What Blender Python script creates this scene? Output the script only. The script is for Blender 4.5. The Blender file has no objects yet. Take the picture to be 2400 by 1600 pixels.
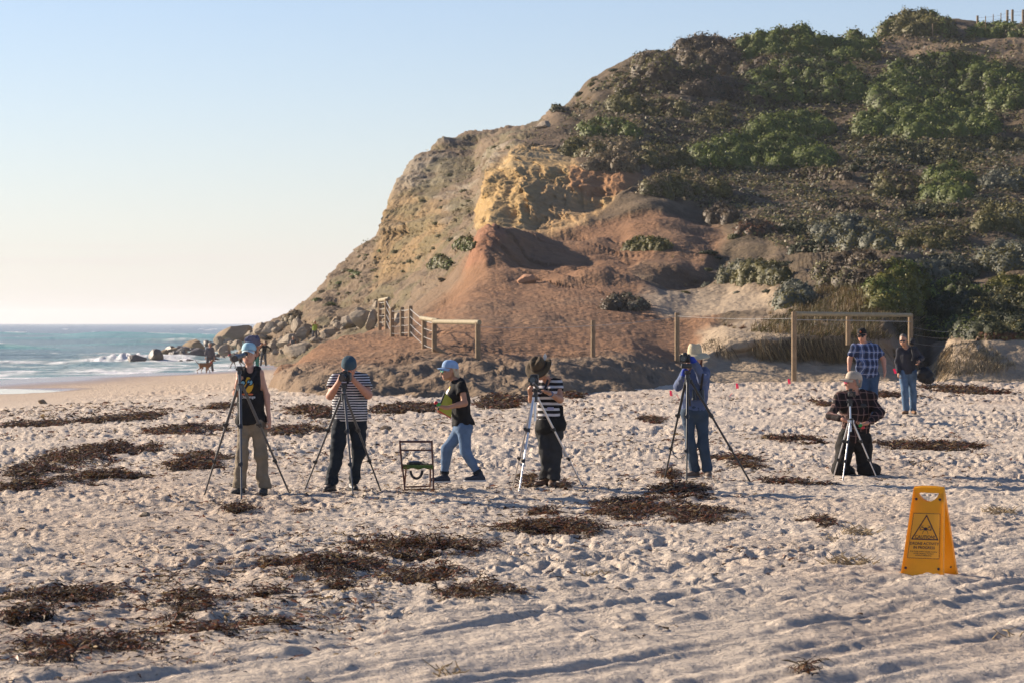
import bpy, bmesh, math, random
import numpy as np
from mathutils import Vector, Matrix
from mathutils.bvhtree import BVHTree
C = bpy.context.scene
COL = C.collection
R = math.radians
random.seed(7); rng = np.random.default_rng(7)

# ------------------------------------------------------------------ camera, world, sun, exposure
CAMZ = 1.95
F = 100.0 / 36.0 * 2400.0          # focal length in pixels of the 2400 wide photograph
HOR = 757.0
cam_d = bpy.data.cameras.new('camera'); cam = bpy.data.objects.new('camera', cam_d); COL.objects.link(cam)
cam_d.lens = 100; cam_d.sensor_width = 36; cam_d.shift_y = -(800 - HOR) / 2400.0
cam_d.clip_start = 0.5; cam_d.clip_end = 20000
cam_d.dof.use_dof = True; cam_d.dof.focus_distance = 34.0; cam_d.dof.aperture_fstop = 8.0
cam.location = (0, 0, CAMZ); cam.rotation_euler = (R(90), 0, 0)
C.camera = cam

SUN_EL = R(20.0)
SUN_AZ = R(-61.0)                  # clockwise from +Y: to the left and a little beyond the people
to_sun = Vector((math.sin(SUN_AZ) * math.cos(SUN_EL), math.cos(SUN_AZ) * math.cos(SUN_EL), math.sin(SUN_EL)))
w = bpy.data.worlds.new('World'); C.world = w; w.use_nodes = True
nt = w.node_tree; nt.nodes.clear()
out = nt.nodes.new('ShaderNodeOutputWorld'); bg = nt.nodes.new('ShaderNodeBackground')
sky = nt.nodes.new('ShaderNodeTexSky'); sky.sky_type = 'NISHITA'; sky.sun_disc = False
sky.sun_elevation = SUN_EL; sky.sun_rotation = SUN_AZ
sky.air_density = 1.0; sky.dust_density = 0.0; sky.ozone_density = 3.0; sky.altitude = 0
bg.inputs['Strength'].default_value = 0.072
# thin streaks of high cloud low over the sea
tc = nt.nodes.new('ShaderNodeTexCoord'); mp = nt.nodes.new('ShaderNodeMapping'); mp.inputs['Scale'].default_value = (5, 5, 150)
cn = nt.nodes.new('ShaderNodeTexNoise'); cn.inputs['Scale'].default_value = 1.3; cn.inputs['Detail'].default_value = 5
cr = nt.nodes.new('ShaderNodeValToRGB'); cr.color_ramp.elements[0].position = 0.54; cr.color_ramp.elements[1].position = 0.78
sp = nt.nodes.new('ShaderNodeSeparateXYZ')
band = nt.nodes.new('ShaderNodeMapRange'); band.inputs[1].default_value = 0.034; band.inputs[2].default_value = 0.022
band.interpolation_type = 'SMOOTHSTEP'
mul = nt.nodes.new('ShaderNodeMath'); mul.operation = 'MULTIPLY'
mul2 = nt.nodes.new('ShaderNodeMath'); mul2.operation = 'MULTIPLY'; mul2.inputs[1].default_value = 0.7
mx = nt.nodes.new('ShaderNodeMix'); mx.data_type = 'RGBA'; mx.inputs[7].default_value = (6.0, 5.5, 5.2, 1)
L = nt.links.new
L(tc.outputs['Generated'], mp.inputs[0]); L(mp.outputs[0], cn.inputs[0]); L(cn.outputs[0], cr.inputs[0])
L(tc.outputs['Generated'], sp.inputs[0]); L(sp.outputs[2], band.inputs[0])
L(cr.outputs[0], mul.inputs[0]); L(band.outputs[0], mul.inputs[1]); L(mul.outputs[0], mul2.inputs[0])
# pale sea haze all round the horizon
hz1 = nt.nodes.new('ShaderNodeMath'); hz1.operation = 'MULTIPLY'; hz1.inputs[1].default_value = -17.0
hz2 = nt.nodes.new('ShaderNodeMath'); hz2.operation = 'EXPONENT'
hz3 = nt.nodes.new('ShaderNodeMath'); hz3.operation = 'MULTIPLY'; hz3.inputs[1].default_value = 0.72; hz3.use_clamp = True
hm = nt.nodes.new('ShaderNodeMix'); hm.data_type = 'RGBA'; hm.inputs[7].default_value = (4.5, 4.85, 5.35, 1)
L(sp.outputs[2], hz1.inputs[0]); L(hz1.outputs[0], hz2.inputs[0]); L(hz2.outputs[0], hz3.inputs[0])
L(hz3.outputs[0], hm.inputs[0]); tint = nt.nodes.new('ShaderNodeMix'); tint.data_type = 'RGBA'; tint.blend_type = 'MULTIPLY'; tint.inputs[0].default_value = 1.0
tint.inputs[7].default_value = (1.06, 0.93, 1.0, 1)
L(sky.outputs[0], tint.inputs[6]); L(tint.outputs[2], hm.inputs[6]); L(hm.outputs[2], mx.inputs[6])
L(mul2.outputs[0], mx.inputs[0]); L(mx.outputs[2], bg.inputs[0]); L(bg.outputs[0], out.inputs[0])

sun_d = bpy.data.lights.new('sun', 'SUN'); sun = bpy.data.objects.new('sun', sun_d); COL.objects.link(sun)
sun_d.energy = 5.0; sun_d.angle = R(0.55); sun_d.color = (1.0, 0.84, 0.66)
sun.rotation_euler = to_sun.to_track_quat('Z', 'Y').to_euler(); sun.location = (-40, 30, 40)
C.view_settings.view_transform = 'Standard'; C.view_settings.look = 'None'
C.view_settings.exposure = 1.0; C.view_settings.gamma = 1.0; C.view_settings.use_curve_mapping = False
C.cycles.max_bounces = 6; C.cycles.diffuse_bounces = 2; C.cycles.glossy_bounces = 2; C.cycles.transparent_max_bounces = 8
C.cycles.transmission_bounces = 3; C.cycles.volume_bounces = 0; C.cycles.use_denoising = True

# ------------------------------------------------------------------ helpers
def P(px, py, d):
    """world point d metres away along the view axis, at a position measured on the photograph"""
    return Vector(((px - 1200) / F * d, d, CAMZ - (py - HOR) / F * d))
def _h(ix, iy, iz, seed):
    h = (ix.astype(np.uint32) * np.uint32(374761393) + iy.astype(np.uint32) * np.uint32(668265263)
         + iz.astype(np.uint32) * np.uint32(2246822519) + np.uint32((seed * 3266489917) & 0xffffffff))
    h = (h ^ (h >> np.uint32(13))) * np.uint32(1274126177)
    h ^= h >> np.uint32(16)
    return h.astype(np.float32) * np.float32(2.0 / 4294967295.0) - 1
def vn(x, y, z=None, seed=0):
    """smooth value noise in -1..1"""
    x = np.asarray(x, np.float64); y = np.asarray(y, np.float64)
    x, y = np.broadcast_arrays(x, y)
    ix = np.floor(x).astype(np.int64); iy = np.floor(y).astype(np.int64)
    fx = (x - ix).astype(np.float32); fy = (y - iy).astype(np.float32)
    fx = fx * fx * fx * (fx * (fx * 6 - 15) + 10); fy = fy * fy * fy * (fy * (fy * 6 - 15) + 10)
    if z is None:
        zz = np.zeros_like(ix)
        a = _h(ix, iy, zz, seed); b = _h(ix + 1, iy, zz, seed); c = _h(ix, iy + 1, zz, seed); d = _h(ix + 1, iy + 1, zz, seed)
        return (a + (b - a) * fx) * (1 - fy) + (c + (d - c) * fx) * fy
    z = np.broadcast_to(np.asarray(z, np.float64), x.shape)
    iz = np.floor(z).astype(np.int64); fz = (z - iz).astype(np.float32); fz = fz * fz * (3 - 2 * fz)
    r = []
    for k in (0, 1):
        a = _h(ix, iy, iz + k, seed); b = _h(ix + 1, iy, iz + k, seed); c = _h(ix, iy + 1, iz + k, seed); d = _h(ix + 1, iy + 1, iz + k, seed)
        r.append((a + (b - a) * fx) * (1 - fy) + (c + (d - c) * fx) * fy)
    return r[0] + (r[1] - r[0]) * fz
def fbm(x, y, z=None, seed=0, o=4, g=0.5):
    s = 0; a = 1; t = 0
    for k in range(o):
        f = 2.03 ** k
        s = s + a * vn(x * f + 17.3 * k, y * f - 9.1 * k, None if z is None else z * f + 3.7 * k, seed + k); t += a; a *= g
    return s / t
def ridge(x, y, z=None, seed=0, o=3):
    s = 0; a = 1; t = 0
    for k in range(o):
        f = 2.1 ** k
        s = s + a * (1 - np.abs(vn(x * f, y * f, None if z is None else z * f, seed + k)) * 2); t += a; a *= 0.5
    return s / t
def sstep(a, b, x):
    t = np.clip((x - a) / (b - a), 0, 1); return t * t * (3 - 2 * t)
def poly_mask(px, py, pts, feather=10.0):
    """1 inside a polygon, 0 outside, soft edge"""
    pts = np.array(pts, float); n = len(pts)
    dmin = np.full(px.shape, 1e9); inside = np.zeros(px.shape, bool)
    for i in range(n):
        x0, y0 = pts[i]; x1, y1 = pts[(i + 1) % n]
        ex, ey = x1 - x0, y1 - y0
        t = np.clip(((px - x0) * ex + (py - y0) * ey) / (ex * ex + ey * ey + 1e-9), 0, 1)
        dmin = np.minimum(dmin, np.hypot(px - x0 - t * ex, py - y0 - t * ey))
        c = ((y0 > py) != (y1 > py)) & (px < (x1 - x0) * (py - y0) / (y1 - y0 + 1e-12) + x0)
        inside ^= c
    sd = np.where(inside, dmin, -dmin)
    return sstep(-feather, feather, sd)

def mesh_np(name, v, f, smooth=True, cols=None):
    """mesh from arrays; f is (n,3) or (n,4)"""
    me = bpy.data.meshes.new(name); v = np.asarray(v, np.float32); f = np.asarray(f, np.int32)
    me.vertices.add(len(v)); me.vertices.foreach_set('co', v.ravel())
    k = f.shape[1]; me.loops.add(f.size); me.loops.foreach_set('vertex_index', f.ravel())
    me.polygons.add(len(f)); me.polygons.foreach_set('loop_start', np.arange(0, f.size, k, dtype=np.int32))
    me.update(calc_edges=True)
    if smooth: me.polygons.foreach_set('use_smooth', np.ones(len(f), bool))
    if cols is not None:
        a = me.attributes.new('col', 'FLOAT_COLOR', 'POINT')
        c = np.ones((len(v), 4), np.float32); c[:, :cols.shape[1]] = cols; a.data.foreach_set('color', c.ravel())
    return me
def grid_faces(nr, nc):
    i = np.arange(nr * nc).reshape(nr, nc)
    return np.stack([i[:-1, :-1], i[:-1, 1:], i[1:, 1:], i[1:, :-1]], -1).reshape(-1, 4)
def obj(name, me, m=None, parent=None, loc=None):
    o = bpy.data.objects.new(name, me); COL.objects.link(o)
    if m is not None and me is not None and len(me.materials) == 0: me.materials.append(m)
    if parent is not None: o.parent = parent
    if loc is not None: o.location = loc
    return o
def tag(o, label=None, cat=None, group=None, kind=None):
    if label: o['label'] = label
    if cat: o['category'] = cat
    if group: o['group'] = group
    if kind: o['kind'] = kind
    return o
def thing(name, label, cat, loc=(0, 0, 0), group=None):
    o = bpy.data.objects.new(name, None); COL.objects.link(o); o.location = loc; o.empty_display_size = 0.1
    return tag(o, label, cat, group)
def dup(root, name=None):
    r = root.copy(); COL.objects.link(r)
    for ch in root.children:
        c = ch.copy(); COL.objects.link(c); c.parent = r
    return r

MATS = {}
def mat(name, col=(0.5, 0.5, 0.5), rough=0.7, metal=0.0, var=0.0, vscale=8.0, bump=0.0, bscale=60.0, attr=False,
        sheen=0.0, spec=0.5, trans=0.0, bdist=0.01, coord='Object', detail=6):
    """principled material; colour mottled by noise (var), fine relief (bump); attr takes the mesh's own colour"""
    if name in MATS: return MATS[name]
    m = bpy.data.materials.new(name); m.use_nodes = True; t = m.node_tree; n = t.nodes; l = t.links.new
    b = n['Principled BSDF']; b.inputs['Roughness'].default_value = rough; b.inputs['Metallic'].default_value = metal
    b.inputs['Specular IOR Level'].default_value = spec
    if sheen: b.inputs['Sheen Weight'].default_value = sheen
    b.inputs['Base Color'].default_value = (*col, 1)
    tc = n.new('ShaderNodeTexCoord'); src = None
    if attr:
        a = n.new('ShaderNodeAttribute'); a.attribute_name = 'col'; src = a.outputs['Color']
    if var > 0:
        no = n.new('ShaderNodeTexNoise'); no.inputs['Scale'].default_value = vscale; no.inputs['Detail'].default_value = detail
        no.inputs['Roughness'].default_value = 0.65
        l(tc.outputs[coord], no.inputs['Vector'])
        mr = n.new('ShaderNodeMapRange'); mr.inputs[1].default_value = 0.3; mr.inputs[2].default_value = 0.7
        mr.inputs[3].default_value = 1 - var; mr.inputs[4].default_value = 1 + var; l(no.outputs[0], mr.inputs[0])
        vm = n.new('ShaderNodeVectorMath'); vm.operation = 'SCALE'
        if src is not None: l(src, vm.inputs[0])
        else: vm.inputs[0].default_value = col
        l(mr.outputs[0], vm.inputs['Scale']); src = vm.outputs[0]
    if src is not None: l(src, b.inputs['Base Color'])
    if bump > 0:
        no = n.new('ShaderNodeTexNoise'); no.inputs['Scale'].default_value = bscale; no.inputs['Detail'].default_value = 5
        l(tc.outputs[coord], no.inputs['Vector'])
        bp = n.new('ShaderNodeBump'); bp.inputs['Strength'].default_value = bump; bp.inputs['Distance'].default_value = bdist
        l(no.outputs[0], bp.inputs['Height']); l(bp.outputs[0], b.inputs['Normal'])
    if trans > 0:
        tr = n.new('ShaderNodeBsdfTranslucent'); ms = n.new('ShaderNodeMixShader'); ms.inputs[0].default_value = trans
        if src is not None: l(src, tr.inputs[0])
        else: tr.inputs[0].default_value = (*col, 1)
        l(b.outputs[0], ms.inputs[1]); l(tr.outputs[0], ms.inputs[2]); l(ms.outputs[0], n['Material Output'].inputs[0])
    MATS[name] = m
    return m

# small hard-surface builder --------------------------------------------------------------
class MB:
    def __init__(s): s.v = []; s.f = []
    def add(s, v, f):
        b = len(s.v); s.v += [tuple(p) for p in v]; s.f += [tuple(i + b for i in q) for q in f]; return s
    def tube(s, a, b, ra, rb=None, n=10, caps=True, flat=1.0, up=None):
        a = Vector(a); b = Vector(b); rb = ra if rb is None else rb
        z = (b - a).normalized(); x = Vector(up).cross(z) if up is not None else z.orthogonal()
        if x.length < 1e-6: x = z.orthogonal()
        x.normalize(); y = z.cross(x); v = []
        for c, r in ((a, ra), (b, rb)):
            for i in range(n):
                t = 2 * math.pi * i / n; v.append(c + x * (r * math.cos(t)) + y * (r * flat * math.sin(t)))
        f = [(i, (i + 1) % n, n + (i + 1) % n, n + i) for i in range(n)]
        if caps: f += [tuple(range(n))[::-1], tuple(range(n, 2 * n))]
        return s.add(v, f)
    def path(s, pts, r, n=6):
        """bent tube through points"""
        pts = [Vector(p) for p in pts]; v = []; f = []; m = len(pts); x = None
        for k, p in enumerate(pts):
            t = (pts[min(k + 1, m - 1)] - pts[max(k - 1, 0)]).normalized()
            x = t.orthogonal() if x is None else (x - t * x.dot(t))
            x.normalize(); y = t.cross(x); rr = r[k] if isinstance(r, (list, tuple)) else r
            for i in range(n):
                a = 2 * math.pi * i / n; v.append(p + x * (rr * math.cos(a)) + y * (rr * math.sin(a)))
        for k in range(m - 1):
            f += [(k * n + i, k * n + (i + 1) % n, (k + 1) * n + (i + 1) % n, (k + 1) * n + i) for i in range(n)]
        f += [tuple(range(n))[::-1], tuple(range((m - 1) * n, m * n))]
        return s.add(v, f)
    def box(s, c, size, rot=None, bev=0.0):
        c = Vector(c); hx, hy, hz = [q / 2 for q in size]; b = min(bev, hx, hy, hz)
        M = rot if rot is not None else Matrix.Identity(3)
        if b <= 0:
            v = [c + M @ Vector((sx * hx, sy * hy, sz * hz)) for sx in (-1, 1) for sy in (-1, 1) for sz in (-1, 1)]
            return s.add(v, [(0, 1, 3, 2), (4, 6, 7, 5), (0, 4, 5, 1), (2, 3, 7, 6), (0, 2, 6, 4), (1, 5, 7, 3)])
        bm = bmesh.new(); bmesh.ops.create_cube(bm, size=1); bmesh.ops.scale(bm, vec=size, verts=bm.verts)
        bmesh.ops.bevel(bm, geom=bm.edges[:], offset=b, segments=2, affect='EDGES', profile=0.6)
        bm.verts.index_update(); v = [c + M @ p.co for p in bm.verts]; f = [tuple(q.index for q in p.verts) for p in bm.faces]; bm.free()
        return s.add(v, f)
    def sphere(s, c, r, sc=(1, 1, 1), seg=12, ring=8, rot=None):
        c = Vector(c); M = rot if rot is not None else Matrix.Identity(3); v = []; f = []
        for j in range(ring + 1):
            p = math.pi * j / ring
            for i in range(seg):
                t = 2 * math.pi * i / seg
                v.append(c + M @ Vector((r * sc[0] * math.sin(p) * math.cos(t), r * sc[1] * math.sin(p) * math.sin(t), r * sc[2] * math.cos(p))))
        for j in range(ring):
            for i in range(seg):
                f.append((j * seg + i, (j + 1) * seg + i, (j + 1) * seg + (i + 1) % seg, j * seg + (i + 1) % seg))
        return s.add(v, f)
    def prism(s, pts2, fn, t0, t1):
        """outline pts2 mapped by fn(u, v, t), between t0 and t1"""
        n = len(pts2); v = [fn(u, q, t0) for u, q in pts2] + [fn(u, q, t1) for u, q in pts2]
        f = [tuple(range(n))[::-1], tuple(range(n, 2 * n))] + [(i, (i + 1) % n, n + (i + 1) % n, n + i) for i in range(n)]
        return s.add(v, f)
    def build(s, name, m, parent=None, smooth=True, ang=40):
        me = bpy.data.meshes.new(name); off = Vector((0, 0, 0))
        if parent is not None:
            p = parent
            while p is not None: off += p.location; p = p.parent
        me.from_pydata([tuple(Vector(q) - off) for q in s.v], [], s.f); me.validate()
        bm = bmesh.new(); bm.from_mesh(me); bmesh.ops.recalc_face_normals(bm, faces=bm.faces); bm.to_mesh(me); bm.free()
        if smooth:
            me.polygons.foreach_set('use_smooth', np.ones(len(me.polygons), bool)); me.set_sharp_from_angle(angle=R(ang))
        return obj(name, me, m, parent)
# ------------------------------------------------------------------ beach, sea, hill
SEA = -1.05
def shore_x(y):
    return np.interp(y, [0, 60, 100, 120, 153, 169, 190, 211, 300, 500], [-42, -36, -32, -30, -27.3, -23.2, -21.2, -18.8, -9, 10])
def beach_base(x, y):
    wd = x - shore_x(y) + 0.8 * vn(x * 0.06, y * 0.09, seed=5)
    z = np.interp(wd, [-40, -12, 0, 3, 8, 14, 19, 25, 31], [-3.2, -1.6, -1.05, -1.01, -0.94, -0.84, -0.58, -0.15, 0.0])
    return z, wd
POOL = (-22.9, 121.0, 4.0, 6.0)     # tidal pool: centre x, y, half width, half depth
def pool_d(x, y):
    return np.hypot((x - POOL[0]) / POOL[2], (y - POOL[1]) / POOL[3]) + 0.12 * vn(x * 0.5, y * 0.2, seed=8)
POOL_Z = -0.965
def sand_height(x, y):
    z, wd = beach_base(x, y)
    dry = sstep(13.0, 19.0, wd)
    # footprints: crowded oval dimples with pushed-up rims
    far = np.clip(y / 30.0, 1, 4)
    w1 = fbm(x * 1.7, y * 1.3, seed=31, o=3) * 0.55; w2 = fbm(x * 1.7, y * 1.3, seed=32, o=3) * 0.55
    xa, ya = (x + w1) * .82 + (y + w2) * .57, -(x + w1) * .57 + (y + w2) * .82; xb, yb = (x - w2) * .94 - (y + w1) * .34, (x - w2) * .34 + (y + w1) * .94
    n1 = vn(xa * 3.0, ya * 2.3, seed=11); n2 = vn(xb * 6.1 + 5, yb * 4.4, seed=12) + .5 * vn(xa * 10.7, ya * 6.1, seed=27)
    n3 = fbm(x * 1.1, y * 0.9, seed=13, o=3); n4 = vn(xa * 13, ya * 7, seed=14); n5 = ridge(xb * 2.6, yb * 1.9, seed=19, o=3); n6 = np.abs(vn(xa * 5.2, yb * 3.6, seed=24)) - .3
    amp = 0.75 + 0.5 * vn(x * 0.25, y * 0.25, seed=15)
    # trodden pattern is choppier from the people outwards, softer and blown smooth close to the camera
    chop = 0.55 + 0.65 * sstep(17, 27, y)
    track = sstep(0.0, 2.5, (x * 8.8 - (y - 17.3) * 6.0 + 1.3 * 8.8) / 10.6 + 1.2)   # right of the tyre tracks
    z = z + dry * amp * ((0.016 + 0.022 * (1 - sstep(17, 24, y)) + 0.012 * track) * np.minimum(n1, 0.2) + (0.016 * n2 + 0.016 * np.clip(n5, -0.3, 1) - 0.022 * n6) * chop * far ** 0.4 + 0.020 * n4 * chop * sstep(14, 24, y) + 0.007 * n4) * (1 - 0.5 * track)
    z = z + 0.045 * n3 * (0.3 + 0.7 * dry)
    # tyre tracks: parallel ruts
    s = (x * 8.8 - (y - 17.3) * 6.0 + 1.3 * 8.8) / 10.65; s = s + 0.06 * vn(x * 0.4, y * 0.3, seed=16)
    al = (x * 6.0 + (y - 17.3) * 8.8) / 10.65
    rut = 0
    for c, wdt, dep in ((-.9, .12, .02), (1.0, .1, .02), (3.25, .1, .022), (4.2, .12, .03), (5.7, .16, .03), (6.3, .12, .03), (0.0, 0.16, .040), (0.33, 0.10, .026), (1.55, 0.2, .045), (1.95, 0.1, .03), (2.5, .14, .034), (2.85, .22, .03), (3.6, .15, .04), (4.7, .2, .045), (5.1, .12, .03)):
        wdt = wdt * .68; rut = rut + 1.0 * dep * (-np.exp(-((s - c) / wdt) ** 2) + 0.6 * np.exp(-((s - c - wdt * 1.9) / (wdt * 0.7)) ** 2)) * (0.75 + 0.5 * vn(al * 0.9, c * 7.0 + 0 * al, seed=17))
    z = z + rut * sstep(12, 14, y) * (1 - sstep(32, 42, y))
    z = z + 0.012 * vn(al * 0.7, s * 4.0, seed=18) * track
    z = z + np.minimum(0, POOL_Z - 0.06 - z) * (1 - sstep(0.8, 1.15, pool_d(x, y)))
    return z, wd

# sand -----------------------------------------------------------------------------------
pxs = np.concatenate([np.linspace(-1500, -60, 24), np.linspace(-55, 2455, 730), np.linspace(2470, 4200, 24)])
pyr = np.concatenate([np.linspace(4200, 1680, 24), np.linspace(1670, 900, 480), np.linspace(899, 800, 80)])
dd = CAMZ * F / (pyr - HOR)
X = (pxs[None, :] - 1200) / F * dd[:, None]; Y = np.repeat(dd[:, None], len(pxs), 1)
Z, WD = sand_height(X, Y)
wetn = 1 - sstep(4.0, 12.0, WD + 1.2 * vn(X * 0.25, Y * 0.1, seed=21))
wetn = np.maximum(wetn, 1 - sstep(1.0, 1.5, pool_d(X, Y)))
kel = sstep(0.1, 0.6, fbm(X * 0.35, Y * 0.16, seed=23, o=3)) * sstep(5, 9, WD)
dry_c = np.array([0.68, 0.58, 0.475]); wet_c = np.array([0.33, 0.225, 0.14])
cc = dry_c[None, None, :] * (1 + 0.10 * fbm(X * 0.8, Y * 0.8, seed=22)[..., None]) 
cc = cc * (1 - 0.12 * kel[..., None] * np.array([0.7, 1, 1.2]))
warm = sstep(60, 130, Y)[..., None]
cc = cc * (1 - warm) + warm * np.array([0.62, 0.49, 0.365])
cc = cc * (1 - wetn[..., None]) + wet_c * wetn[..., None]
sc = np.concatenate([cc.reshape(-1, 3), wetn.reshape(-1, 1)], 1)
me = mesh_np('beach_sand', np.stack([X, Y, Z], -1).reshape(-1, 3), grid_faces(*X.shape)[:, ::-1] if False else grid_faces(*X.shape), cols=sc)
def sand_mat():
    m = bpy.data.materials.new('sand'); m.use_nodes = True; t = m.node_tree; n = t.nodes; l = t.links.new; b = n['Principled BSDF']
    a = n.new('ShaderNodeAttribute'); a.attribute_name = 'col'; tc = n.new('ShaderNodeTexCoord')
    no = n.new('ShaderNodeTexNoise'); no.inputs['Scale'].default_value = 26; no.inputs['Detail'].default_value = 7; no.inputs['Roughness'].default_value = 0.7
    l(tc.outputs['Object'], no.inputs[0])
    mr = n.new('ShaderNodeMapRange'); mr.inputs[1].default_value = 0.3; mr.inputs[2].default_value = 0.72; mr.inputs[3].default_value = 0.88; mr.inputs[4].default_value = 1.1
    l(no.outputs[0], mr.inputs[0])
    # specks of dark weed crumbs
    sp_ = n.new('ShaderNodeTexNoise'); sp_.inputs['Scale'].default_value = 19; sp_.inputs['Detail'].default_value = 3; l(tc.outputs['Object'], sp_.inputs[0])
    sr = n.new('ShaderNodeMapRange'); sr.inputs[1].default_value = 0.66; sr.inputs[2].default_value = 0.70; sr.inputs[3].default_value = 1.0; sr.inputs[4].default_value = 0.55
    l(sp_.outputs[0], sr.inputs[0])
    ml = n.new('ShaderNodeMath'); ml.operation = 'MULTIPLY'; l(mr.outputs[0], ml.inputs[0]); l(sr.outputs[0], ml.inputs[1])
    vm = n.new('ShaderNodeVectorMath'); vm.operation = 'SCALE'; l(a.outputs['Color'], vm.inputs[0]); l(ml.outputs[0], vm.inputs['Scale'])
    l(vm.outputs[0], b.inputs['Base Color'])
    rr = n.new('ShaderNodeMapRange'); rr.inputs[3].default_value = 0.95; rr.inputs[4].default_value = 0.22; l(a.outputs['Alpha'], rr.inputs[0]); l(rr.outputs[0], b.inputs['Roughness'])
    ss = n.new('ShaderNodeMapRange'); ss.inputs[3].default_value = 0.1; ss.inputs[4].default_value = 0.4; l(a.outputs['Alpha'], ss.inputs[0]); l(ss.outputs[0], b.inputs['Specular IOR Level'])
    b1 = n.new('ShaderNodeBump'); b1.inputs['Distance'].default_value = 0.03
    bs = n.new('ShaderNodeMapRange'); bs.inputs[3].default_value = 0.9; bs.inputs[4].default_value = 0.02; l(a.outputs['Alpha'], bs.inputs[0]); l(bs.outputs[0], b1.inputs['Strength'])
    l(no.outputs[0], b1.inputs['Height'])
    n2 = n.new('ShaderNodeTexNoise'); n2.inputs['Scale'].default_value = 8; n2.inputs['Detail'].default_value = 6; n2.inputs['Roughness'].default_value = 0.6; l(tc.outputs['Object'], n2.inputs[0])
    b2 = n.new('ShaderNodeBump'); b2.inputs['Distance'].default_value = 0.16; l(bs.outputs[0], b2.inputs['Strength']); l(n2.outputs[0], b2.inputs['Height']); l(b1.outputs[0], b2.inputs['Normal']); l(b2.outputs[0], b.inputs['Normal'])
    return m
M_SAND = sand_mat()
beach = tag(obj('beach_sand', me, M_SAND), 'pale trodden beach sand with tyre tracks and damp edge', None, kind='structure')

# tidal pool ------------------------------------------------------------------------------
th = np.linspace(0, 2 * np.pi, 64, endpoint=False)
mb = MB(); mb.add([(POOL[0] + 1.25 * POOL[2] * math.cos(a), POOL[1] + 1.25 * POOL[3] * math.sin(a), POOL_Z) for a in th], [tuple(range(64))])
M_POOL = mat('pool_water', (0.16, 0.17, 0.15), rough=0.04, bump=0.15, bscale=3, bdist=0.02)
tag(mb.build('tidal_pool', M_POOL, smooth=False), 'still tidal pool reflecting the sky on the damp sand', None, kind='structure')

# sea ------------------------------------------------------------------------------------
pxw = np.concatenate([np.linspace(-5200, -80, 30), np.linspace(-70, 1000, 250), np.linspace(1030, 6500, 20)])
inv = np.linspace(1 / 120.0, 1 / 700.0, 240); dw = np.concatenate([1 / inv, np.geomspace(720, 9000, 40)])
XW = (pxw[None, :] - 1200) / F * dw[:, None]; YW = np.repeat(dw[:, None], len(pxw), 1)
sw = XW - shore_x(YW)                                   # signed distance landward of the waterline
off = np.clip(-sw, 0, None) + np.clip(YW - 160, 0, None) * 0.35
def crest(yc, wd_, h, slope, seed, x0=-1e9, x1=1e9):
    yy = YW - (yc + slope * (XW + 25)) - 6 * vn(XW * 0.03, YW * 0.01, seed=seed)
    prof = np.where(yy < 0, np.exp(-(yy / (wd_ * 0.55)) ** 2), np.exp(-(yy / (wd_ * 1.5)) ** 2))
    lat = (0.55 + 0.45 * vn(XW * 0.05, np.full_like(XW, yc * 0.1), seed=seed + 1)) * sstep(x0 - 15, x0 + 10, XW) * (1 - sstep(x1 - 10, x1 + 15, XW))
    return h * prof * lat, yy
ZW = np.zeros_like(XW); foam = np.zeros_like(XW); green = np.zeros_like(XW)
for yc, wd_, h, sl, sd, x0, x1, fo in ((405, 7, 1.25, 0.0, 41, -60, -40, 1.0), (352, 9, 0.75, -0.1, 43, -80, -46, 0.1), (300, 7, 0.6, -0.1, 45, -70, -38, 0.15),
                                    (262, 5, 0.45, 0.1, 47, -50, -25, 0.25), (232, 3.5, 0.34, 0.15, 49, -50, -20, 0.9), (214, 2.5, 0.28, 0.2, 51, -50, -18, 1.0), (198, 2.2, 0.25, 0.25, 53, -50, -18, 1.0),
                                    (186, 2, 0.2, 0.3, 57, -50, -16, 1.0), (176, 2, 0.18, 0.3, 59, -50, -16, 1.0), (480, 12, 0.9, 0, 61, -400, 60, 0.0), (570, 14, 0.8, 0, 63, -400, 90, 0.0), (660, 15, 0.7, 0, 65, -400, 90, 0)):
    z, yy = crest(yc, wd_, h * (1.45 if yc > 240 else 1.1), sl, sd, x0, x1); ZW += z
    top = sstep(-wd_ * 0.35, wd_ * 0.15, yy) * (1 - sstep(wd_ * 0.3, wd_ * 1.1, yy))
    foam += fo * top * sstep(0.45 * h, 0.95 * h, z) * 1.2
    green += 0.9 * sstep(0.2 * h, 0.8 * h, z) * (h > 0.3)
rip = fbm(XW * 0.16, YW * 0.30, seed=71, o=4) * np.clip(60.0 / np.maximum(YW - 100, 30), 0.12, 1) ** 0.3
ZW += rip * np.where(YW < 1200, 0.34, 0.12) * sstep(0, 20, off + 2)
ZW += SEA
swash = (1 - sstep(0.0, 11, -sw)) * (1 - sstep(215, 240, YW))
foam += 1.0 * swash * sstep(-0.25, 0.55, fbm(XW * 0.30, YW * 0.42, seed=73, o=4)) + 0.8 * (1 - sstep(3, 34, -sw)) * sstep(0.1, 0.5, fbm(XW * 0.3, YW * 0.12, seed=74, o=4)) * (YW < 300)
foam += 1.0 * sstep(0.38, 0.52, fbm(XW * 0.08, YW * 0.05, seed=75, o=4)) * (YW > 240) * (YW < 1500)
foam += 1.3 * np.exp(-((XW + 29.5) / 5.0) ** 2 - ((YW - 224) / 9.0) ** 2) * sstep(-.2, .3, fbm(XW * 0.5, YW * 0.4, seed=78, o=3)); ZW += 0.38 * np.exp(-((XW + 30.5) / 2.6) ** 2 - ((YW - 225) / 2.0) ** 2) * (1 + vn(XW * 2.5, YW * 2, seed=79)) + 0.3 * np.exp(-((XW + 26.5) / 2.6) ** 2 - ((YW - 226) / 2.0) ** 2)
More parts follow.
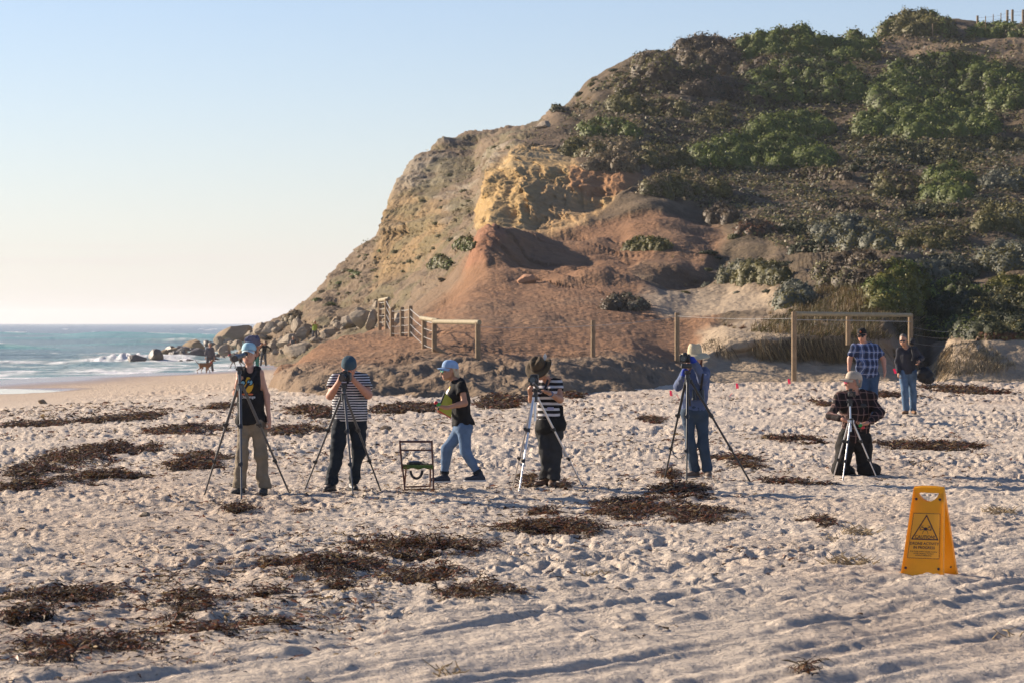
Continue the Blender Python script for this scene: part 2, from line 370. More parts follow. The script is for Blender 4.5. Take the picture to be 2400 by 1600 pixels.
foam = np.clip(foam * 1.25 * (0.55 + 0.65 * sstep(-0.35, 0.3, fbm(XW * 1.3, YW * 0.8, seed=76, o=3))), 0, 1)
deep = np.array([0.20, 0.25, 0.29]); teal = np.array([0.21, 0.285, 0.27]); shal = np.array([0.22, 0.34, 0.30])
tm = sstep(1400, 380, YW)[..., None] if False else (1 - sstep(330, 1300, YW))[..., None]
cw = deep * (1 - tm) + teal * tm
cw = cw * (1 + 0.25 * fbm(XW * 0.02, YW * 0.012, seed=77, o=3)[..., None])
sm_ = ((1 - sstep(2, 30, -sw)) * (YW < 330))[..., None] * 0.8; cw = cw * (1 - sm_) + shal * sm_
g_ = np.clip(green, 0, 1)[..., None] * 0.75; cw = cw * (1 - g_) + np.array([0.13, 0.42, 0.34]) * g_
cw = cw * (1 - foam[..., None]) + 0.86 * foam[..., None]
sc = np.concatenate([cw.reshape(-1, 3), foam.reshape(-1, 1)], 1)
me = mesh_np('sea', np.stack([XW, YW, ZW], -1).reshape(-1, 3), grid_faces(*XW.shape), cols=sc)
def sea_mat():
    m = bpy.data.materials.new('sea_water'); m.use_nodes = True; t = m.node_tree; n = t.nodes; l = t.links.new; b = n['Principled BSDF']
    a = n.new('ShaderNodeAttribute'); a.attribute_name = 'col'; l(a.outputs['Color'], b.inputs['Base Color'])
    r = n.new('ShaderNodeMapRange'); r.inputs[3].default_value = 0.26; r.inputs[4].default_value = 0.9; l(a.outputs['Alpha'], r.inputs[0]); l(r.outputs[0], b.inputs['Roughness'])
    b.inputs['IOR'].default_value = 1.33; b.inputs['Specular IOR Level'].default_value = 0.32
    tc = n.new('ShaderNodeTexCoord'); mp = n.new('ShaderNodeMapping'); mp.inputs['Scale'].default_value = (0.5, 0.9, 1)
    no = n.new('ShaderNodeTexNoise'); no.inputs['Scale'].default_value = 1.0; no.inputs['Detail'].default_value = 6; no.inputs['Roughness'].default_value = 0.65
    l(tc.outputs['Object'], mp.inputs[0]); l(mp.outputs[0], no.inputs[0])
    bp = n.new('ShaderNodeBump'); bp.inputs['Strength'].default_value = 1.0; bp.inputs['Distance'].default_value = 0.7; l(no.outputs[0], bp.inputs['Height']); l(bp.outputs[0], b.inputs['Normal'])
    return m
M_SEA = sea_mat()
sea = tag(obj('sea', me, M_SEA), 'green blue sea with small breaking waves and foam', None, kind='structure')

# hill -----------------------------------------------------------------------------------
# stations across the view: profile of the slope, nearest first, as (distance, photo row) or (distance, height, 0)
UP = [(160, 545), (174, 505), (188, 460), (202, 405), (220, 345), (238, 268), (257, 175), (268, 125), (282, 102)]
UPM = [(145, 600), (160, 550), (174, 503), (188, 457), (202, 407), (220, 345), (238, 265), (257, 165)]
ST = {
 520: [(236, -1.9, 0), (250, -1.9, 0), (330, -2.5, 0)],
 560: [(225, -1.8, 0), (240, -1.2, 0), (250, -1.0, 0), (262, -2, 0)],
 600: [(210, -1.5, 0), (228, -0.5, 0), (250, 1.0, 0), (265, 0, 0)],
 640: [(92, -.7, 0), (97, 890), (101, 884), (106, -.8, 0), (198, -1.3, 0), (220, -.2, 0), (240, 1.1, 0), (252, 757)],
 665: [(86, -.5, 0), (89, 900), (94, 884), (100, 864), (106, -.5, 0), (190, -1.1, 0), (218, 0.0, 0), (238, 1.6, 0), (252, 750)],
 700: [(81, -.5, 0), (84, 910), (90, 880), (97, 856), (104, 844), (108, -.4, 0), (185, -.8, 0), (215, .4, 0), (236, 2.0, 0), (252, 728)],
 720: [(79, -.5, 0), (82, 915), (89, 880), (96, 852), (104, 830), (108, -.3, 0), (185, -.6, 0), (215, .7, 0), (236, 2.6, 0), (252, 714)],
 738: [(78, -.5, 0), (81, 918), (88, 880), (95, 850), (103, 822), (108, 806), (112, -.1, 0), (185, -.3, 0), (214, 1.0, 0), (235, 3.4, 0), (252, 694)],
 760: [(76, -.5, 0), (79.5, 921), (87, 878), (95, 845), (103, 815), (110, 795), (115, 0, 0), (185, .0, 0), (213, 1.2, 0), (235, 4.2, 0), (252, 668)],
 800: [(74, -.5, 0), (77.5, 925), (86, 876), (94, 840), (103, 808), (112, 784), (119, 0.2, 0), (190, .4, 0), (215, 766), (235, 708), (252, 620)],
 850: [(73, -.5, 0), (76.5, 927), (85, 876), (94, 835), (103, 803), (113, 779), (122, 0.6, 0), (190, 1.0, 0), (212, 752), (232, 670), (252, 577)],
 885: [(73, -.5, 0), (76.5, 928), (85, 876), (94, 833), (103, 800), (114, 774), (125, 0.9, 0), (190, 1.5, 0), (210, 742), (230, 660), (252, 546)],
 905: [(73, -.5, 0), (76, 929), (85, 874), (94, 831), (103, 798), (115, 771), (128, 1.3, 0), (190, 2.0, 0), (208, 730), (222, 670), (238, 590), (248, 490)],
 935: [(73, -.5, 0), (76, 929), (85, 872), (94, 829), (103, 794), (115, 766), (132, 1.9, 0), (185, 742), (207, 700), (225, 636), (240, 548), (250, 470), (258, 424)],
 985: [(73, -.5, 0), (76, 928), (84, 872), (93, 828), (103, 790), (115, 760), (140, 733), (170, 712), (200, 668), (220, 602), (238, 520), (250, 450), (258, 400), (262, 357)],
 1050: [(73, -.5, 0), (76, 926), (84, 870), (92, 825), (102, 783), (112, 753), (125, 723), (150, 690), (180, 648), (205, 590), (225, 530), (243, 450), (255, 390), (268, 322)],
 1095: [(73, -.5, 0), (76, 925), (84, 870), (92, 822), (102, 777), (112, 738), (125, 697), (138, 664), (146, 640), (156, 620), (185, 575), (210, 525), (235, 455), (255, 380), (275, 309)],
 1115: [(73, -.5, 0), (76, 924), (84, 870), (92, 822), (102, 775), (112, 735), (125, 690), (138, 650), (143, 622), (146, 572), (151, 545), (158, 590), (185, 560), (210, 515), (235, 450), (255, 378), (275, 309)],
 1150: [(73, -.5, 0), (76.5, 923), (85, 868), (93, 820), (102, 772), (112, 732), (125, 684), (136, 645), (143, 600), (148, 540), (152, 526), (158, 545), (166, 560), (173, 530), (177, 490), (184, 420), (190, 393), (215, 370), (245, 342), (278, 303)],
 1178: [(74, -.5, 0), (77, 921), (86, 865), (94, 819), (102.5, 773), (112, 733), (124, 687), (136, 646), (143, 602), (149, 548), (154, 530), (160, 542), (166, 556), (172, 532), (177, 480), (183, 415), (189, 384), (212, 358), (245, 332), (278, 300)],
 1200: [(74, -.5, 0), (77, 920), (86, 862), (94, 818), (103, 775), (112, 735), (124, 690), (136, 648), (144, 608), (150, 556), (156, 536), (164, 549), (171, 538), (176, 470), (182, 410), (188, 372), (197, 343), (225, 322), (255, 306), (278, 296)],
 1260: [(75, -.5, 0), (78, 918), (88, 855), (96, 812), (104, 770), (113, 730), (124, 690), (136, 650), (146, 612), (155, 568), (163, 550), (172, 545), (177, 470), (184, 400), (192, 368), (205, 345), (230, 310), (262, 273)],
 1320: [(76, -.5, 0), (79, 915), (88, 855), (97, 810), (105, 770), (114, 730), (125, 685), (136, 645), (147, 605), (157, 572), (167, 548), (173, 532), (179, 460), (184, 398), (190, 378), (205, 350), (230, 296), (258, 237)],
 1400: [(78, -.5, 0), (81, 910), (89, 852), (97, 810), (106, 770), (115, 730), (126, 685), (136, 650), (147, 605), (157, 565), (166, 535), (172, 512), (178, 500), (181, 440), (184, 396), (190, 383), (205, 350), (230, 280), (250, 215), (265, 181)],
 1480: [(80, -.5, 0), (83, 905), (90, 855), (98, 810), (107, 770), (116, 730), (127, 690), (136, 662), (147, 610), (157, 560), (166, 515), (172, 495), (178, 478), (181, 430), (184, 393), (190, 380), (205, 350), (230, 270), (252, 190), (265, 147)],
 1550: [(84, -.5, 0), (88, 898), (93, 862), (98, 830), (107, 780), (116, 735), (127, 697), (136, 672), (143, 625), (150, 600), (157, 567), (168, 515), (178, 470), (188, 430), (198, 400), (215, 350), (232, 270), (252, 170), (268, 124)],
 1620: [(90, -.5, 0), (93, 892), (96, 865), (99, 832), (105, 792), (115, 747), (127, 712), (134, 692), (142, 650), (152, 600), (163, 550), (175, 500), (187, 450), (198, 410), (215, 350), (232, 275), (252, 170), (270, 108)],
 1700: [(92, -.5, 0), (94.5, 890), (96, 868), (97.3, 815), (99, 785), (104, 765), (112, 740), (122, 720), (134, 690), (145, 640), (158, 580), (172, 520), (186, 465), (200, 415), (218, 350), (236, 270), (255, 170), (275, 95)],
 1800: [(92, -.5, 0), (95, 888), (96.5, 862), (97.5, 795), (100, 770), (105, 750), (112, 725), (122, 700), (134, 650), (147, 600), (160, 550), (174, 500), (188, 455), (202, 405), (220, 345), (238, 265), (257, 160), (278, 86)],
 1900: [(92, -.5, 0), (95.5, 887), (97, 855), (98, 785), (100, 768), (106, 735), (112, 700), (118, 660), (124, 630), (130, 622)] + UPM + [(280, 92)],
 2000: [(92, -.5, 0), (95.5, 887), (97, 845), (98, 780), (101, 755), (107, 715), (113, 665), (119, 615), (125, 592), (131, 590), (145, 585)] + UPM[1:] + [(282, 104)],
 2080: [(92, -.5, 0), (95.5, 887), (97.5, 840), (99.5, 790), (103, 750), (108, 710), (114, 650), (120, 605), (126, 590), (145, 578)] + UP + [(305, 62)],
 2130: [(93, -.5, 0), (96.5, 0, 0), (101, 0.1, 0), (103, 830), (107, 745), (113, 690), (119, 640), (126, 600), (145, 575)] + UP + [(305, 48)],
 2160: [(93, -.5, 0), (98, 0, 0), (105, 0.1, 0), (108, 820), (112, 760), (116, 700), (121, 650), (128, 605), (145, 575)] + UP + [(305, 44)],
 2195: [(92, -.5, 0), (95.5, 890), (97, 868), (99, 850), (106, 830), (110, 780), (114, 720), (119, 670), (128, 608), (145, 575)] + UP + [(305, 42)],
 2230: [(91, -.5, 0), (94, 895), (95.5, 852), (97, 808), (99, 788), (104, 780), (110, 765), (114, 715), (119, 665), (128, 608), (145, 575)] + UP + [(305, 48)],
 2320: [(91, -.5, 0), (94, 895), (95, 848), (96.5, 796), (99, 774), (104, 768), (110, 755), (114, 710), (119, 660), (128, 606), (145, 575)] + UP + [(305, 62)],
 2430: [(91, -.5, 0), (94, 895), (95, 850), (96.5, 798), (99, 785), (105, 775), (110, 750), (114, 705), (119, 655), (128, 606), (145, 575)] + UP + [(305, 45)],
 3300: [(91, -.5, 0), (94, 895), (95, 850), (96.5, 790), (99, 780), (105, 770), (110, 745), (114, 700), (119, 650), (128, 600), (145, 570)] + UP + [(305, 35)],
}
DG = np.concatenate([np.arange(70, 130, 0.35), np.arange(130, 320, 0.8), np.arange(320, 460, 8)])
stp = sorted(ST); ZS = []
for s_ in stp:
    e = ST[s_]; ds = [p[0] for p in e]; zs = [(p[1] if len(p) == 3 else CAMZ - (p[1] - HOR) / F * p[0]) for p in e]
    ds = [60] + ds + [ds[-1] + 14, 460]; zs = [-1.6] + zs + [zs[-1] - 0.3, zs[-1] - 4]
    ZS.append(np.interp(DG, ds, zs))
ZS = np.array(ZS)
pxh = np.concatenate([np.linspace(520, 600, 16, endpoint=False), np.linspace(600, 2440, 620), np.linspace(2460, 3300, 50)])
ZC = np.empty((len(pxh), len(DG)))
for j in range(len(DG)):
    wob = (26 * vn(pxh * 0.02, np.full_like(pxh, DG[j] * 0.05), seed=140) + 12 * vn(pxh * 0.05, np.full_like(pxh, DG[j] * 0.13), seed=141)) * sstep(100, 125, DG[j]) * sstep(1080, 1180, pxh)
    ZC[:, j] = np.interp(pxh + wob, stp, ZS[:, j])
kx = np.array([1, 4, 6, 4, 1.]) / 16
for _ in range(6):
    zp = np.pad(ZC, ((2, 2), (0, 0)), 'edge'); ZC = sum(kx[k] * zp[k:k + ZC.shape[0]] for k in range(5))
zp = np.pad(ZC, ((0, 0), (1, 1)), 'edge'); ZC = 0.25 * zp[:, :-2] + 0.5 * zp[:, 1:-1] + 0.25 * zp[:, 2:]
# rows spread evenly along the surface so steep faces get as many as gentle slopes
NR = 380
PYC = HOR - (ZC - CAMZ) * F / DG[None, :]
wgt = np.abs(np.diff(PYC, axis=1)) * 1.0 + np.abs(np.diff(DG))[None, :] * 0.9 * np.where(DG[:-1] > 310, 0.05, 1)[None, :] + 0.02
wgt[:, DG[:-1] < 73] *= 0.02
zp = np.pad(wgt, ((12, 12), (0, 0)), 'edge'); wgt = sum(zp[k:k + wgt.shape[0]] for k in range(25)) / 25
cum = np.concatenate([np.zeros((len(pxh), 1)), np.cumsum(wgt, 1)], 1); cum /= cum[:, -1:]
q = np.linspace(0, 1, NR); D = np.empty((len(pxh), NR)); ZH = np.empty_like(D)
for i in range(len(pxh)):
    D[i] = np.interp(q, cum[i], DG); ZH[i] = np.interp(D[i], DG, ZC[i])
PX = np.repeat(pxh[:, None], NR, 1); PY = HOR - (ZH - CAMZ) * F / D
XH = (PX - 1200) / F * D; YH = D.copy()
slope = np.abs(np.gradient(ZH, axis=1) / np.maximum(np.gradient(YH, axis=1), 1e-3)); steep = sstep(0.5, 2.2, slope)
# ground zones, outlined on the photograph and softened with noise
wx = PX + 16 * fbm(XH * 0.25, YH * 0.25, ZH * 0.4, seed=81); wy = PY + 16 * fbm(XH * 0.25, YH * 0.25, ZH * 0.4, seed=85)
pm = lambda pts, f=12: poly_mask(wx, wy, pts, f)
head = (D > 176) * pm([(560, 900), (560, 700), (760, 560), (880, 300), (1300, 200), (1330, 250), (1230, 330), (1140, 400), (1110, 500), (1130, 560), (1080, 640), (960, 760)], 14)
clay = (D < 171) * np.maximum(pm([(640, 940), (640, 850), (740, 780), (960, 770), (1085, 660), (1085, 500), (1300, 500), (1400, 500), (1500, 480), (1570, 500), (1540, 580), (1470, 640), (1560, 700), (1680, 735), (1640, 840), (1560, 860), (1200, 905), (900, 925)], 16),
                  0.75 * pm([(1480, 480), (1640, 480), (1700, 560), (1640, 640), (1500, 620)], 20))
yel = (D > 168) * (D < 205) * pm([(1118, 505), (1133, 440), (1150, 395), (1230, 335), (1310, 340), (1360, 385), (1500, 385), (1490, 440), (1440, 480), (1340, 535), (1280, 550), (1120, 535)], 9)
ora = (D > 168) * (D < 200) * pm([(1335, 392), (1512, 384), (1500, 430), (1440, 470), (1375, 470), (1330, 440)], 9)
knob = (D < 160) * (D > 139) * pm([(1095, 640), (1100, 560), (1140, 522), (1200, 520), (1180, 560), (1150, 610)], 8)
toe = (D < 108) * pm([(620, 950), (640, 870), (900, 862), (1000, 840), (1300, 842), (1660, 830), (1680, 900), (1200, 960)], 22)
pale = (D < 150) * np.maximum(pm([(1500, 700), (1620, 672), (1850, 680), (1880, 720), (1700, 735), (1560, 740)], 14), pm([(1630, 900), (1640, 770), (1800, 740), (1850, 770), (2150, 800), (2160, 905)], 16))
pale = np.maximum(pale, (D < 108) * pm([(2180, 920), (2190, 800), (2420, 780), (3300, 780), (3300, 920)], 10))
terr = (D > 262) * pm([(2050, 130), (2060, 70), (2450, 80), (3300, 60), (3300, 130), (2450, 130)], 12)
vegm = np.clip(sstep(1180, 1500, PX + (400 - PY) * 0.6) - clay - yel - ora - pale, 0, 1) * (D > 100)
n_big = fbm(XH * 0.12, YH * 0.12, ZH * 0.3, seed=91, o=4); n_mid = fbm(XH * 0.7, YH * 0.7, ZH * 0.9, seed=95, o=4); n_fin = fbm(XH * 3.0, YH * 3.0, ZH * 3.0, seed=99, o=3)
strat = fbm(XH * 0.10, YH * 0.05, ZH * 1.5, seed=103, o=4)
acr = XH * 0.94 + YH * 0.34                                  # across the fall line of the clay
rill = ridge(acr * 0.42 + 0.8 * n_big, YH * 0.035, seed=107, o=4)
rill_c = ridge(XH * 0.55 + 0.3 * n_mid, ZH * 0.12 + 0 * XH, YH * 0.15, seed=111, o=3)
# relief: along z for gentle ground, towards the viewer and the sea for cliffs
dz = (0.10 - 0.06 * clay) * n_mid + 0.035 * n_fin + 0.35 * n_big * sstep(110, 160, D)
dz += clay * (-0.30 * sstep(0.55, 1.0, rill) * (1 - toe) * sstep(88, 100, D) + 0.10 * rill) + toe * (0.22 * ridge(acr * 0.5, YH * 0.25 + ZH, seed=115, o=3) + 0.10 * n_mid)
dz += vegm * 0.45 * np.clip(fbm(XH * 0.35, YH * 0.22, seed=119, o=3), -0.5, 1)
gul = np.exp(-((PX - (1330 - (PY - 700) * 0.5)) / 13.0) ** 2) * (PY > 735) * (PY < 800) * (D < 125) + np.exp(-((PX - (1420 + (735 - PY) * 0.9)) / 12.0) ** 2) * (PY > 690) * (PY < 770) * (D < 125)
lumps = fbm(XH * 0.20 + 3, YH * 0.11, seed=151, o=3)
dz += clay * (0.85 * lumps * sstep(120, 138, D) * (1 - knob) + 0.22 * fbm(XH * 0.30, YH * 0.10, seed=152, o=2) * sstep(84, 96, D))
lay = ridge(YH * 0.30 - XH * 0.34 + 0.5 * n_mid, XH * 0.05 + YH * 0.02, seed=153, o=4); dz += np.maximum(clay * (1 - sstep(88, 98, D)), toe) * 0.30 * (lay - 0.3)
dz += vegm * 0.55 * np.clip(fbm(XH * 0.16, YH * 0.12, seed=154, o=2), -.5, .8) * sstep(118, 130, D)
cutb = np.exp(-((ZH - (4.3 + 1.2 * n_big)) / 0.5) ** 2) * (D > 118) * (D < 165) * pm([(1430, 600), (1480, 540), (1700, 560), (1700, 660), (1450, 660)], 14); dz -= 0.9 * cutb
hz = head * (1.1 * n_mid * steep + 1.5 * strat + 0.7 * rill_c + 0.35 * n_fin) + yel * (1.1 * (rill_c - 0.3) + 0.5 * strat + 0.35 * n_fin) * (1 - ora) + ora * (0.5 * n_mid + 0.2 * n_fin) + knob * (0.35 * rill_c + 0.25 * n_fin)
ledge = pm([(1200, 345), (1300, 330), (1330, 375), (1230, 372)], 8); hz += yel * ledge * 1.2
ph = ZH * 0.50 + 1.3 * n_big + 0.25 * n_mid; saw = 1 - np.abs((ph % 1.0) - 0.5) * 2; hz += head * steep * 1.3 * (np.clip(saw, 0, 1) ** 0.45 - 0.6) * (ZH > 4) + yel * 0.5 * ridge(XH * 1.6 + .4 * n_mid, ZH * .35 + YH * .2, seed=160, o=3)
hz += (D < 100) * (PX > 1640) * steep * (0.22 * n_fin + 0.3 * n_mid)
bankm = (D < 100) * sstep(1655, 1690, PX) * (1 - sstep(2120, 2150, PX)); rec = bankm * np.exp(-((ZH - 0.75 - 0.25 * n_mid) / 0.38) ** 2) * (0.7 + 0.6 * n_big)
XH2 = XH - 0.75 * hz * 0.55; YH2 = YH - hz * 0.85 + 1.1 * rec - 0.35 * bankm * np.exp(-((ZH - 1.5) / 0.25) ** 2); ZH2 = ZH + dz + head * 0.25 * n_mid
col = np.empty(XH.shape + (3,)); col[:] = (0.235, 0.165, 0.105)
def blend(mask, c, v=0.0, nz=None):
    global col
    c = np.array(c); cv = c if nz is None else c * (1 + v * nz[..., None])
    col = col * (1 - mask[..., None]) + cv * mask[..., None]
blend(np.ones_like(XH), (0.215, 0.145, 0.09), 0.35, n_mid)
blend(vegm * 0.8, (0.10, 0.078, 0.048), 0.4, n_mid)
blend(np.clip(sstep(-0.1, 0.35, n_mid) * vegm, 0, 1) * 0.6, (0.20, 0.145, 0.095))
blend(clay, (0.255, 0.140, 0.076), 0.18, n_mid)
blend(clay * sstep(0.0, 0.5, n_big) * 0.5, (0.26, 0.165, 0.10))
blend(head, (0.225, 0.165, 0.11), 0.40, n_mid)
blend(head * sstep(0.05, 0.35, strat) * (PY < 560) * 0.7, (0.36, 0.31, 0.235), 0.2, n_fin)
blend(head * pm([(880, 600), (900, 480), (960, 440), (1040, 480), (1050, 560), (960, 640), (880, 680)], 20) * 0.75, (0.36, 0.245, 0.12), 0.2, n_mid)
blend(head * sstep(0.05, 0.3, fbm(XH * 0.2, YH * 0.2, ZH * 0.5, seed=131)) * 0.55, (0.16, 0.145, 0.075), 0.2, n_fin)
blend(yel, (0.42, 0.285, 0.13), 0.22, n_mid); blend(yel * sstep(0.1, 0.4, strat) * 0.6, (0.47, 0.35, 0.19))
blend(yel * pm([(1230, 550), (1260, 430), (1360, 430), (1420, 500), (1340, 560)], 20) * 0.55, (0.40, 0.25, 0.13), 0.2, n_mid)
blend(ora, (0.37, 0.20, 0.10), 0.2, n_mid); blend(knob, (0.30, 0.15, 0.085), 0.25, n_mid)
blend(toe * 0.85, (0.225, 0.168, 0.115), 0.25, n_mid)
blend(pale * 0.9, (0.42, 0.33, 0.23), 0.15, n_mid); blend(terr, (0.25, 0.18, 0.11), 0.2, n_mid)
blend((D < 101) * (PX > 1640) * (PX < 2170) * steep * pale * 0.8, (0.25, 0.175, 0.105), 0.2, n_mid)
col = np.clip(col * (0.84 - 0.10 * head[..., None]), 0.02, 0.8)
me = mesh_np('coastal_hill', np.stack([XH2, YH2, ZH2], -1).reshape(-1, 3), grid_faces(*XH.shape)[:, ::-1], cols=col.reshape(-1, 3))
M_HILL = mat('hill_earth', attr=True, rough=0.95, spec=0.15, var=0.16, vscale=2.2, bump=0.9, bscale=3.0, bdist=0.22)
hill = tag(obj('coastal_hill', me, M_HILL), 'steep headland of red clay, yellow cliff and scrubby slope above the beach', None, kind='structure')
HV = np.stack([XH2, YH2, ZH2], -1).reshape(-1, 3)
hill_bvh = BVHTree.FromPolygons([tuple(map(float, p)) for p in HV], [tuple(map(int, p)) for p in grid_faces(*XH.shape)])
CAM = Vector((0, 0, CAMZ))
def hit(px, py):
    """where the sight line through a photo position meets the hill"""
    dr = (P(px, py, 100.0) - CAM).normalized(); r = hill_bvh.ray_cast(CAM, dr, 800)
    return r[0]
def ground_z(x, y):
    z = float(sand_height(np.array([[x]]), np.array([[y]]))[0][0, 0])
    r = hill_bvh.ray_cast(Vector((x, y, 90)), Vector((0, 0, -1)), 200)
    return max(z, r[0].z) if r[0] is not None else z
# ------------------------------------------------------------------ labels that place look-alikes by what is near them
LM = [(1790, 345, 'the widest bright green shrub'), (1590, 372, 'the low green shrub tail'), (1855, 280, 'the dark green middle shrub'), (2170, 272, 'the long green right shrub'), (1880, 180, 'the long summit thicket'), (2230, 190, 'the right end of the summit thicket'),
 (1900, 95, 'the skyline shrub row'), (2135, 45, 'the dome shaped summit shrub'), (2350, 62, 'the hilltop fence'), (1650, 110, 'the leafless skyline bush'), (1660, 180, 'the grey brown upper bush'), (1530, 150, 'the dark skyline scrub'), (1465, 232, 'the yellow olive upper bush'), (1670, 270, 'the round dark olive bush'),
 (1425, 295, 'the flat green patch'), (1365, 340, 'the olive cliff top bush'), (1545, 358, 'the yellowish olive bush'), (1430, 420, 'the orange cliff face'), (1605, 425, 'the low olive bush'), (2222, 420, 'the large round green bush'), (2100, 428, 'the brown green bush'), (1995, 538, 'the grey green saltbush'),
 (1770, 528, 'the russet twiggy bush'), (1690, 497, 'the grey brown twiggy bush'), (1770, 630, 'the clay spur bush'), (1515, 568, 'the yellow flecked bush'), (1460, 705, 'the sprawling grey bush'), (1866, 682, 'the pale dune shoulder bush'), (2000, 622, 'the dune crest bush'), (2110, 665, 'the yellow green dune bush'),
 (2240, 715, 'the dark hollow bush'), (2370, 720, 'the dark frame edge shrubs'), (2370, 664, 'the sunlit yellow bush'), (2210, 620, 'the grey mounded bush'), (2365, 592, 'the blue grey bushes'), (2360, 502, 'the far right olive bushes'), (688, 740, 'the round tan headland bush'), (1040, 603, 'the lower gully bush'), (1090, 562, 'the upper gully bush'),
 (1305, 252, 'the tiny crest bush'), (1275, 290, 'the white crest rock'), (1230, 400, 'the yellow cliff'), (1145, 545, 'the red clay knob'), (960, 470, 'the steep headland edge'), (830, 620, 'the seaward headland slope'), (1587, 780, 'the taller lone post'), (1861, 740, 'the tall left railing post'), (2134, 740, 'the right railing post'),
 (452, 812, 'the big rounded tan boulder'), (552, 786, 'the largest tan boulder'), (614, 770, 'the tan boulder by the blue shirt'), (632, 780, 'the leaning pale boulder'), (696, 770, 'the pale triangular boulder'), (705, 785, 'the tilted grey boulder'), (775, 780, 'the wide flat tan boulder'), (675, 803, 'the rounded grey boulder'), (705, 820, 'the flat pale slab'),
 (850, 745, 'the long leaning slab'), (870, 757, 'the upright white rock'), (738, 780, 'the lime green woman'), (620, 830, 'the running dark person'), (490, 840, 'the dog walker'), (540, 850, 'the grey dog'), (363, 838, 'the pointed wet rock'), (318, 842, 'the low wet rock'), (900, 740, 'the farthest fence posts'), (950, 750, 'the middle fence posts'), (2310, 790, 'the sand bank top'), (2200, 85, 'the summit terrace')]
_used = set()
def place_label(base, px, py, size, big=20):
    ad = ['', 'larger ', 'smaller '] if size < big else ['', 'larger ', 'broad ']
    ls = sorted(LM, key=lambda q: math.hypot(q[0] - px, (q[1] - py) * 1.3))[:5]
    for a in ad:
        for q in ls:
            dx, dy = px - q[0], py - q[1]; h = 'left' if dx < 0 else 'right'; v = 'above' if dy < 0 else 'below'; far = math.hypot(dx, dy)
            if abs(dx) > 2.2 * abs(dy): rel = (('just ' if far < 45 else 'well ' if far > 110 else '') + h + ' of ')
            elif abs(dy) > 2.2 * abs(dx): rel = ('just ' if far < 45 else 'well ' if far > 110 else '') + v + ' '
            else: rel = v + ' and ' + h + ' of '
            t = a + base + ' ' + rel + q[2]
            if t not in _used and len(t.split()) <= 16: _used.add(t); return t
    t = base + ' near ' + ls[0][2] + ' and ' + ls[1][2]
    t = ' '.join(t.split()[:16]); _used.add(t); return t
# ------------------------------------------------------------------ rocks
def rock_mesh(name, seed, cuts=9, flat=1.0):
    r_ = random.Random(seed); bm = bmesh.new(); bmesh.ops.create_icosphere(bm, subdivisions=3, radius=1)
    pl = []
    for i in range(cuts):
        n_ = Vector((r_.gauss(0, 1), r_.gauss(0, 1), r_.gauss(0, .8))).normalized(); pl.append((n_, r_.uniform(.42, .78)))
    for v in bm.verts:
        for n_, h in pl:
            e = v.co.dot(n_) - h
            if e > 0: v.co -= n_ * e * .92
    P_ = np.array([v.co[:] for v in bm.verts]); dn = fbm(P_[:, 0] * 2.2, P_[:, 1] * 2.2, P_[:, 2] * 2.2, seed=seed, o=3)
    for v, q in zip(bm.verts, dn): v.co *= 1.2 + .10 * float(q); v.co.z *= flat
    me = bpy.data.meshes.new(name); bm.to_mesh(me); bm.free(); me.polygons.foreach_set('use_smooth', np.ones(len(me.polygons), bool)); me.set_sharp_from_angle(angle=R(24)); return me
M_ROCK = mat('pale_limestone', (.33, .27, .20), rough=.9, var=.3, vscale=1.3, bump=.8, bscale=4, bdist=.12, spec=.2)
M_ROCKW = mat('wet_dark_rock', (.15, .125, .10), rough=.45, var=.3, vscale=1.5, bump=.8, bscale=4, bdist=.1)
M_ROCKT = mat('tan_boulder_rock', (.29, .215, .14), rough=.9, var=.3, vscale=1.2, bump=.8, bscale=4, bdist=.12, spec=.2)
ROCKS = [rock_mesh('boulder', 100 + i, 8 + i % 3) for i in range(7)]
def base_hit(px, py):
    """ground or sea under a photo position"""
    dsea = (CAMZ - SEA) * F / (py - HOR) if py > HOR + 2 else 1e9; h = hit(px, py)
    if h is not None and h.y < dsea: return h
    return P(px, py, dsea) if dsea < 900 else None
rock_cache = {}
def boulder(x0, x1, y0, y1, m, label, group=None, deep=1.0, d=None):
    xc = (x0 + x1) / 2; b_ = base_hit(xc, y1 - .12 * (y1 - y0)) if d is None else P(xc, y1, d)
    if b_ is None: return
    s_ = b_.y / F; wd_, ht = (x1 - x0) * s_, (y1 - y0) * s_; k = random.randrange(len(ROCKS)); key = (k, m.name)
    if key not in rock_cache:
        q = ROCKS[k].copy(); q.name = 'boulder'; q.materials.clear(); q.materials.append(m); rock_cache[key] = q
    o = obj('boulder', rock_cache[key]); tag(o, label, 'boulder', group)
    o.location = (b_.x, b_.y + wd_ * .30, b_.z + ht * .36); o.scale = (wd_ * .60, wd_ * .55 * deep, ht * .68); o.rotation_euler = (random.uniform(-.15, .15), random.uniform(-.2, .2), random.uniform(0, 6.28) if wd_ < ht * 1.6 else random.choice((0, 3.14)) + random.uniform(-.3, .3)); return o
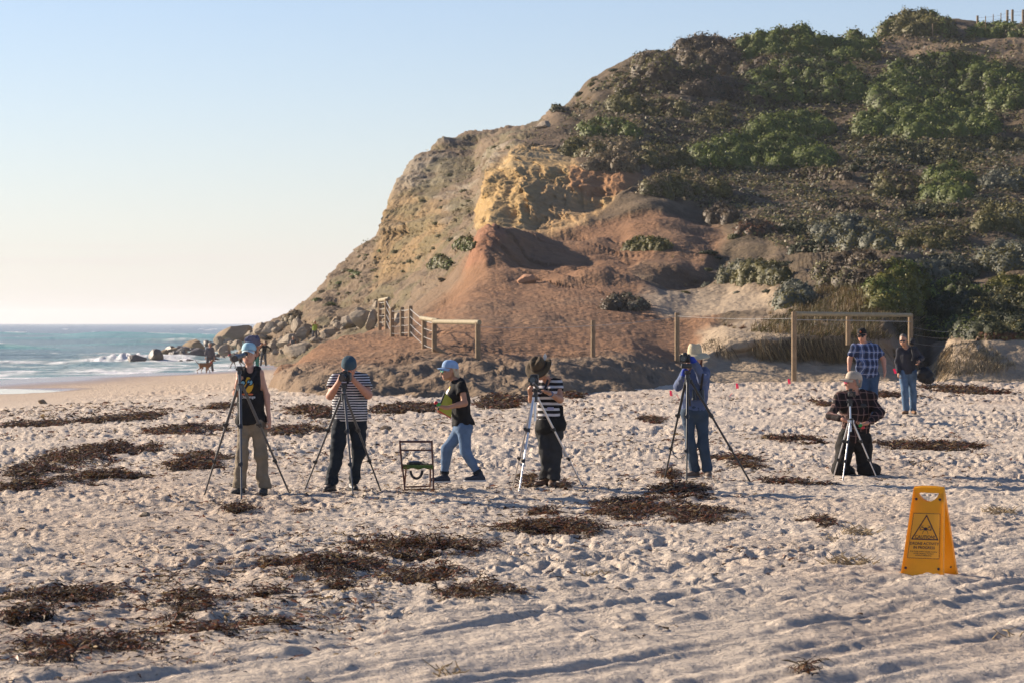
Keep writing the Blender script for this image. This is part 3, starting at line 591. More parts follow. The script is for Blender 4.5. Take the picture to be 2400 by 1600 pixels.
for r_ in ((297, 339, 834, 850, M_ROCKW, 'low dark wet rock farthest left in the breaking waves'), (345, 383, 825, 850, M_ROCKW, 'pointed dark wet rock beside the low rock in the waves'), (374, 393, 819, 836, M_ROCKT, 'small brown rock behind the pointed wet rock'),
           (393, 420, 818, 836, M_ROCKT, 'flat topped brown rock at the water right of the small one'), (427, 478, 797, 828, M_ROCKT, 'big rounded tan boulder standing apart at the sea edge'), (512, 592, 766, 812, M_ROCKT, 'largest tan boulder on top of the rock pile above the dog walker'),
           (596, 632, 757, 783, M_ROCK, 'tan boulder behind the person with the blue shirt'), (638, 661, 751, 768, M_ROCK, 'small pale block on the skyline of the rock pile'), (613, 652, 764, 796, M_ROCK, 'large pale leaning boulder in the middle of the rock pile'),
           (681, 711, 755, 784, M_ROCK, 'pale triangular boulder below the round bush'), (690, 721, 773, 796, M_ROCK, 'tilted grey boulder left of the lime green woman'), (748, 801, 767, 792, M_ROCKT, 'wide flat tan boulder right of the lime green woman'),
           (652, 699, 790, 816, M_ROCK, 'rounded grey boulder left of the seated person'), (672, 736, 808, 832, M_ROCK, 'flat pale slab under the seated person'), (822, 884, 726, 764, M_ROCK, 'long pale slab leaning left of the fence'),
           (856, 888, 737, 776, M_ROCK, 'upright white rock against the fence posts'), (872, 890, 711, 733, M_ROCK, 'small white block above the fence slab'), (800, 850, 745, 772, M_ROCK, 'pale broken rock at the foot of the fence slab'), (920, 950, 735, 760, M_ROCK, 'grey stone seen through the fence wires'),
           (417, 442, 822, 846, M_ROCKW, 'wet grey rock in front of the big rounded boulder'), (440, 478, 822, 848, M_ROCKW, 'broad wet grey rock behind the dog walker'), (505, 540, 805, 845, M_ROCK, 'grey boulder just left of the grey dog')):
    boulder(*r_)
rr = random.Random(5); n_ = 0
while n_ < 190:
    px = rr.uniform(400, 800); top_ = np.interp(px, [400, 520, 600, 700, 800], [828, 806, 775, 762, 752]); bot = np.interp(px, [400, 480, 560, 640, 720, 800], [848, 852, 846, 838, 818, 782]); py = rr.uniform(top_, bot)
    wpx = rr.choice((8, 10, 13, 17, 21, 26)) * (0.8 + .4 * rr.random()); wet = px < 500 or py > 838
    mm_ = M_ROCKW if wet else rr.choice((M_ROCK, M_ROCK, M_ROCKT))
    if boulder(px - wpx / 2, px + wpx / 2, py - wpx * .62, py, mm_, place_label('wet grey stone' if wet else 'pale stone' if mm_ is M_ROCK else 'tan stone', px, py - wpx * .3, wpx), 'wet stones at the water edge' if wet else 'smaller stones of the boulder pile'): n_ += 1
for i in range(26):
    px = rr.uniform(790, 900); py = rr.uniform(np.interp(px, [790, 900], [762, 700]), 776); wpx = rr.uniform(8, 18)
    boulder(px - wpx / 2, px + wpx / 2, py - wpx * .6, py, M_ROCK, place_label('broken white stone', px, py, wpx), 'white stones of the rockfall by the fence')
boulder(1258, 1290, 288, 304, M_ROCK, 'white rock outcrop at the crest where headland meets slope'); random.seed(12); boulder(1218, 1252, 642, 668, mat('red_clay_block', (.42, .22, .12), rough=.95, var=.2, vscale=2, bump=.8, bscale=4, bdist=.1), 'orange clay block standing on the red slope')
for px, py, w_, lb in ((905, 905, 34, 'small brown boulder at the mound foot beside the striped man'), (340, 1213, 26, 'grey stone half sunk in the sand lower left of the first tripod'), (396, 1288, 28, 'pale yellow stone on the sand below the seaweed clump'), (345, 1214, 14, None), (1835, 1330, 14, 'small white stone near the dry grass left of the sign'), (98, 922, 24, 'dark stone at the edge of the tidal pool')):
    if lb is None: continue
    d_ = CAMZ * F / (py - HOR); x_ = (px - 1200) / F * d_; z_ = ground_z(x_, d_); d_ = (CAMZ - z_) * F / (py - HOR); x_ = (px - 1200) / F * d_
    o = obj('stone', ROCKS[n_ % 7].copy()); o.data.materials.append(M_ROCKT if px in (98, 905) else M_ROCK); n_ += 1; r_ = w_ / F * d_ / 2; o.location = (x_, d_, ground_z(x_, d_) + r_ * .2); o.scale = (r_, r_, r_ * .6); o.rotation_euler.z = n_; tag(o, lb, 'stone')

# ------------------------------------------------------------------ shrubs, grass
def leaf_mat(name, trans=.14):
    return mat(name, attr=True, rough=.6, trans=trans, spec=.3)
M_LEAF = leaf_mat('leaves'); M_TWIG = mat('twigs', (.10, .075, .055), rough=.9)
def quads_at(p, n, size, aspect=1.6, jitter=.42, rs=None):
    """leaf sprays: one bent quad each, roughly facing n"""
    rs = rs or rng; N = len(p); nn = n + rs.normal(0, jitter, (N, 3)); nn /= np.linalg.norm(nn, axis=1, keepdims=True) + 1e-9
    t = np.cross(nn, rs.normal(0, 1, (N, 3))); t /= np.linalg.norm(t, axis=1, keepdims=True) + 1e-9; b = np.cross(nn, t); s_ = size * rs.uniform(.6, 1.35, (N, 1))
    v = np.stack([p - t * s_ * aspect * .5, p + b * s_ * .5 + nn * s_ * .12, p + t * s_ * aspect * .5, p - b * s_ * .5 + nn * s_ * .12], 1); return v
KIND = {  # leaf colours (dark, light), leaf size, jitter, twig share
 'green': ((.050, .070, .015), (.230, .270, .055)), 'olive': ((.065, .062, .020), (.235, .205, .065)), 'brown': ((.060, .045, .028), (.185, .135, .080)), 'grey': ((.085, .090, .060), (.215, .215, .150)),
 'yellow': ((.07, .075, .015), (.24, .21, .035)), 'dark': ((.028, .035, .014), (.085, .09, .035)), 'red': ((.10, .045, .02), (.26, .12, .06)), 'straw': ((.30, .21, .10), (.56, .42, .22)), 'tan': ((.14, .105, .055), (.32, .245, .135))}
def leaf_cols(N, kind, rs, lo=0.0, clump=None):
    a, b = [np.array(c) for c in KIND[kind]]; t = np.clip(rs.beta(2, 2.2, N) + (0 if clump is None else clump * .35), lo, 1); c = a * .7 + (b * .95 - a * .7) * t[:, None] ** 1.25; return c  # dark end lowered, hollows darker: shade of the gaps put into leaf colour
def dome_points(N, c, r, rs, seed):
    th = rs.uniform(0, 2 * np.pi, N); ph = np.arccos(rs.uniform(-.15, 1, N)); u = np.stack([np.cos(th) * np.sin(ph), np.sin(th) * np.sin(ph), np.cos(ph)], 1)
    cl = fbm(u[:, 0] * 3.4 + seed, u[:, 1] * 3.4, u[:, 2] * 3.4, seed=seed, o=3); rad = (1 + .34 * cl) * rs.uniform(.84, 1.03, N); nrm = u / np.array(r); nrm /= np.linalg.norm(nrm, axis=1, keepdims=True)
    return np.array(c) + u * np.array(r) * rad[:, None], nrm, cl
def core_dome(c, r, seed, n=10):
    th = np.linspace(0, 2 * np.pi, n, endpoint=False); ph = np.linspace(0, 1.75, 6); T, Q = np.meshgrid(th, ph); u = np.stack([np.cos(T) * np.sin(Q), np.sin(T) * np.sin(Q), np.cos(Q)], -1)
    cl = fbm(u[..., 0] * 3.4 + seed, u[..., 1] * 3.4, u[..., 2] * 3.4, seed=seed, o=3); v = np.array(c) + u * np.array(r) * (.86 * (1 + .34 * cl))[..., None]
    i = np.arange(6 * n).reshape(6, n); j = np.roll(i, -1, 1); f = np.stack([i[:-1], i[1:], j[1:], j[:-1]], -1).reshape(-1, 4); return v.reshape(-1, 3), f
stems_ = []
def mass(name, label, x0, x1, y0, y1, kind, kind2=None, n=None, leaf=.15, dens=.62, cat='shrub', group=None, sq=.62, twig=0.0, seed=0):
    """a shrub that spreads over part of the slope: several merged domes rooted in the ground"""
    rs = np.random.default_rng(seed + int(x0)); w_, h = x1 - x0, y1 - y0; rp0 = float(np.clip(h * .40, 9, 30)); V_ = []; Cc = []; CV = []; CF = []; cnt = 0; st = MB(); g0 = None; aa = 0; ns = 0
    rows_ = max(1, int(round((h - 1.35 * rp0) / (rp0 * .75))) + 1); n = max(1, int(round(w_ / (rp0 * 1.15))))
    for r_i in range(rows_):
        for i in range(n):
            u = (i + .5 + (.5 if r_i % 2 else 0) + rs.uniform(-.3, .3)) / n; edge = abs(u - .5) * 2
            if edge > 1.0: continue
            rp = rp0 * rs.uniform(.8, 1.25); px = x0 + rp * .6 + (w_ - 1.2 * rp) * u; ytop = y0 + h * .40 * edge ** 2.4; k_ = r_i / max(1, rows_ - 1)
            tp = ytop + (y1 - 1.35 * rp - ytop) * k_ + rs.uniform(-.12, .12) * rp; py = min(y1 + 3, tp + 1.45 * rp); g = hit(px, py - 2)
            if g is None: continue
            s_ = g.y / F; rx = rp * s_ * rs.uniform(1.0, 1.35); rz = max((py - tp) * s_ * .95, .25); c = (g.x, g.y + rx * .45, g.z - rz * .10); r = (rx, rx * 1.05, rz)
            a_ = (rp * 2) * (py - tp) * .182; N = int(a_ * dens * (1 if r_i == 0 else .8)) + 16; sd = int(rs.integers(999)); p, nr, cl = dome_points(N, c, r, rs, sd); q = quads_at(p, nr, leaf * g.y / 190.0, rs=rs)
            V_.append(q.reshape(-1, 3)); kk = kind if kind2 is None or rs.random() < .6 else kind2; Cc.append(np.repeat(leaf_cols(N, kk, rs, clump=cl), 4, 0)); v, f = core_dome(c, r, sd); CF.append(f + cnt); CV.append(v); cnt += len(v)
            if g0 is None or abs(px - (x0 + x1) / 2) < aa: g0 = g; aa = abs(px - (x0 + x1) / 2)
            if ns < 3:
                ns += 1; an_ = rs.uniform(0, 6.28); o_ = [Vector((g.x, g.y + rx * .5, g.z - .2)), Vector((g.x + rx * .6 * math.cos(an_), g.y + rx * (.5 + .6 * math.sin(an_)), g.z + rz * .75))]; stems_.append(o_)
    if g0 is None: return None
    t = thing(name, label, cat, tuple(g0), group); off = np.array(g0)
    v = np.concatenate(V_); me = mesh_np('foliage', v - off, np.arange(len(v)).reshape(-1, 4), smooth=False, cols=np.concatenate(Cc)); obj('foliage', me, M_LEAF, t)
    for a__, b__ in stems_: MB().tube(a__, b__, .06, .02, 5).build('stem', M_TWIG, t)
    stems_.clear(); v = np.concatenate(CV); a, b = [np.array(c) for c in KIND[kind]]; me = mesh_np('shade_core', v - off, np.concatenate(CF), cols=np.tile(a * .8 + b * .2, (len(v), 1))); obj('shade_core', me, M_LEAF, t); return t  # closed core in darker leaf colour, painting the shade inside the shrub
big = [
 ('leafy_shrub', 'bright green leafy shrub, widest one in the middle of the slope', 1612, 1962, 298, 394, 'green'), ('leafy_shrub', 'small low green shrub at the left end of the bright green shrub', 1558, 1622, 352, 392, 'olive'),
 ('leafy_shrub', 'dark green shrub just above the bright green one', 1748, 1962, 252, 318, 'green'), ('leafy_shrub', 'long green shrub at right with small clearing below it', 1990, 2350, 228, 322, 'green'),
 ('leafy_shrub', 'long dark green thicket climbing right below the summit, left half', 1735, 2040, 122, 240, 'green', 'dark'), ('leafy_shrub', 'long dark green thicket below the summit, right half at frame edge', 2030, 2420, 114, 258, 'green', 'dark'),
 ('leafy_shrub', 'green leafy shrub along the skyline left of the summit hump', 1722, 2070, 48, 140, 'green', 'olive'), ('domed_shrub', 'dome shaped shrub alone on the summit skyline', 2030, 2240, 12, 82, 'olive', 'green'),
 ('low_shrub', 'low green shrub below the fence on the summit at right', 2262, 2430, 46, 88, 'green', 'tan'), ('twiggy_shrub', 'brown leafless bush on the skyline left of the green shrubs', 1570, 1732, 68, 152, 'brown', 'tan'),
 ('twiggy_shrub', 'grey brown bush under the leafless skyline bush', 1585, 1735, 132, 225, 'brown', 'dark'), ('twiggy_shrub', 'brown scrub below the skyline shrubs, above the long thicket', 1730, 1900, 120, 180, 'brown', 'olive'), ('scrub_bush', 'dark scrub down the skyline edge left of the brown bush', 1470, 1590, 110, 190, 'brown', 'olive'),
 ('scrub_bush', 'yellow olive bush on the upper left slope', 1422, 1508, 204, 262, 'olive', 'yellow'), ('scrub_bush', 'round dark olive bush in the dry upper slope', 1626, 1714, 246, 294, 'olive'), ('scrub_bush', 'flat green shrub patch above the yellow cliff', 1350, 1500, 270, 318, 'green', 'olive'),
 ('scrub_bush', 'olive bush directly above the cliff top', 1312, 1418, 316, 366, 'olive', 'tan'), ('scrub_bush', 'yellowish olive bush between the cliff and the bright green shrub', 1480, 1610, 328, 388, 'olive', 'tan'), ('scrub_bush', 'brown overhanging scrub on the lip of the orange face', 1370, 1500, 350, 398, 'tan', 'brown'),
 ('scrub_bush', 'low olive bush right of the orange face', 1492, 1714, 392, 458, 'olive', 'tan'), ('round_shrub', 'large round green bush on the right side of the slope', 2155, 2292, 368, 470, 'green', 'olive'), ('scrub_bush', 'brown green bush left of the large round bush', 2040, 2165, 392, 462, 'olive', 'brown'),
 ('saltbush', 'grey green saltbush in the middle of the right slope', 1890, 2096, 494, 580, 'grey', 'olive'), ('twiggy_shrub', 'round russet twiggy bush on bare ground', 1726, 1816, 503, 552, 'brown', 'red'), ('twiggy_shrub', 'grey brown twiggy bush left of the russet one', 1646, 1734, 468, 524, 'brown'),
 ('scrub_bush', 'mixed green bush on the clay spur above the pale sand', 1680, 1860, 600, 660, 'olive', 'grey'), ('scrub_bush', 'yellow flecked bush capping the clay bank', 1462, 1574, 550, 586, 'olive', 'yellow'), ('twiggy_shrub', 'sprawling grey bush at the foot of the red clay', 1404, 1520, 682, 728, 'brown', 'grey'),
 ('saltbush', 'pale grey green bush on the left shoulder of the dune', 1822, 1910, 648, 716, 'grey', 'olive'), ('scrub_bush', 'brown olive bush along the dune crest', 1905, 2100, 578, 668, 'brown', 'olive'), ('leafy_shrub', 'yellow green bush on the dune behind the right railing', 2030, 2190, 600, 730, 'yellow', 'green'),
 ('dark_shrub', 'dark green bush filling the hollow right of the railing', 2150, 2330, 640, 790, 'dark', 'green'), ('dark_shrub', 'dark shrubs behind the right sand bank at frame edge', 2270, 2460, 660, 790, 'dark', 'olive'), ('leafy_shrub', 'sunlit yellow bush at the right edge above the dark shrubs', 2305, 2440, 638, 690, 'yellow'),
 ('saltbush', 'grey mounded bush behind the dune crest at right', 2120, 2300, 590, 650, 'grey', 'dark'), ('saltbush', 'blue grey bushes at the right edge of the slope', 2290, 2440, 555, 630, 'grey', 'olive'), ('scrub_bush', 'olive bushes on the far right in the middle of the slope', 2280, 2440, 465, 540, 'olive', 'grey'),
 ('round_shrub', 'round tan bush at the seaward foot of the headland', 664, 712, 724, 754, 'tan', 'brown'), ('scrub_bush', 'green bush strip low in the headland gully', 1006, 1062, 594, 626, 'olive', 'green'), ('scrub_bush', 'green bush strip high in the headland gully', 1062, 1120, 552, 582, 'olive', 'green'),
 ('heath_shrub', 'flat dark heath band below the long green right shrub', 2025, 2205, 328, 364, 'dark', 'olive'), ('heath_shrub', 'flat olive heath band at the right edge below the long green shrub', 2180, 2430, 316, 352, 'olive', 'dark'), ('heath_shrub', 'second dark heath band just above the large round bush', 2105, 2310, 350, 382, 'dark', 'olive'),
 ('heath_shrub', 'dark heath patch right of the sandy gap', 1985, 2110, 370, 402, 'dark', 'brown'), ('heath_shrub', 'brown heath patch under the bright green shrub\'s right end', 1850, 1995, 388, 420, 'brown', 'olive'), ('saltbush', 'grey bush at the right edge beside the large round bush', 2296, 2440, 384, 446, 'grey', 'olive'),
 ('heath_shrub', 'dark low mat between the large round bush and the saltbush', 2110, 2260, 474, 508, 'dark', 'olive'), ('scrub_bush', 'olive brown bush right of the grey green saltbush', 2105, 2275, 528, 582, 'olive', 'brown'), ('heath_shrub', 'brown mat left above the saltbush', 1905, 2060, 462, 494, 'brown', 'dark'), ('heath_shrub', 'dark mat on bare ground right of the russet bush', 1822, 1902, 520, 548, 'dark'),
 ('scrub_bush', 'brown olive bush above the yellow olive upper bush', 1440, 1560, 176, 216, 'brown', 'olive'), ('scrub_bush', 'olive scrub between the two upper left bushes', 1505, 1620, 226, 272, 'olive', 'brown'), ('scrub_bush', 'brown scrub right of the round dark olive bush', 1712, 1800, 196, 246, 'brown', 'olive'), ('scrub_bush', 'tan scrub below the flat green patch', 1410, 1500, 318, 352, 'tan', 'olive'), ('heath_shrub', 'dark mat left of the dune crest bush', 1850, 1960, 560, 592, 'dark', 'brown'),
 ('succulent_mat', 'reddish green succulent mat on top of the right sand bank', 2290, 2425, 764, 796, 'red', 'olive'),
 ('scrub_bush', 'tiny dark bush on the crest above the cliff', 1292, 1318, 242, 262, 'dark', 'olive')]
for b_ in big: mass(b_[0], b_[1], *b_[2:6], *b_[6:], seed=3, dens=.75 if 'twiggy' in b_[0] else .86, leaf=.11 if 'twiggy' in b_[0] else .115)

# smaller bushes: shared meshes, one object each
def bush_mesh(kind, seed, sq=.6, N=260, leaf=.13, spiky=False):
    rs = np.random.default_rng(seed); p, nr, cl = dome_points(N, (0, 0, 0), (1, 1, sq * 1.0), rs, seed)
    if spiky:
        b0 = p * .12; t = np.cross(nr, rs.normal(0, 1, nr.shape)); t /= np.linalg.norm(t, axis=1, keepdims=True); q = np.stack([b0 - t * .03, b0 + t * .03, p * 1.1 + t * .01, p * 1.1 - t * .01], 1)
    else: q = quads_at(p, nr, leaf, rs=rs)
    v = q.reshape(-1, 3); c = np.repeat(leaf_cols(N, kind, rs, clump=cl), 4, 0); f = np.arange(len(v)).reshape(-1, 4)
    if not spiky:
        cv, cf = core_dome((0, 0, 0), (1, 1, sq), seed); a, b = [np.array(k) for k in KIND[kind]]; f = np.concatenate([f, cf + len(v)]); v = np.concatenate([v, cv]); c = np.concatenate([c, np.tile(a * .75 + b * .25, (len(cv), 1))])  # small bushes get the same core, inner shade painted as darker leaf tone
    me = mesh_np('bush', v, f, smooth=False, cols=c); me.materials.append(M_LEAF); return me
BM = {'olive': [bush_mesh('olive', i, .55) for i in (1, 2)], 'grey': [bush_mesh('grey', i, .7, leaf=.13) for i in (3, 4)], 'brown': [bush_mesh('brown', i, .6, leaf=.12, N=220) for i in (5, 6)], 'dark': [bush_mesh('dark', i, .38) for i in (7, 8)],
      'green': [bush_mesh('green', 9, .5), bush_mesh('green', 10, .6)], 'straw': [bush_mesh('straw', 11, 1.1, N=120, spiky=True), bush_mesh('tan', 12, 1.0, N=120, spiky=True)], 'red': [bush_mesh('red', 13, .9, N=110, spiky=True)], 'tan': [bush_mesh('tan', 14, .5, leaf=.12)]}
NM = {'olive': 'scrub_bush', 'grey': 'cushion_bush', 'brown': 'twiggy_bush', 'dark': 'heath_mat', 'green': 'leafy_bush', 'straw': 'grass_tussock', 'red': 'succulent_clump', 'tan': 'dry_bush'}
TX = {'olive': 'small olive green scrub bush', 'grey': 'small round grey cushion bush', 'brown': 'small brown twiggy bush', 'dark': 'low dark heath mat', 'green': 'small bright green bush', 'straw': 'straw coloured grass tussock', 'red': 'reddish succulent clump', 'tan': 'dry tan bush'}
ZN = [('along the seaward skyline of the slope', [(1335, 212), (1400, 182), (1480, 146), (1560, 112), (1590, 140), (1490, 180), (1345, 250)], 20, ('olive', 'brown', 'tan', 'dark')),
      ('on the upper slope under the skyline', [(1330, 260), (1480, 150), (1720, 150), (1740, 260), (1600, 330), (1330, 340)], 42, ('olive', 'brown', 'tan', 'straw', 'olive')),
      ('between the green shrubs of the middle slope', [(1540, 240), (1960, 200), (2000, 330), (2020, 400), (1600, 400)], 26, ('olive', 'brown', 'tan', 'straw', 'dark')),
      ('on the heathy ground right of the bright green shrub', [(1960, 315), (2420, 310), (2420, 380), (2000, 385)], 36, ('dark', 'dark', 'green', 'straw', 'grey')),
      ('on the bare brown ground in the middle of the slope', [(1560, 395), (2150, 385), (2150, 480), (1900, 500), (1660, 600), (1560, 560)], 44, ('grey', 'dark', 'tan', 'brown', 'olive')),
      ('on the right hand slope above the dune', [(1860, 480), (2420, 380), (2420, 640), (2150, 600), (1850, 600)], 62, ('grey', 'grey', 'dark', 'straw', 'red', 'brown', 'olive')),
      ('on the clay spur above the pale sand', [(1560, 590), (1860, 580), (1860, 690), (1600, 690)], 16, ('grey', 'olive', 'dark', 'straw')),
      ('on the headland cliff face', [(780, 650), (960, 440), (1010, 345), (1250, 310), (1120, 400), (1090, 540), (900, 680)], 34, ('olive', 'tan', 'olive')),
      ('along the seaward edge of the headland', [(700, 730), (780, 660), (880, 570), (900, 600), (800, 710)], 20, ('olive', 'green', 'tan')),
      ('on the pale dune top by the railing', [(1660, 760), (1860, 720), (1900, 760), (1700, 790)], 8, ('red', 'straw')), ('on the summit terrace', [(2060, 80), (2400, 78), (2400, 110), (2060, 105)], 10, ('grey', 'tan', 'brown')),
      ('on top of the right sand bank', [(2236, 778), (2400, 764), (2400, 786), (2250, 790)], 14, ('red', 'red', 'straw'))]
rr = random.Random(11); small = {}
for where, pg, cnt, kinds in ZN:
    pa = np.array(pg, float); k = 0; tries = 0
    while k < cnt and tries < 4000:
        tries += 1; px = rr.uniform(pa[:, 0].min(), pa[:, 0].max()); py = rr.uniform(pa[:, 1].min(), pa[:, 1].max())
        if poly_mask(np.array([px]), np.array([py]), pg, .5)[0] < .5: continue
        g = hit(px, py)
        if g is None: continue
        kd = rr.choice(kinds); wpx = rr.uniform(14, 36) * (1.5 if kd == 'dark' else 1) * (.7 if kd in ('straw', 'red') else 1) * (.75 if 'headland' in where else 1); me = rr.choice(BM[kd]); s_ = wpx / F * g.y / 2
        o = obj(NM[kd], me); o.location = (g.x, g.y + s_ * .3, g.z - s_ * .08); o.scale = (s_, s_, s_ * rr.uniform(.8, 1.2)); o.rotation_euler = (0, 0, rr.uniform(0, 6.28)); tag(o, place_label(TX[kd].replace('small ', ''), px, py, wpx), 'bush' if kd != 'straw' else 'grass', 'small bushes ' + where if kd != 'straw' else 'grass tussocks ' + where); k += 1

# low ground cover that nobody could count
def cover(name, label, pg, n, kinds, size, up=0.0, ymax=None, blade=False, lean=(0, 0, 0), ln=.5, wid=.02, keep=None):
    pa = np.array(pg, float); rs = np.random.default_rng(len(name) + n); px = rs.uniform(pa[:, 0].min(), pa[:, 0].max(), n * 2); py = rs.uniform(pa[:, 1].min(), pa[:, 1].max(), n * 2)
    ok = poly_mask(px, py, pg, .5) > .5; px, py = px[ok][:n], py[ok][:n]; G = []; 
    for a, b in zip(px, py):
        g = hit(a, b)
        if g is not None: G.append(g[:])
    G = np.array(G); cl = fbm(G[:, 0] * .35, G[:, 1] * .25, seed=n, o=3)
    if keep is not None: m_ = cl + rs.uniform(-.2, .2, len(cl)) > keep; G = G[m_]; cl = cl[m_]
    N = len(G); kk = rs.integers(0, len(kinds), N); c = np.zeros((N, 3))
    for i, kd in enumerate(kinds): m_ = kk == i; c[m_] = leaf_cols(int(m_.sum()), kd, rs, clump=cl[m_])
    if blade:
        per = blade; G = np.repeat(G, per, 0) + rs.normal(0, .10, (N * per, 3)) * (1, 1, .2); c = np.repeat(c, per, 0) * rs.uniform(.75, 1.25, (N * per, 1)); N = len(G); a = rs.uniform(0, 6.28, N); l_ = ln * rs.uniform(.5, 1.3, N)[:, None]
        dv = np.array(lean) + np.stack([np.cos(a) * .45, np.sin(a) * .45, np.full(N, up)], 1); dv /= np.linalg.norm(dv, axis=1, keepdims=True); sd = np.stack([-np.sin(a + .8), np.cos(a + .8) * .4, 0 * a], 1) * wid * (G[:, 1:2] / 100)
        mid = G + dv * l_ * .55; tip = mid + (dv * .6 + np.array([.25, -.1, -.55]) * (.9 if up > 0 else 1.2)) * l_ * .5
        v = np.stack([G - sd, G + sd, mid + sd * .8, mid - sd * .8, tip], 1); i = np.arange(N) * 5; f = np.concatenate([np.stack([i, i + 1, i + 2, i + 3], 1), np.stack([i + 3, i + 2, i + 4, i + 4], 1)[:, :3].repeat(1, 0)[:, [0, 1, 2, 2]]]); 
        me = bpy.data.meshes.new(name); f3 = np.concatenate([np.stack([i, i + 1, i + 2], 1), np.stack([i, i + 2, i + 3], 1), np.stack([i + 3, i + 2, i + 4], 1)]); me = mesh_np(name, v.reshape(-1, 3), f3, smooth=False, cols=np.repeat(c, 5, 0))
    else:
        per = 6; G = np.repeat(G, per, 0); c = np.repeat(c, per, 0); s_ = (size * G[:, 1] / 190)[:, None]; N = len(G); p = G + rs.normal(0, 1, (N, 3)) * s_ * (1.1, 1.1, .35) + (0, 0, .5) * s_; nr = np.tile([-.2, -.4, 1.0], (N, 1)); q = quads_at(p, nr, .62 * s_, rs=rs)
        me = mesh_np(name, q.reshape(-1, 3), np.arange(N * 4).reshape(-1, 4), smooth=False, cols=np.repeat(c * rs.uniform(.75, 1.3, (N, 1)), 4, 0))
    return tag(obj(name, me, M_LEAF), label, None, kind='stuff')
cover('ground_cover', 'low mixed scrub and dry grass covering the hillside', [(1320, 340), (1320, 260), (1500, 140), (1740, 70), (2440, 90), (2440, 640), (2150, 590), (1850, 590), (1680, 500), (1560, 460), (1520, 390)], 11000, ('olive', 'olive', 'tan', 'dark', 'olive', 'brown'), .24, keep=-.14)
cover('heath_cover', 'mats of low heath and saltbush on the right slope', [(1600, 400), (1960, 300), (2440, 300), (2440, 640), (2150, 600), (1850, 590), (1700, 520)], 5200, ('dark', 'olive', 'grey', 'brown', 'olive'), .24, keep=.02)
cover('headland_scrub', 'thin dry scrub clinging to the headland', [(780, 660), (960, 440), (1010, 340), (1250, 300), (1320, 260), (1300, 330), (1150, 390), (1100, 520), (950, 660), (800, 730)], 1500, ('olive', 'tan', 'olive'), .13, keep=.05)
cover('dune_grass', 'straw and green dune grass on the bank behind the right railing', [(1850, 740), (1880, 700), (1960, 650), (2060, 640), (2170, 690), (2180, 790), (2120, 800), (1900, 790), (1760, 778), (1780, 755)], 2300, ('straw', 'tan', 'olive', 'olive', 'brown'), .2, blade=6, up=.55, ln=.42, wid=.011, lean=(.35, -.2, 0), keep=-.3)
cover('hanging_grass', 'dry roots and grass hanging over the eroded bank edge', [(1650, 800), (1700, 788), (1900, 782), (2120, 790), (2140, 850), (2000, 838), (1900, 828), (1700, 826), (1650, 815)], 2300, ('straw', 'tan', 'brown', 'tan', 'straw'), .2, blade=4, up=-.8, ln=.62, wid=.012, lean=(.25, -.7, 0), keep=.02)
cover('bank_roots', 'dry roots hanging down the right sand bank', [(2200, 850), (2225, 806), (2300, 795), (2380, 850), (2215, 885)], 900, ('straw', 'tan'), .2, blade=5, up=-.8, ln=.75, wid=.013, lean=(-.3, -.5, 0))
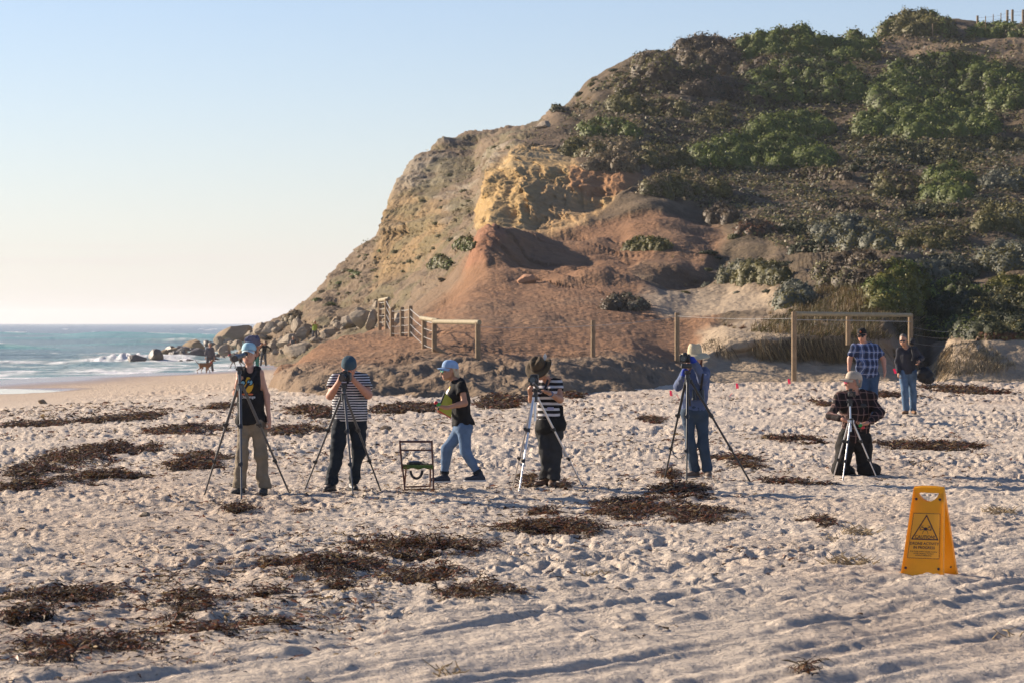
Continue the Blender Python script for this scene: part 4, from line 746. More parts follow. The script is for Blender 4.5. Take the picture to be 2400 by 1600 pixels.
# ------------------------------------------------------------------ people: one distance field per skin, shirt, trousers ...
class Field:
    def __init__(s, lo, hi, h):
        s.lo = np.array(lo, float); s.h = h; s.n = np.ceil((np.array(hi, float) - s.lo) / h).astype(int) + 1
        s.a = np.full(s.n, 0.5, np.float32)
    def _sl(s, lo, hi):
        i0 = np.clip(np.floor((np.array(lo) - s.lo) / s.h).astype(int), 0, s.n - 1); i1 = np.clip(np.ceil((np.array(hi) - s.lo) / s.h).astype(int) + 1, 1, s.n)
        ax = [s.lo[k] + s.h * np.arange(i0[k], i1[k]) for k in range(3)]
        return tuple(slice(i0[k], i1[k]) for k in range(3)), np.meshgrid(*ax, indexing='ij')
    def _merge(s, sl, d, k, sub):
        a = s.a[sl]; d = d.astype(np.float32)
        if sub: s.a[sl] = np.maximum(a, -d); return
        if k <= 0: s.a[sl] = np.minimum(a, d); return
        hh = np.maximum(k - np.abs(a - d), 0) / k; s.a[sl] = np.minimum(a, d) - hh * hh * k * 0.25
    def cone(s, a, b, ra, rb=None, k=0.02, flat=None, fd=None, sub=False):
        """tapered limb from a to b; flat > 1 squeezes it along direction fd"""
        a = np.array(a, float); b = np.array(b, float); rb = ra if rb is None else rb; m = max(ra, rb) + k + 0.03
        sl, (x, y, z) = s._sl(np.minimum(a, b) - m, np.maximum(a, b) + m)
        p = np.stack([x - a[0], y - a[1], z - a[2]], -1); ba = b - a
        if flat:
            fd = np.array(fd, float); fd /= np.linalg.norm(fd)
            p = p + (p @ fd)[..., None] * fd * (flat - 1); ba = ba + ba.dot(fd) * fd * (flat - 1)
        t = np.clip(p @ ba / max(ba.dot(ba), 1e-9), 0, 1)
        d = np.sqrt(((p - t[..., None] * ba) ** 2).sum(-1)) - (ra + (rb - ra) * t)
        s._merge(sl, d / (1 if not flat else 0.5 + 0.5 * flat), k, sub); return s
    def ell(s, c, r, M=None, k=0.02, sub=False):
        """ellipsoid with half axes r along the columns of M"""
        c = np.array(c, float); r = np.array(r, float); m = r.max() + k + 0.03
        sl, (x, y, z) = s._sl(c - m, c + m)
        p = np.stack([x - c[0], y - c[1], z - c[2]], -1)
        if M is not None: p = p @ np.array(M)
        k0 = np.sqrt(((p / r) ** 2).sum(-1)); k1 = np.sqrt(((p / r ** 2) ** 2).sum(-1)) + 1e-6
        s._merge(sl, k0 * (k0 - 1) / k1, k, sub); return s
    def cut(s, p, n, soft=0.0, box=None):
        """keep the side the normal n points away from"""
        p = np.array(p, float); n = np.array(n, float); n /= np.linalg.norm(n)
        lo, hi = (s.lo, s.lo + s.h * s.n) if box is None else box
        sl, (x, y, z) = s._sl(lo, hi)
        d = ((x - p[0]) * n[0] + (y - p[1]) * n[1] + (z - p[2]) * n[2]).astype(np.float32)
        s.a[sl] = np.maximum(s.a[sl], d); return s
    def noise(s, amp, f, seed=0, st=(1, 1, 1)):
        _, (x, y, z) = s._sl(s.lo, s.lo + s.h * s.n)
        m = np.abs(s.a) < 0.05
        s.a[m] += amp * fbm(x[m] * f * st[0], y[m] * f * st[1], z[m] * f * st[2], seed=seed, o=2); return s
    def nets(s):
        """naive surface nets"""
        a = s.a.copy(); a[0] = a[-1] = 0.5; a[:, 0] = a[:, -1] = 0.5; a[:, :, 0] = a[:, :, -1] = 0.5
        ins = a < 0; n = a.shape
        cnt = np.zeros((n[0] - 1, n[1] - 1, n[2] - 1), np.float32); pos = np.zeros(cnt.shape + (3,), np.float32)
        corners = [(i, j, k) for i in (0, 1) for j in (0, 1) for k in (0, 1)]
        def c(v, o): return v[o[0]:n[0] - 1 + o[0], o[1]:n[1] - 1 + o[1], o[2]:n[2] - 1 + o[2]]
        for o in corners:
            for ax in range(3):
                if o[ax] == 0:
                    o2 = list(o); o2[ax] = 1; va, vb = c(a, o), c(a, o2); x = (va < 0) != (vb < 0)
                    t = np.where(x, va / (va - vb + 1e-12 * ((va - vb) == 0)), 0)
                    cnt += x
                    for q in range(3): pos[..., q] += np.where(x, (t if q == ax else o[q]), 0)
        act = cnt > 0; idx = np.full(cnt.shape, -1, np.int64); idx[act] = np.arange(act.sum())
        g = np.stack(np.nonzero(act), -1); v = (g + pos[act] / cnt[act][:, None]) * s.h + s.lo
        F_ = []
        for ax in range(3):
            o = [slice(0, n[q] - (1 if q == ax else 0)) for q in range(3)]; o2 = list(o); o2[ax] = slice(1, n[ax]); o[ax] = slice(0, n[ax] - 1)
            A, B = ins[tuple(o)], ins[tuple(o2)]; e = np.argwhere(A != B); u, w_ = [q for q in range(3) if q != ax]
            e = e[(e[:, u] > 0) & (e[:, w_] > 0) & (e[:, u] < n[u] - 1) & (e[:, w_] < n[w_] - 1)]
            def id_(du, dw):
                q = e.copy(); q[:, u] -= du; q[:, w_] -= dw; return idx[q[:, 0], q[:, 1], q[:, 2]]
            f = np.stack([id_(0, 0), id_(1, 0), id_(1, 1), id_(0, 1)], -1)
            fl = A[tuple(e.T)]; fl = fl if ax != 1 else ~fl
            f[~fl] = f[~fl][:, ::-1]; F_.append(f)
        return v, np.concatenate(F_)
    def mesh(s, name, m, parent=None, smooth=1):
        v, f = s.nets(); off = np.zeros(3)
        # light relaxation removes the grid's stepping
        for _ in range(smooth):
            acc = np.zeros_like(v); ct = np.zeros(len(v))
            for i in range(4):
                j = (i + 1) % 4; np.add.at(acc, f[:, i], v[f[:, j]]); np.add.at(ct, f[:, i], 1)
            v = v * 0.5 + 0.5 * acc / np.maximum(ct, 1)[:, None]
        p = parent
        while p is not None: off += np.array(p.location); p = p.parent
        return obj(name, mesh_np(name, v - off, f), m, parent)

V = lambda *a: np.array(a, float)
def unit(v): v = np.array(v, float); return v / (np.linalg.norm(v) + 1e-12)
def frame(fwd, up=(0, 0, 1)):
    """columns: right, forward, up"""
    f = unit(fwd); u = np.array(up, float); u = unit(u - f * u.dot(f)); r = np.cross(f, u); return np.stack([r, f, u], -1)

def hand(fd, wrist, dirv, palm, side, curl=0.5, sc=1.0, k=0.006, spread=0.16):
    """palm, four unequal bent fingers and a thumb; palm = the way the palm faces, side = +1 puts the thumb along +cross"""
    d = unit(dirv); n = unit(np.array(palm) - d * np.dot(palm, d)); t = np.cross(d, n) * side; w_ = np.array(wrist, float)
    fd.cone(w_, w_ + d * 0.03 * sc, 0.026 * sc, 0.030 * sc, k=0.02, flat=1.3, fd=n)
    fd.cone(w_ + d * 0.03 * sc, w_ + d * 0.075 * sc, 0.036 * sc, 0.040 * sc, k=0.02, flat=2.1, fd=n)
    for i, (off, ln) in enumerate(((0.030, .90), (0.010, 1.0), (-0.011, .93), (-0.031, .74))):
        a = w_ + d * (0.088 - 0.004 * abs(i - 1)) * sc + t * off * sc; dd_ = unit(d + t * spread * off * 20 * 0.25)
        seg = [0.040 * ln, 0.027 * ln, 0.020 * ln]; ang = 0; r = 0.0098
        for q, L_ in enumerate(seg):
            ang += curl * (0.9 if q == 0 else 1.1); dv = dd_ * math.cos(ang) + n * math.sin(ang); b = a + dv * L_ * sc
            fd.cone(a, b, r * sc, (r - 0.0010) * sc, k=0.0035); a = b; r -= 0.0012
    a = w_ + d * 0.030 * sc + t * 0.026 * sc; dv = unit(d * 0.62 + t * 0.75 + n * 0.35); b = a + dv * 0.042 * sc
    fd.cone(a, b, 0.014 * sc, 0.0115 * sc, k=0.012); dv2 = unit(d * 0.85 + t * 0.25 + n * (0.3 + 0.5 * curl)); fd.cone(b, b + dv2 * 0.034 * sc, 0.011 * sc, 0.009 * sc, k=0.005)

def head_sdf(fd, c, M, sc=1.0, female=False, beard=0):
    """c = centre of the skull at eye height; M columns right, forward, up"""
    Rr, Ff, Uu = M[:, 0], M[:, 1], M[:, 2]; q = lambda r, f, u: c + (Rr * r + Ff * f + Uu * u) * sc; g = lambda *v: V(*v) * sc
    fd.ell(q(0, -0.018, 0.030), g(.076, .094, .088), M, k=0.02)               # skull
    fd.ell(q(0, 0.022, -0.030), g(.060, .066, .078), M, k=0.03)               # face
    fd.ell(q(0, 0.052, -0.088), g(.026 if female else .032, .026, .024), M, k=0.03)   # chin
    for s_ in (-1, 1):
        fd.cone(q(s_ * .052, -0.005, -0.055), q(s_ * .020, 0.055, -0.090), .020 * sc, .016 * sc, k=0.025)   # jaw
        fd.ell(q(s_ * .040, 0.058, -0.020), g(.022, .016, .018), M, k=0.015)     # cheek bone
        fd.ell(q(s_ * .031, 0.094, 0.002), g(.019, .018, .013), M, sub=True)     # eye socket
        fd.ell(q(s_ * .031, 0.074, 0.001), g(.0135, .0135, .0115), M, k=0.004)    # eye ball under the lid
        fd.ell(q(s_ * .078, -0.012, -0.010), g(.010, .020, .032), M, k=0.006)    # ear
        fd.cone(q(s_ * .014, 0.087, 0.022), q(s_ * .044, 0.072, 0.020), .008 * sc, .006 * sc, k=0.012)   # brow
    fd.cone(q(0, 0.086, 0.004), q(0, 0.108, -0.036), .0075 * sc, .0115 * sc, k=0.010)   # nose
    for s_ in (-1, 1): fd.ell(q(s_ * .011, 0.098, -0.040), g(.008, .010, .007), M, k=0.006)
    fd.cone(q(-.017, 0.082, -0.0615), q(.017, 0.082, -0.0615), .0070 * sc, k=0.006)
    fd.cone(q(-.014, 0.081, -0.0745), q(.014, 0.081, -0.0745), .0078 * sc, k=0.006)

def face_bits(par, c, M, sc, brow_m, lip_m, eyes=True):
    Rr, Ff, Uu = M[:, 0], M[:, 1], M[:, 2]; q = lambda r, f, u: Vector(c + (Rr * r + Ff * f + Uu * u) * sc); Mm = Matrix([list(r) for r in M])
    if eyes:
        for s_ in (-1, 1):
            e = MB().sphere(q(s_ * .031, .0795, .001), .0100 * sc, (1, .9, .75), rot=Mm).build('eye', mat('eye_white', (.65, .62, .58), rough=.2), par)
            MB().sphere(q(s_ * .031, .0865, .001), .0048 * sc, rot=Mm).build('pupil', mat('eye_dark', (.02, .015, .01), rough=.1), e)
            b = MB(); b.path([q(s_ * .013, .0935, .019), q(s_ * .030, .0925, .0245), q(s_ * .047, .078, .019)], [.0028 * sc, .0036 * sc, .002 * sc], 6); b.build('eyebrow', brow_m, par)
    b = MB(); b.sphere(q(0, .0855, -.0625), .005 * sc, (3.6, 1.0, .9), rot=Mm); b.sphere(q(0, .0845, -.0735), .0055 * sc, (3.0, 1.0, 1.0), rot=Mm); b.build('lips', lip_m, par)

def sunglasses(par, c, M, sc, lens_m, frame_m=None, z=0.0):
    Rr, Ff, Uu = M[:, 0], M[:, 1], M[:, 2]; q = lambda r, f, u: Vector(c + (Rr * r + Ff * f + Uu * u) * sc); Mm = Matrix([list(r) for r in M])
    fm = frame_m or mat('black_plastic', (.02, .02, .022), rough=.35)
    b = MB(); b.path([q(-.052, .086, .008), q(0, .102, .010), q(.052, .086, .008)], .0028 * sc, 6)
    for s_ in (-1, 1): b.path([q(s_ * .058, .078, .008), q(s_ * .079, -.01, .004)], .0028 * sc, 6)
    g = b.build('sunglasses', fm, par)
    for s_ in (-1, 1): MB().sphere(q(s_ * .032, .094, -.003), .024 * sc, (1.0, .22, .82), rot=Mm).build('lens', lens_m, g)

def cap(par, c, M, sc, m, brim_m=None, tilt=0.0, back=False, brim=0.075, vent=False, button=True):
    """baseball cap: six panel crown, stitched band, curved brim"""
    Rr, Ff, Uu = M[:, 0], M[:, 1], M[:, 2]; sg = -1 if back else 1
    ct, st = math.cos(tilt), math.sin(tilt)
    F2 = Ff * ct + Uu * st; U2 = Uu * ct - Ff * st
    q = lambda r, f, u: Vector(c + (Rr * r + F2 * f * sg + U2 * u) * sc)
    b = MB(); v = []; nr, ns = 12, 36
    for j in range(nr + 1):
        p = j / nr * math.pi / 2
        for i in range(ns):
            t = 2 * math.pi * i / ns; seam = 1 - 0.012 * (abs(math.cos(3 * t)) < 0.15)
            rx, ry = .087 * math.cos(p) ** 0.62 * seam, .106 * math.cos(p) ** 0.62 * seam
            v.append(q(rx * math.cos(t), -0.016 + ry * math.sin(t), 0.034 + 0.098 * math.sin(p) ** 0.9 + 0.006 * math.sin(t) * math.cos(p)))
    f = [(j * ns + i, j * ns + (i + 1) % ns, (j + 1) * ns + (i + 1) % ns, (j + 1) * ns + i) for j in range(nr) for i in range(ns)]
    v2 = [Vector(c) + (p - Vector(c)) * 0.965 for p in v[:ns]]; n0 = len(v); v += v2
    f += [(i, n0 + i, n0 + (i + 1) % ns, (i + 1) % ns) for i in range(ns)]
    b.add(v, f); crown = b.build('cap', m, par, ang=60)
    if button: MB().sphere(q(0, -0.016, .134), .007 * sc, (1, 1, .6), seg=8, ring=6).build('button', m, crown)
    b = MB(); v = []; nb = 18
    for lay, off in ((0, 0.0), (1, -0.004)):
        for j in range(6):
            s_ = j / 5
            for i in range(nb + 1):
                t = math.pi * i / nb; x = .074 * math.cos(t); y = 0.016 + (.066 + brim * s_) * math.sin(t) ** (0.8) 
                v.append(q(x * (1 - .08 * s_), y, 0.036 - 0.022 * (x / .074) ** 2 * (0.4 + s_ * .6) - 0.016 * s_ + off))
    w_ = nb + 1; n1 = 6 * w_
    f = [(j * w_ + i, j * w_ + i + 1, (j + 1) * w_ + i + 1, (j + 1) * w_ + i) for j in range(5) for i in range(nb)]
    f += [tuple(n1 + q_ for q_ in reversed(p)) for p in f]
    f += [(5 * w_ + i, 5 * w_ + i + 1, n1 + 5 * w_ + i + 1, n1 + 5 * w_ + i) for i in range(nb)]
    b.add(v, f); b.build('brim', brim_m or m, crown, ang=60)
    return crown

def brim_hat(par, c, M, sc, m, band_m, r=0.17, crown=0.115, droop=0.02, wave=0.02, ell=1.1, seed=0, tilt=0.0, pinch=0.0):
    Rr, Ff, Uu = M[:, 0], M[:, 1], M[:, 2]; ct, st = math.cos(tilt), math.sin(tilt); F2 = Ff * ct + Uu * st; U2 = Uu * ct - Ff * st
    q = lambda r_, f, u: Vector(c + (Rr * r_ + F2 * f + U2 * u) * sc); ns = 48; v = []; rows = []
    prof = [(r, -droop, 1), (r * .99, -droop + .004, 1), (r * .82, -droop * .35 + .004, .8), (r * .64, .004, .35), (.094, .006, 0), (.092, .03, 0), (.086, .07, 0), (.078, .100, 0), (.06, crown, 0), (.03, crown - .012, 0), (.001, crown - .016, 0)]
    prof = [(r * .98, -droop - .005, 1), (r * .64, -.003, .35), (.088, -.002, 0)][::-1] + prof
    for (rr, z, wv) in prof:
        row = []
        for i in range(ns):
            t = 2 * math.pi * i / ns; wz = wave * wv * math.sin(2 * t + seed) + wave * .5 * wv * math.sin(3 * t + 2 * seed)
            pz = -pinch * math.exp(-(math.cos(t) / .35) ** 2) * (z > .08)
            row.append(len(v)); v.append(q(rr * math.cos(t), rr * ell * math.sin(t) - .012, .045 + z + wz + pz))
        rows.append(row)
    f = [(rows[j][i], rows[j][(i + 1) % ns], rows[j + 1][(i + 1) % ns], rows[j + 1][i]) for j in range(len(rows) - 1) for i in range(ns)]
    h = MB().add(v, f).build('hat', m, par, ang=70)
    if band_m is not None:
        v = []; 
        for z, rr in ((.008, .0965), (.034, .0945)):
            v += [q(rr * math.cos(2 * math.pi * i / ns), rr * ell * math.sin(2 * math.pi * i / ns) - .012, .045 + z) for i in range(ns)]
        MB().add(v, [(i, (i + 1) % ns, ns + (i + 1) % ns, ns + i) for i in range(ns)]).build('hat_band', band_m, h)
    return h

def shoe(par, ankle, toe_dir, m, sole_m, sc=1.0, h=0.008, ln=0.27, zb=None):
    """ankle = joint position; the sole lies flat under it"""
    f = unit([toe_dir[0], toe_dir[1], 0]); up = V(0, 0, 1); g = ankle[2] - 0.075 * sc if zb is None else zb; a = V(ankle[0], ankle[1], g)
    lo = a - .3 * sc; hi = a + .3 * sc; lo[2] = g - .03; hi[2] = g + .16 * sc
    s = Field(lo, hi, h); s_ = sc * ln / 0.27
    s.cone(a - f * .045 * s_ + up * .035 * s_, a + f * .05 * s_ + up * .040 * s_, .036 * s_, .042 * s_, k=.02)
    s.cone(a + f * .05 * s_ + up * .036 * s_, a + f * .155 * s_ + up * .030 * s_, .044 * s_, .036 * s_, k=.03, flat=1.25, fd=up)
    s.cone(a - f * .01 * s_ + up * .06 * s_, a - f * .005 + up * .10 * s_, .046 * s_, .044 * s_, k=.02)
    s.cut(a + up * .014 * s_, -up); o = s.mesh('shoe', m, par)
    s = Field(lo, hi, h); s.cone(a - f * .05 * s_ + up * .01, a + f * .06 * s_ + up * .01, .042 * s_, .048 * s_, k=.02, flat=1.0, fd=up)
    s.cone(a + f * .06 * s_ + up * .01, a + f * .16 * s_ + up * .012, .048 * s_, .038 * s_, k=.02)
    s.cut(a + up * .018 * s_, up); s.cut(a - up * .004, -up); s.mesh('sole', sole_m, o); return o

def person(label, d, J, H=0.0105, skin=None, facing=(0, -1, 0), head_dir=None, head_up=(0, 0, 1), sc=1.0, cat='person', group=None,
           depth=None, build=None, top=None, bottom=None, shoes=None, hands=None, headpos=None, female=False, brow=None, eyes=True, gz=None, bare=None):
    """J: joints as (photo x, photo y, metres behind the person's own distance). The distance d is that of the feet."""
    Q = {k: np.array(P(v[0], v[1], d + (v[2] if len(v) > 2 else 0))) for k, v in J.items()}
    b = dict(sh=.055, ua=.047, el=.038, wr=.027, th=.085, kn=.058, ca=.05, an=.038, chest=(.165, .105, .17), waist=(.145, .10, .13), pelvis=(.165, .115, .12), neck=.052)
    b.update(build or {}); b = {k: (tuple(q * sc for q in v) if isinstance(v, tuple) else v * sc) for k, v in b.items()}
    fx = unit(facing); hipc = (Q['hipL'] + Q['hipR']) / 2; shc = (Q['shL'] + Q['shR']) / 2; up = unit(shc - hipc); TM = frame(fx, up); TM = np.stack([unit(np.cross(TM[:, 1], up)), unit(np.cross(up, np.cross(TM[:, 1], up))), up], -1)
    chest = shc - up * .13 * sc; waist = hipc * .62 + shc * .38; pel = hipc + up * .03 * sc
    pts = np.array(list(Q.values())); lo = pts.min(0) - .30 * sc; hi = pts.max(0) + .34 * sc
    if J.get('head'): HC = Q['head']
    HM = frame(head_dir if head_dir is not None else facing, head_up)
    gz_ = gz if gz is not None else min(Q['anL'][2], Q['anR'][2]) - .075 * sc
    root = thing('person', label, cat, (float(hipc[0]), float(hipc[1]), float(gz_)), group)
    def torso(s, inf=0.0, flare=0.0, k=.07):
        s.ell(chest, V(*b['chest']) + inf, TM, k=k); s.ell(waist, V(*b['waist']) + inf + V(flare, flare, 0) * .5, TM, k=k); s.ell(pel, V(*b['pelvis']) + inf + V(flare, flare, 0), TM, k=k)
        for q in ('shL', 'shR'): s.cone(shc + up * .005, Q[q] - up * .012, .060 * sc + inf * .7, (b['sh'] - .006) + inf * .5, k=.045)
        if b.get('bust'):
            for s_ in (-1, 1): s.ell(chest + TM[:, 0] * .07 * sc * s_ + TM[:, 1] * .085 * sc + up * .01, V(.06, .055, .055) * sc + inf * .8, None, k=.04)
        if b.get('belly'): s.ell(waist + TM[:, 1] * .05 * sc - up * .03, V(.15, b['belly'] * 1.0, .15) * sc + inf, TM, k=.08)
    def arm(s, sd, inf=0.0, part=1.0, k=.02):
        a, e, w_ = Q['sh' + sd], Q['el' + sd], Q['wr' + sd]
        s.cone(a, e, b['ua'] + inf * 1.25, b['el'] + inf * 1.2, k=.035)
        if part > .5: s.cone(e, w_, b['el'] + inf, b['wr'] + inf * .8, k=k)
        s.cone(e, e + (w_ - e) * .35, b['el'] * 1.02 + inf * .6, b['el'] * .98 + inf * .5, k=k) if part > .5 else None
    def leg(s, sd, inf=0.0, hem=0.0, cut=1.0):
        h_, kn, an = Q['hip' + sd], Q['kn' + sd], Q['an' + sd]
        s.cone(h_, kn, b['th'] + inf, b['kn'] + inf, k=.05); s.cone(kn, an, b['kn'] * .97 + inf, b['an'] + inf + hem, k=.04)
        s.cone(kn + (an - kn) * .15, kn + (an - kn) * .45, b['ca'] * 1.04 + inf * .7, b['ca'] * .95 + inf * .7, k=.03)
    # the body, one continuous skin
    s = Field(lo, hi, H); torso(s, -.014)
    nb = shc + up * .02; s.cone(nb, HC - HM[:, 2] * .075 * sc - HM[:, 1] * .02 * sc, b['neck'] * 1.08, b['neck'] * .98, k=.03)
    head_sdf(s, HC, HM, sc, female)
    for sd in 'LR':
        arm(s, sd, 0 if not top or top.get('sleeve', .5) < 1 else -.006); leg(s, sd, -.014 if bottom else 0); w_, e = Q['wr' + sd], Q['el' + sd]
        hd = (hands or {}).get(sd, {}); dv = hd.get('dir', unit(w_ - e)); hand(s, w_, dv, hd.get('palm', -fx), hd.get('side', 1), hd.get('curl', .5), sc * hd.get('s', 1.0))
        an = Q['an' + sd]; td = (shoes or {}).get('dir' + sd, fx) if shoes or bare else fx
        s.cone(an, V(an[0], an[1], an[2]) + unit(V(td[0], td[1], 0)) * .13 * sc - V(0, 0, .045 * sc), b['an'] * .85, .024 * sc, k=.02)
    body = s.mesh('body', skin or mat('skin', (.42, .22, .15), rough=.55, var=.10, vscale=22, bump=.1, bscale=300), root)
    face_bits(root, HC, HM, sc, brow or mat('brow_brown', (.07, .04, .025)), mat('lip', (.38, .14, .11), rough=.45), eyes)
    if bottom:
        s = Field(lo, hi, bottom.get('h', .013)); inf = bottom.get('inf', .012)
        s.ell(pel, V(*b['pelvis']) + inf * .4, TM, k=.05); s.ell(waist, V(*b['waist']) - .006, TM, k=.06)
        L2 = []
        for sd in 'LR':
            s3 = Field(lo, hi, s.h); leg(s3, sd, inf, bottom.get('hem', .01)); L2.append(s3.a)
        lg_ = np.minimum(L2[0], L2[1]); hh = np.maximum(.05 - np.abs(s.a - lg_), 0) / .05; s.a = np.minimum(s.a, lg_) - hh * hh * .05 * .25
        s.cut(waist - up * .05, up)
        for sd in 'LR':
            kn, an = Q['kn' + sd], Q['an' + sd]; dv = unit(an - kn); p = kn + (an - kn) * bottom.get('len', 1.0) 
            m_ = .14; s.cut(p, dv, box=(np.minimum(p, an) - m_, np.maximum(p, an) + m_))
        s.noise(bottom.get('wr', .012), 7, seed=3, st=(1.0, 1.0, 1.2)); s.noise(bottom.get('wr', .012) * .55, 11, seed=5, st=(.6, .6, 2.2))
        bt = s.mesh(bottom.get('name', 'trousers'), bottom['m'], root); root_b = bt
    if top:
        s = Field(lo, hi, top.get('h', .012)); inf = top.get('inf', .014); torso(s, inf, top.get('flare', 0.0))
        sl_ = top.get('sleeve', .5)
        hem = hipc + up * top.get('hem', -.06) * sc; s.cut(hem, -up + fx * top.get('hemt', 0))
        s2 = Field(lo, hi, s.h)
        for sd in 'LR':
            a, e, w_ = Q['sh' + sd], Q['el' + sd], Q['wr' + sd]; si = top.get('sinf', inf)
            if sl_ <= 0: s.cone(a, a + (e - a) * .02, b['ua'] + inf * .6, k=.03)
            elif sl_ < 1:
                a = a - up * .012 * sc; s2.cone(a, a + (e - a) * (sl_ + .1), b['ua'] + si * .55, b['ua'] * .90 + si * 1.45, k=.035); p = a + (e - a) * sl_; s2.cut(p, e - a, box=(p - .13, p + .13))
            else:
                s2.cone(a - up * .012 * sc, e, b['ua'] + si * .6, b['el'] + si * 1.1, k=.035); s2.cone(e, e + (w_ - e) * min(1, sl_ - 1), b['el'] + si * 1.2, b['wr'] + si * .9, k=.02)
        hh = np.maximum(.03 - np.abs(s.a - s2.a), 0) / .03; s.a = np.minimum(s.a, s2.a) - hh * hh * .03 * .25
        if sl_ <= 0:
            for sd in 'LR':
                a, e = Q['sh' + sd], Q['el' + sd]; r_ = unit(a - shc); p = a + r_ * .010 * sc; m_ = V(.13, .16, .2) * sc
                s.cut(p, r_, box=(a - m_, a + m_))
        nk = HC - HM[:, 2] * .12 * sc; s.cone(shc + up * .045 * sc + fx * .01, shc + up * .3, top.get('neck', .066) * sc, .09 * sc, k=0, sub=True)
        if top.get('vneck'): s.cone(shc + up * .03 * sc + fx * .09 * sc, shc - up * top['vneck'] * sc + fx * .13 * sc, .050 * sc, .018 * sc, sub=True)
        s.noise(top.get('wr', .012), 6, seed=11, st=(1, 1, 1.3)); s.noise(top.get('wr', .012) * .45, 15, seed=13, st=(1.6, 1, .8))
        tp = s.mesh(top.get('name', 'shirt'), top['m'], root)
        if top.get('collar'):
            s = Field(shc - .2, shc + .25, .007); s.cone(shc + up * .035 * sc - fx * .012, shc + up * .075 * sc - fx * .004, .076 * sc, .066 * sc); s.cone(shc - up * .1, shc + up * .2, .062 * sc, .062 * sc, k=0, sub=True)
            s.cone(shc + up * .05 * sc + fx * .08, shc - up * .02 * sc + fx * .11, .022, .012, sub=True); s.cut(shc + up * .015, -up); s.mesh('collar', top['collar'], tp)
    if shoes:
        for sd in 'LR': shoe(root, Q['an' + sd], shoes.get('dir' + sd, fx), shoes['m'], shoes['sole'], sc, ln=shoes.get('ln', .27), h=shoes.get('h', .008))
    return root, dict(Q=Q, HC=HC, HM=HM, TM=TM, shc=shc, hipc=hipc, up=up, fx=fx, waist=waist, chest=chest, b=b, lo=lo, hi=hi, torso=torso, arm=arm, leg=leg, body=body, top=(tp if top else None), bottom=(bt if bottom else None))

def hair_blob(par, I, parts, m, H=.009, name='hair', cut_face=True, noise=.006):
    """parts: (right, forward, up, radius) chains in head space"""
    c, M = I['HC'], I['HM']; sc = I.get('sc', 1); s = Field(c - .42, c + .26, H)
    q = lambda v: c + M @ (V(*v[:3]))
    for p in parts:
        if len(p) == 2: s.cone(q(p[0]), q(p[1]), p[0][3], p[1][3], k=.02)
        else: s.ell(q(p), V(p[3], p[4], p[5]), M, k=.02)
    if cut_face: s.ell(c + M @ V(0, .10, -.03), V(.062, .085, .085), M, sub=True)
    s.noise(noise, 30, seed=9, st=(1, 1, .25)); return s.mesh(name, m, par)

def decal(target, pts_faces, origin, M, m, name, parent, off=.003):
    """print laid on cloth: outline polygons in the plane of M (right, up), pressed onto the mesh from the front"""
    t = target.data; o = Vector((0, 0, 0)); p = target
    while p is not None: o += p.location; p = p.parent
    vs = [v.co + o for v in t.vertices]; bv = BVHTree.FromPolygons(vs, [tuple(q.vertices) for q in t.polygons])
    me = bpy.data.meshes.new(name); v, f = pts_faces; Rr, Ff, Uu = [Vector(M[:, i]) for i in range(3)]; org = Vector(origin); out_ = []
    bm = bmesh.new()
    for (x, y) in v: bm.verts.new((x, y, 0))
    bm.verts.ensure_lookup_table()
    for q in f:
        try: bm.faces.new([bm.verts[i] for i in q])
        except ValueError: pass
    bmesh.ops.triangulate(bm, faces=bm.faces[:])
    for _ in range(3):
        ed = [e for e in bm.edges if e.calc_length() > .012]
        if ed: bmesh.ops.subdivide_edges(bm, edges=ed, cuts=1); bmesh.ops.triangulate(bm, faces=bm.faces[:])
    pp = parent; po = Vector((0, 0, 0))
    while pp is not None: po += pp.location; pp = pp.parent
    for q in bm.verts:
        s_ = org + Rr * q.co.x + Uu * q.co.y + Ff * .5; h = bv.ray_cast(s_, -Ff, 1.0)
        q.co = ((h[0] if h[0] is not None else s_ - Ff * .5) + Ff * off) - po
    bm.to_mesh(me); bm.free(); return obj(name, me, m, parent)
def circle(cx, cy, rx, ry=None, n=20): ry = ry or rx; return ([(cx + rx * math.cos(2 * math.pi * i / n), cy + ry * math.sin(2 * math.pi * i / n)) for i in range(n)], [tuple(range(n))])
def text_poly(txt, size, bold=0.0, align='CENTER'):
    cu = bpy.data.curves.new('lettering', 'FONT'); cu.body = txt; cu.size = size; cu.align_x = align; cu.align_y = 'CENTER'; cu.offset = bold; cu.resolution_u = 3
    o = bpy.data.objects.new('lettering', cu); COL.objects.link(o); dg = bpy.context.evaluated_depsgraph_get(); me = o.evaluated_get(dg).to_mesh()
    r = ([(v.co.x, v.co.y) for v in me.vertices], [tuple(p.vertices) for p in me.polygons]); bpy.data.objects.remove(o); bpy.data.curves.remove(cu); return r

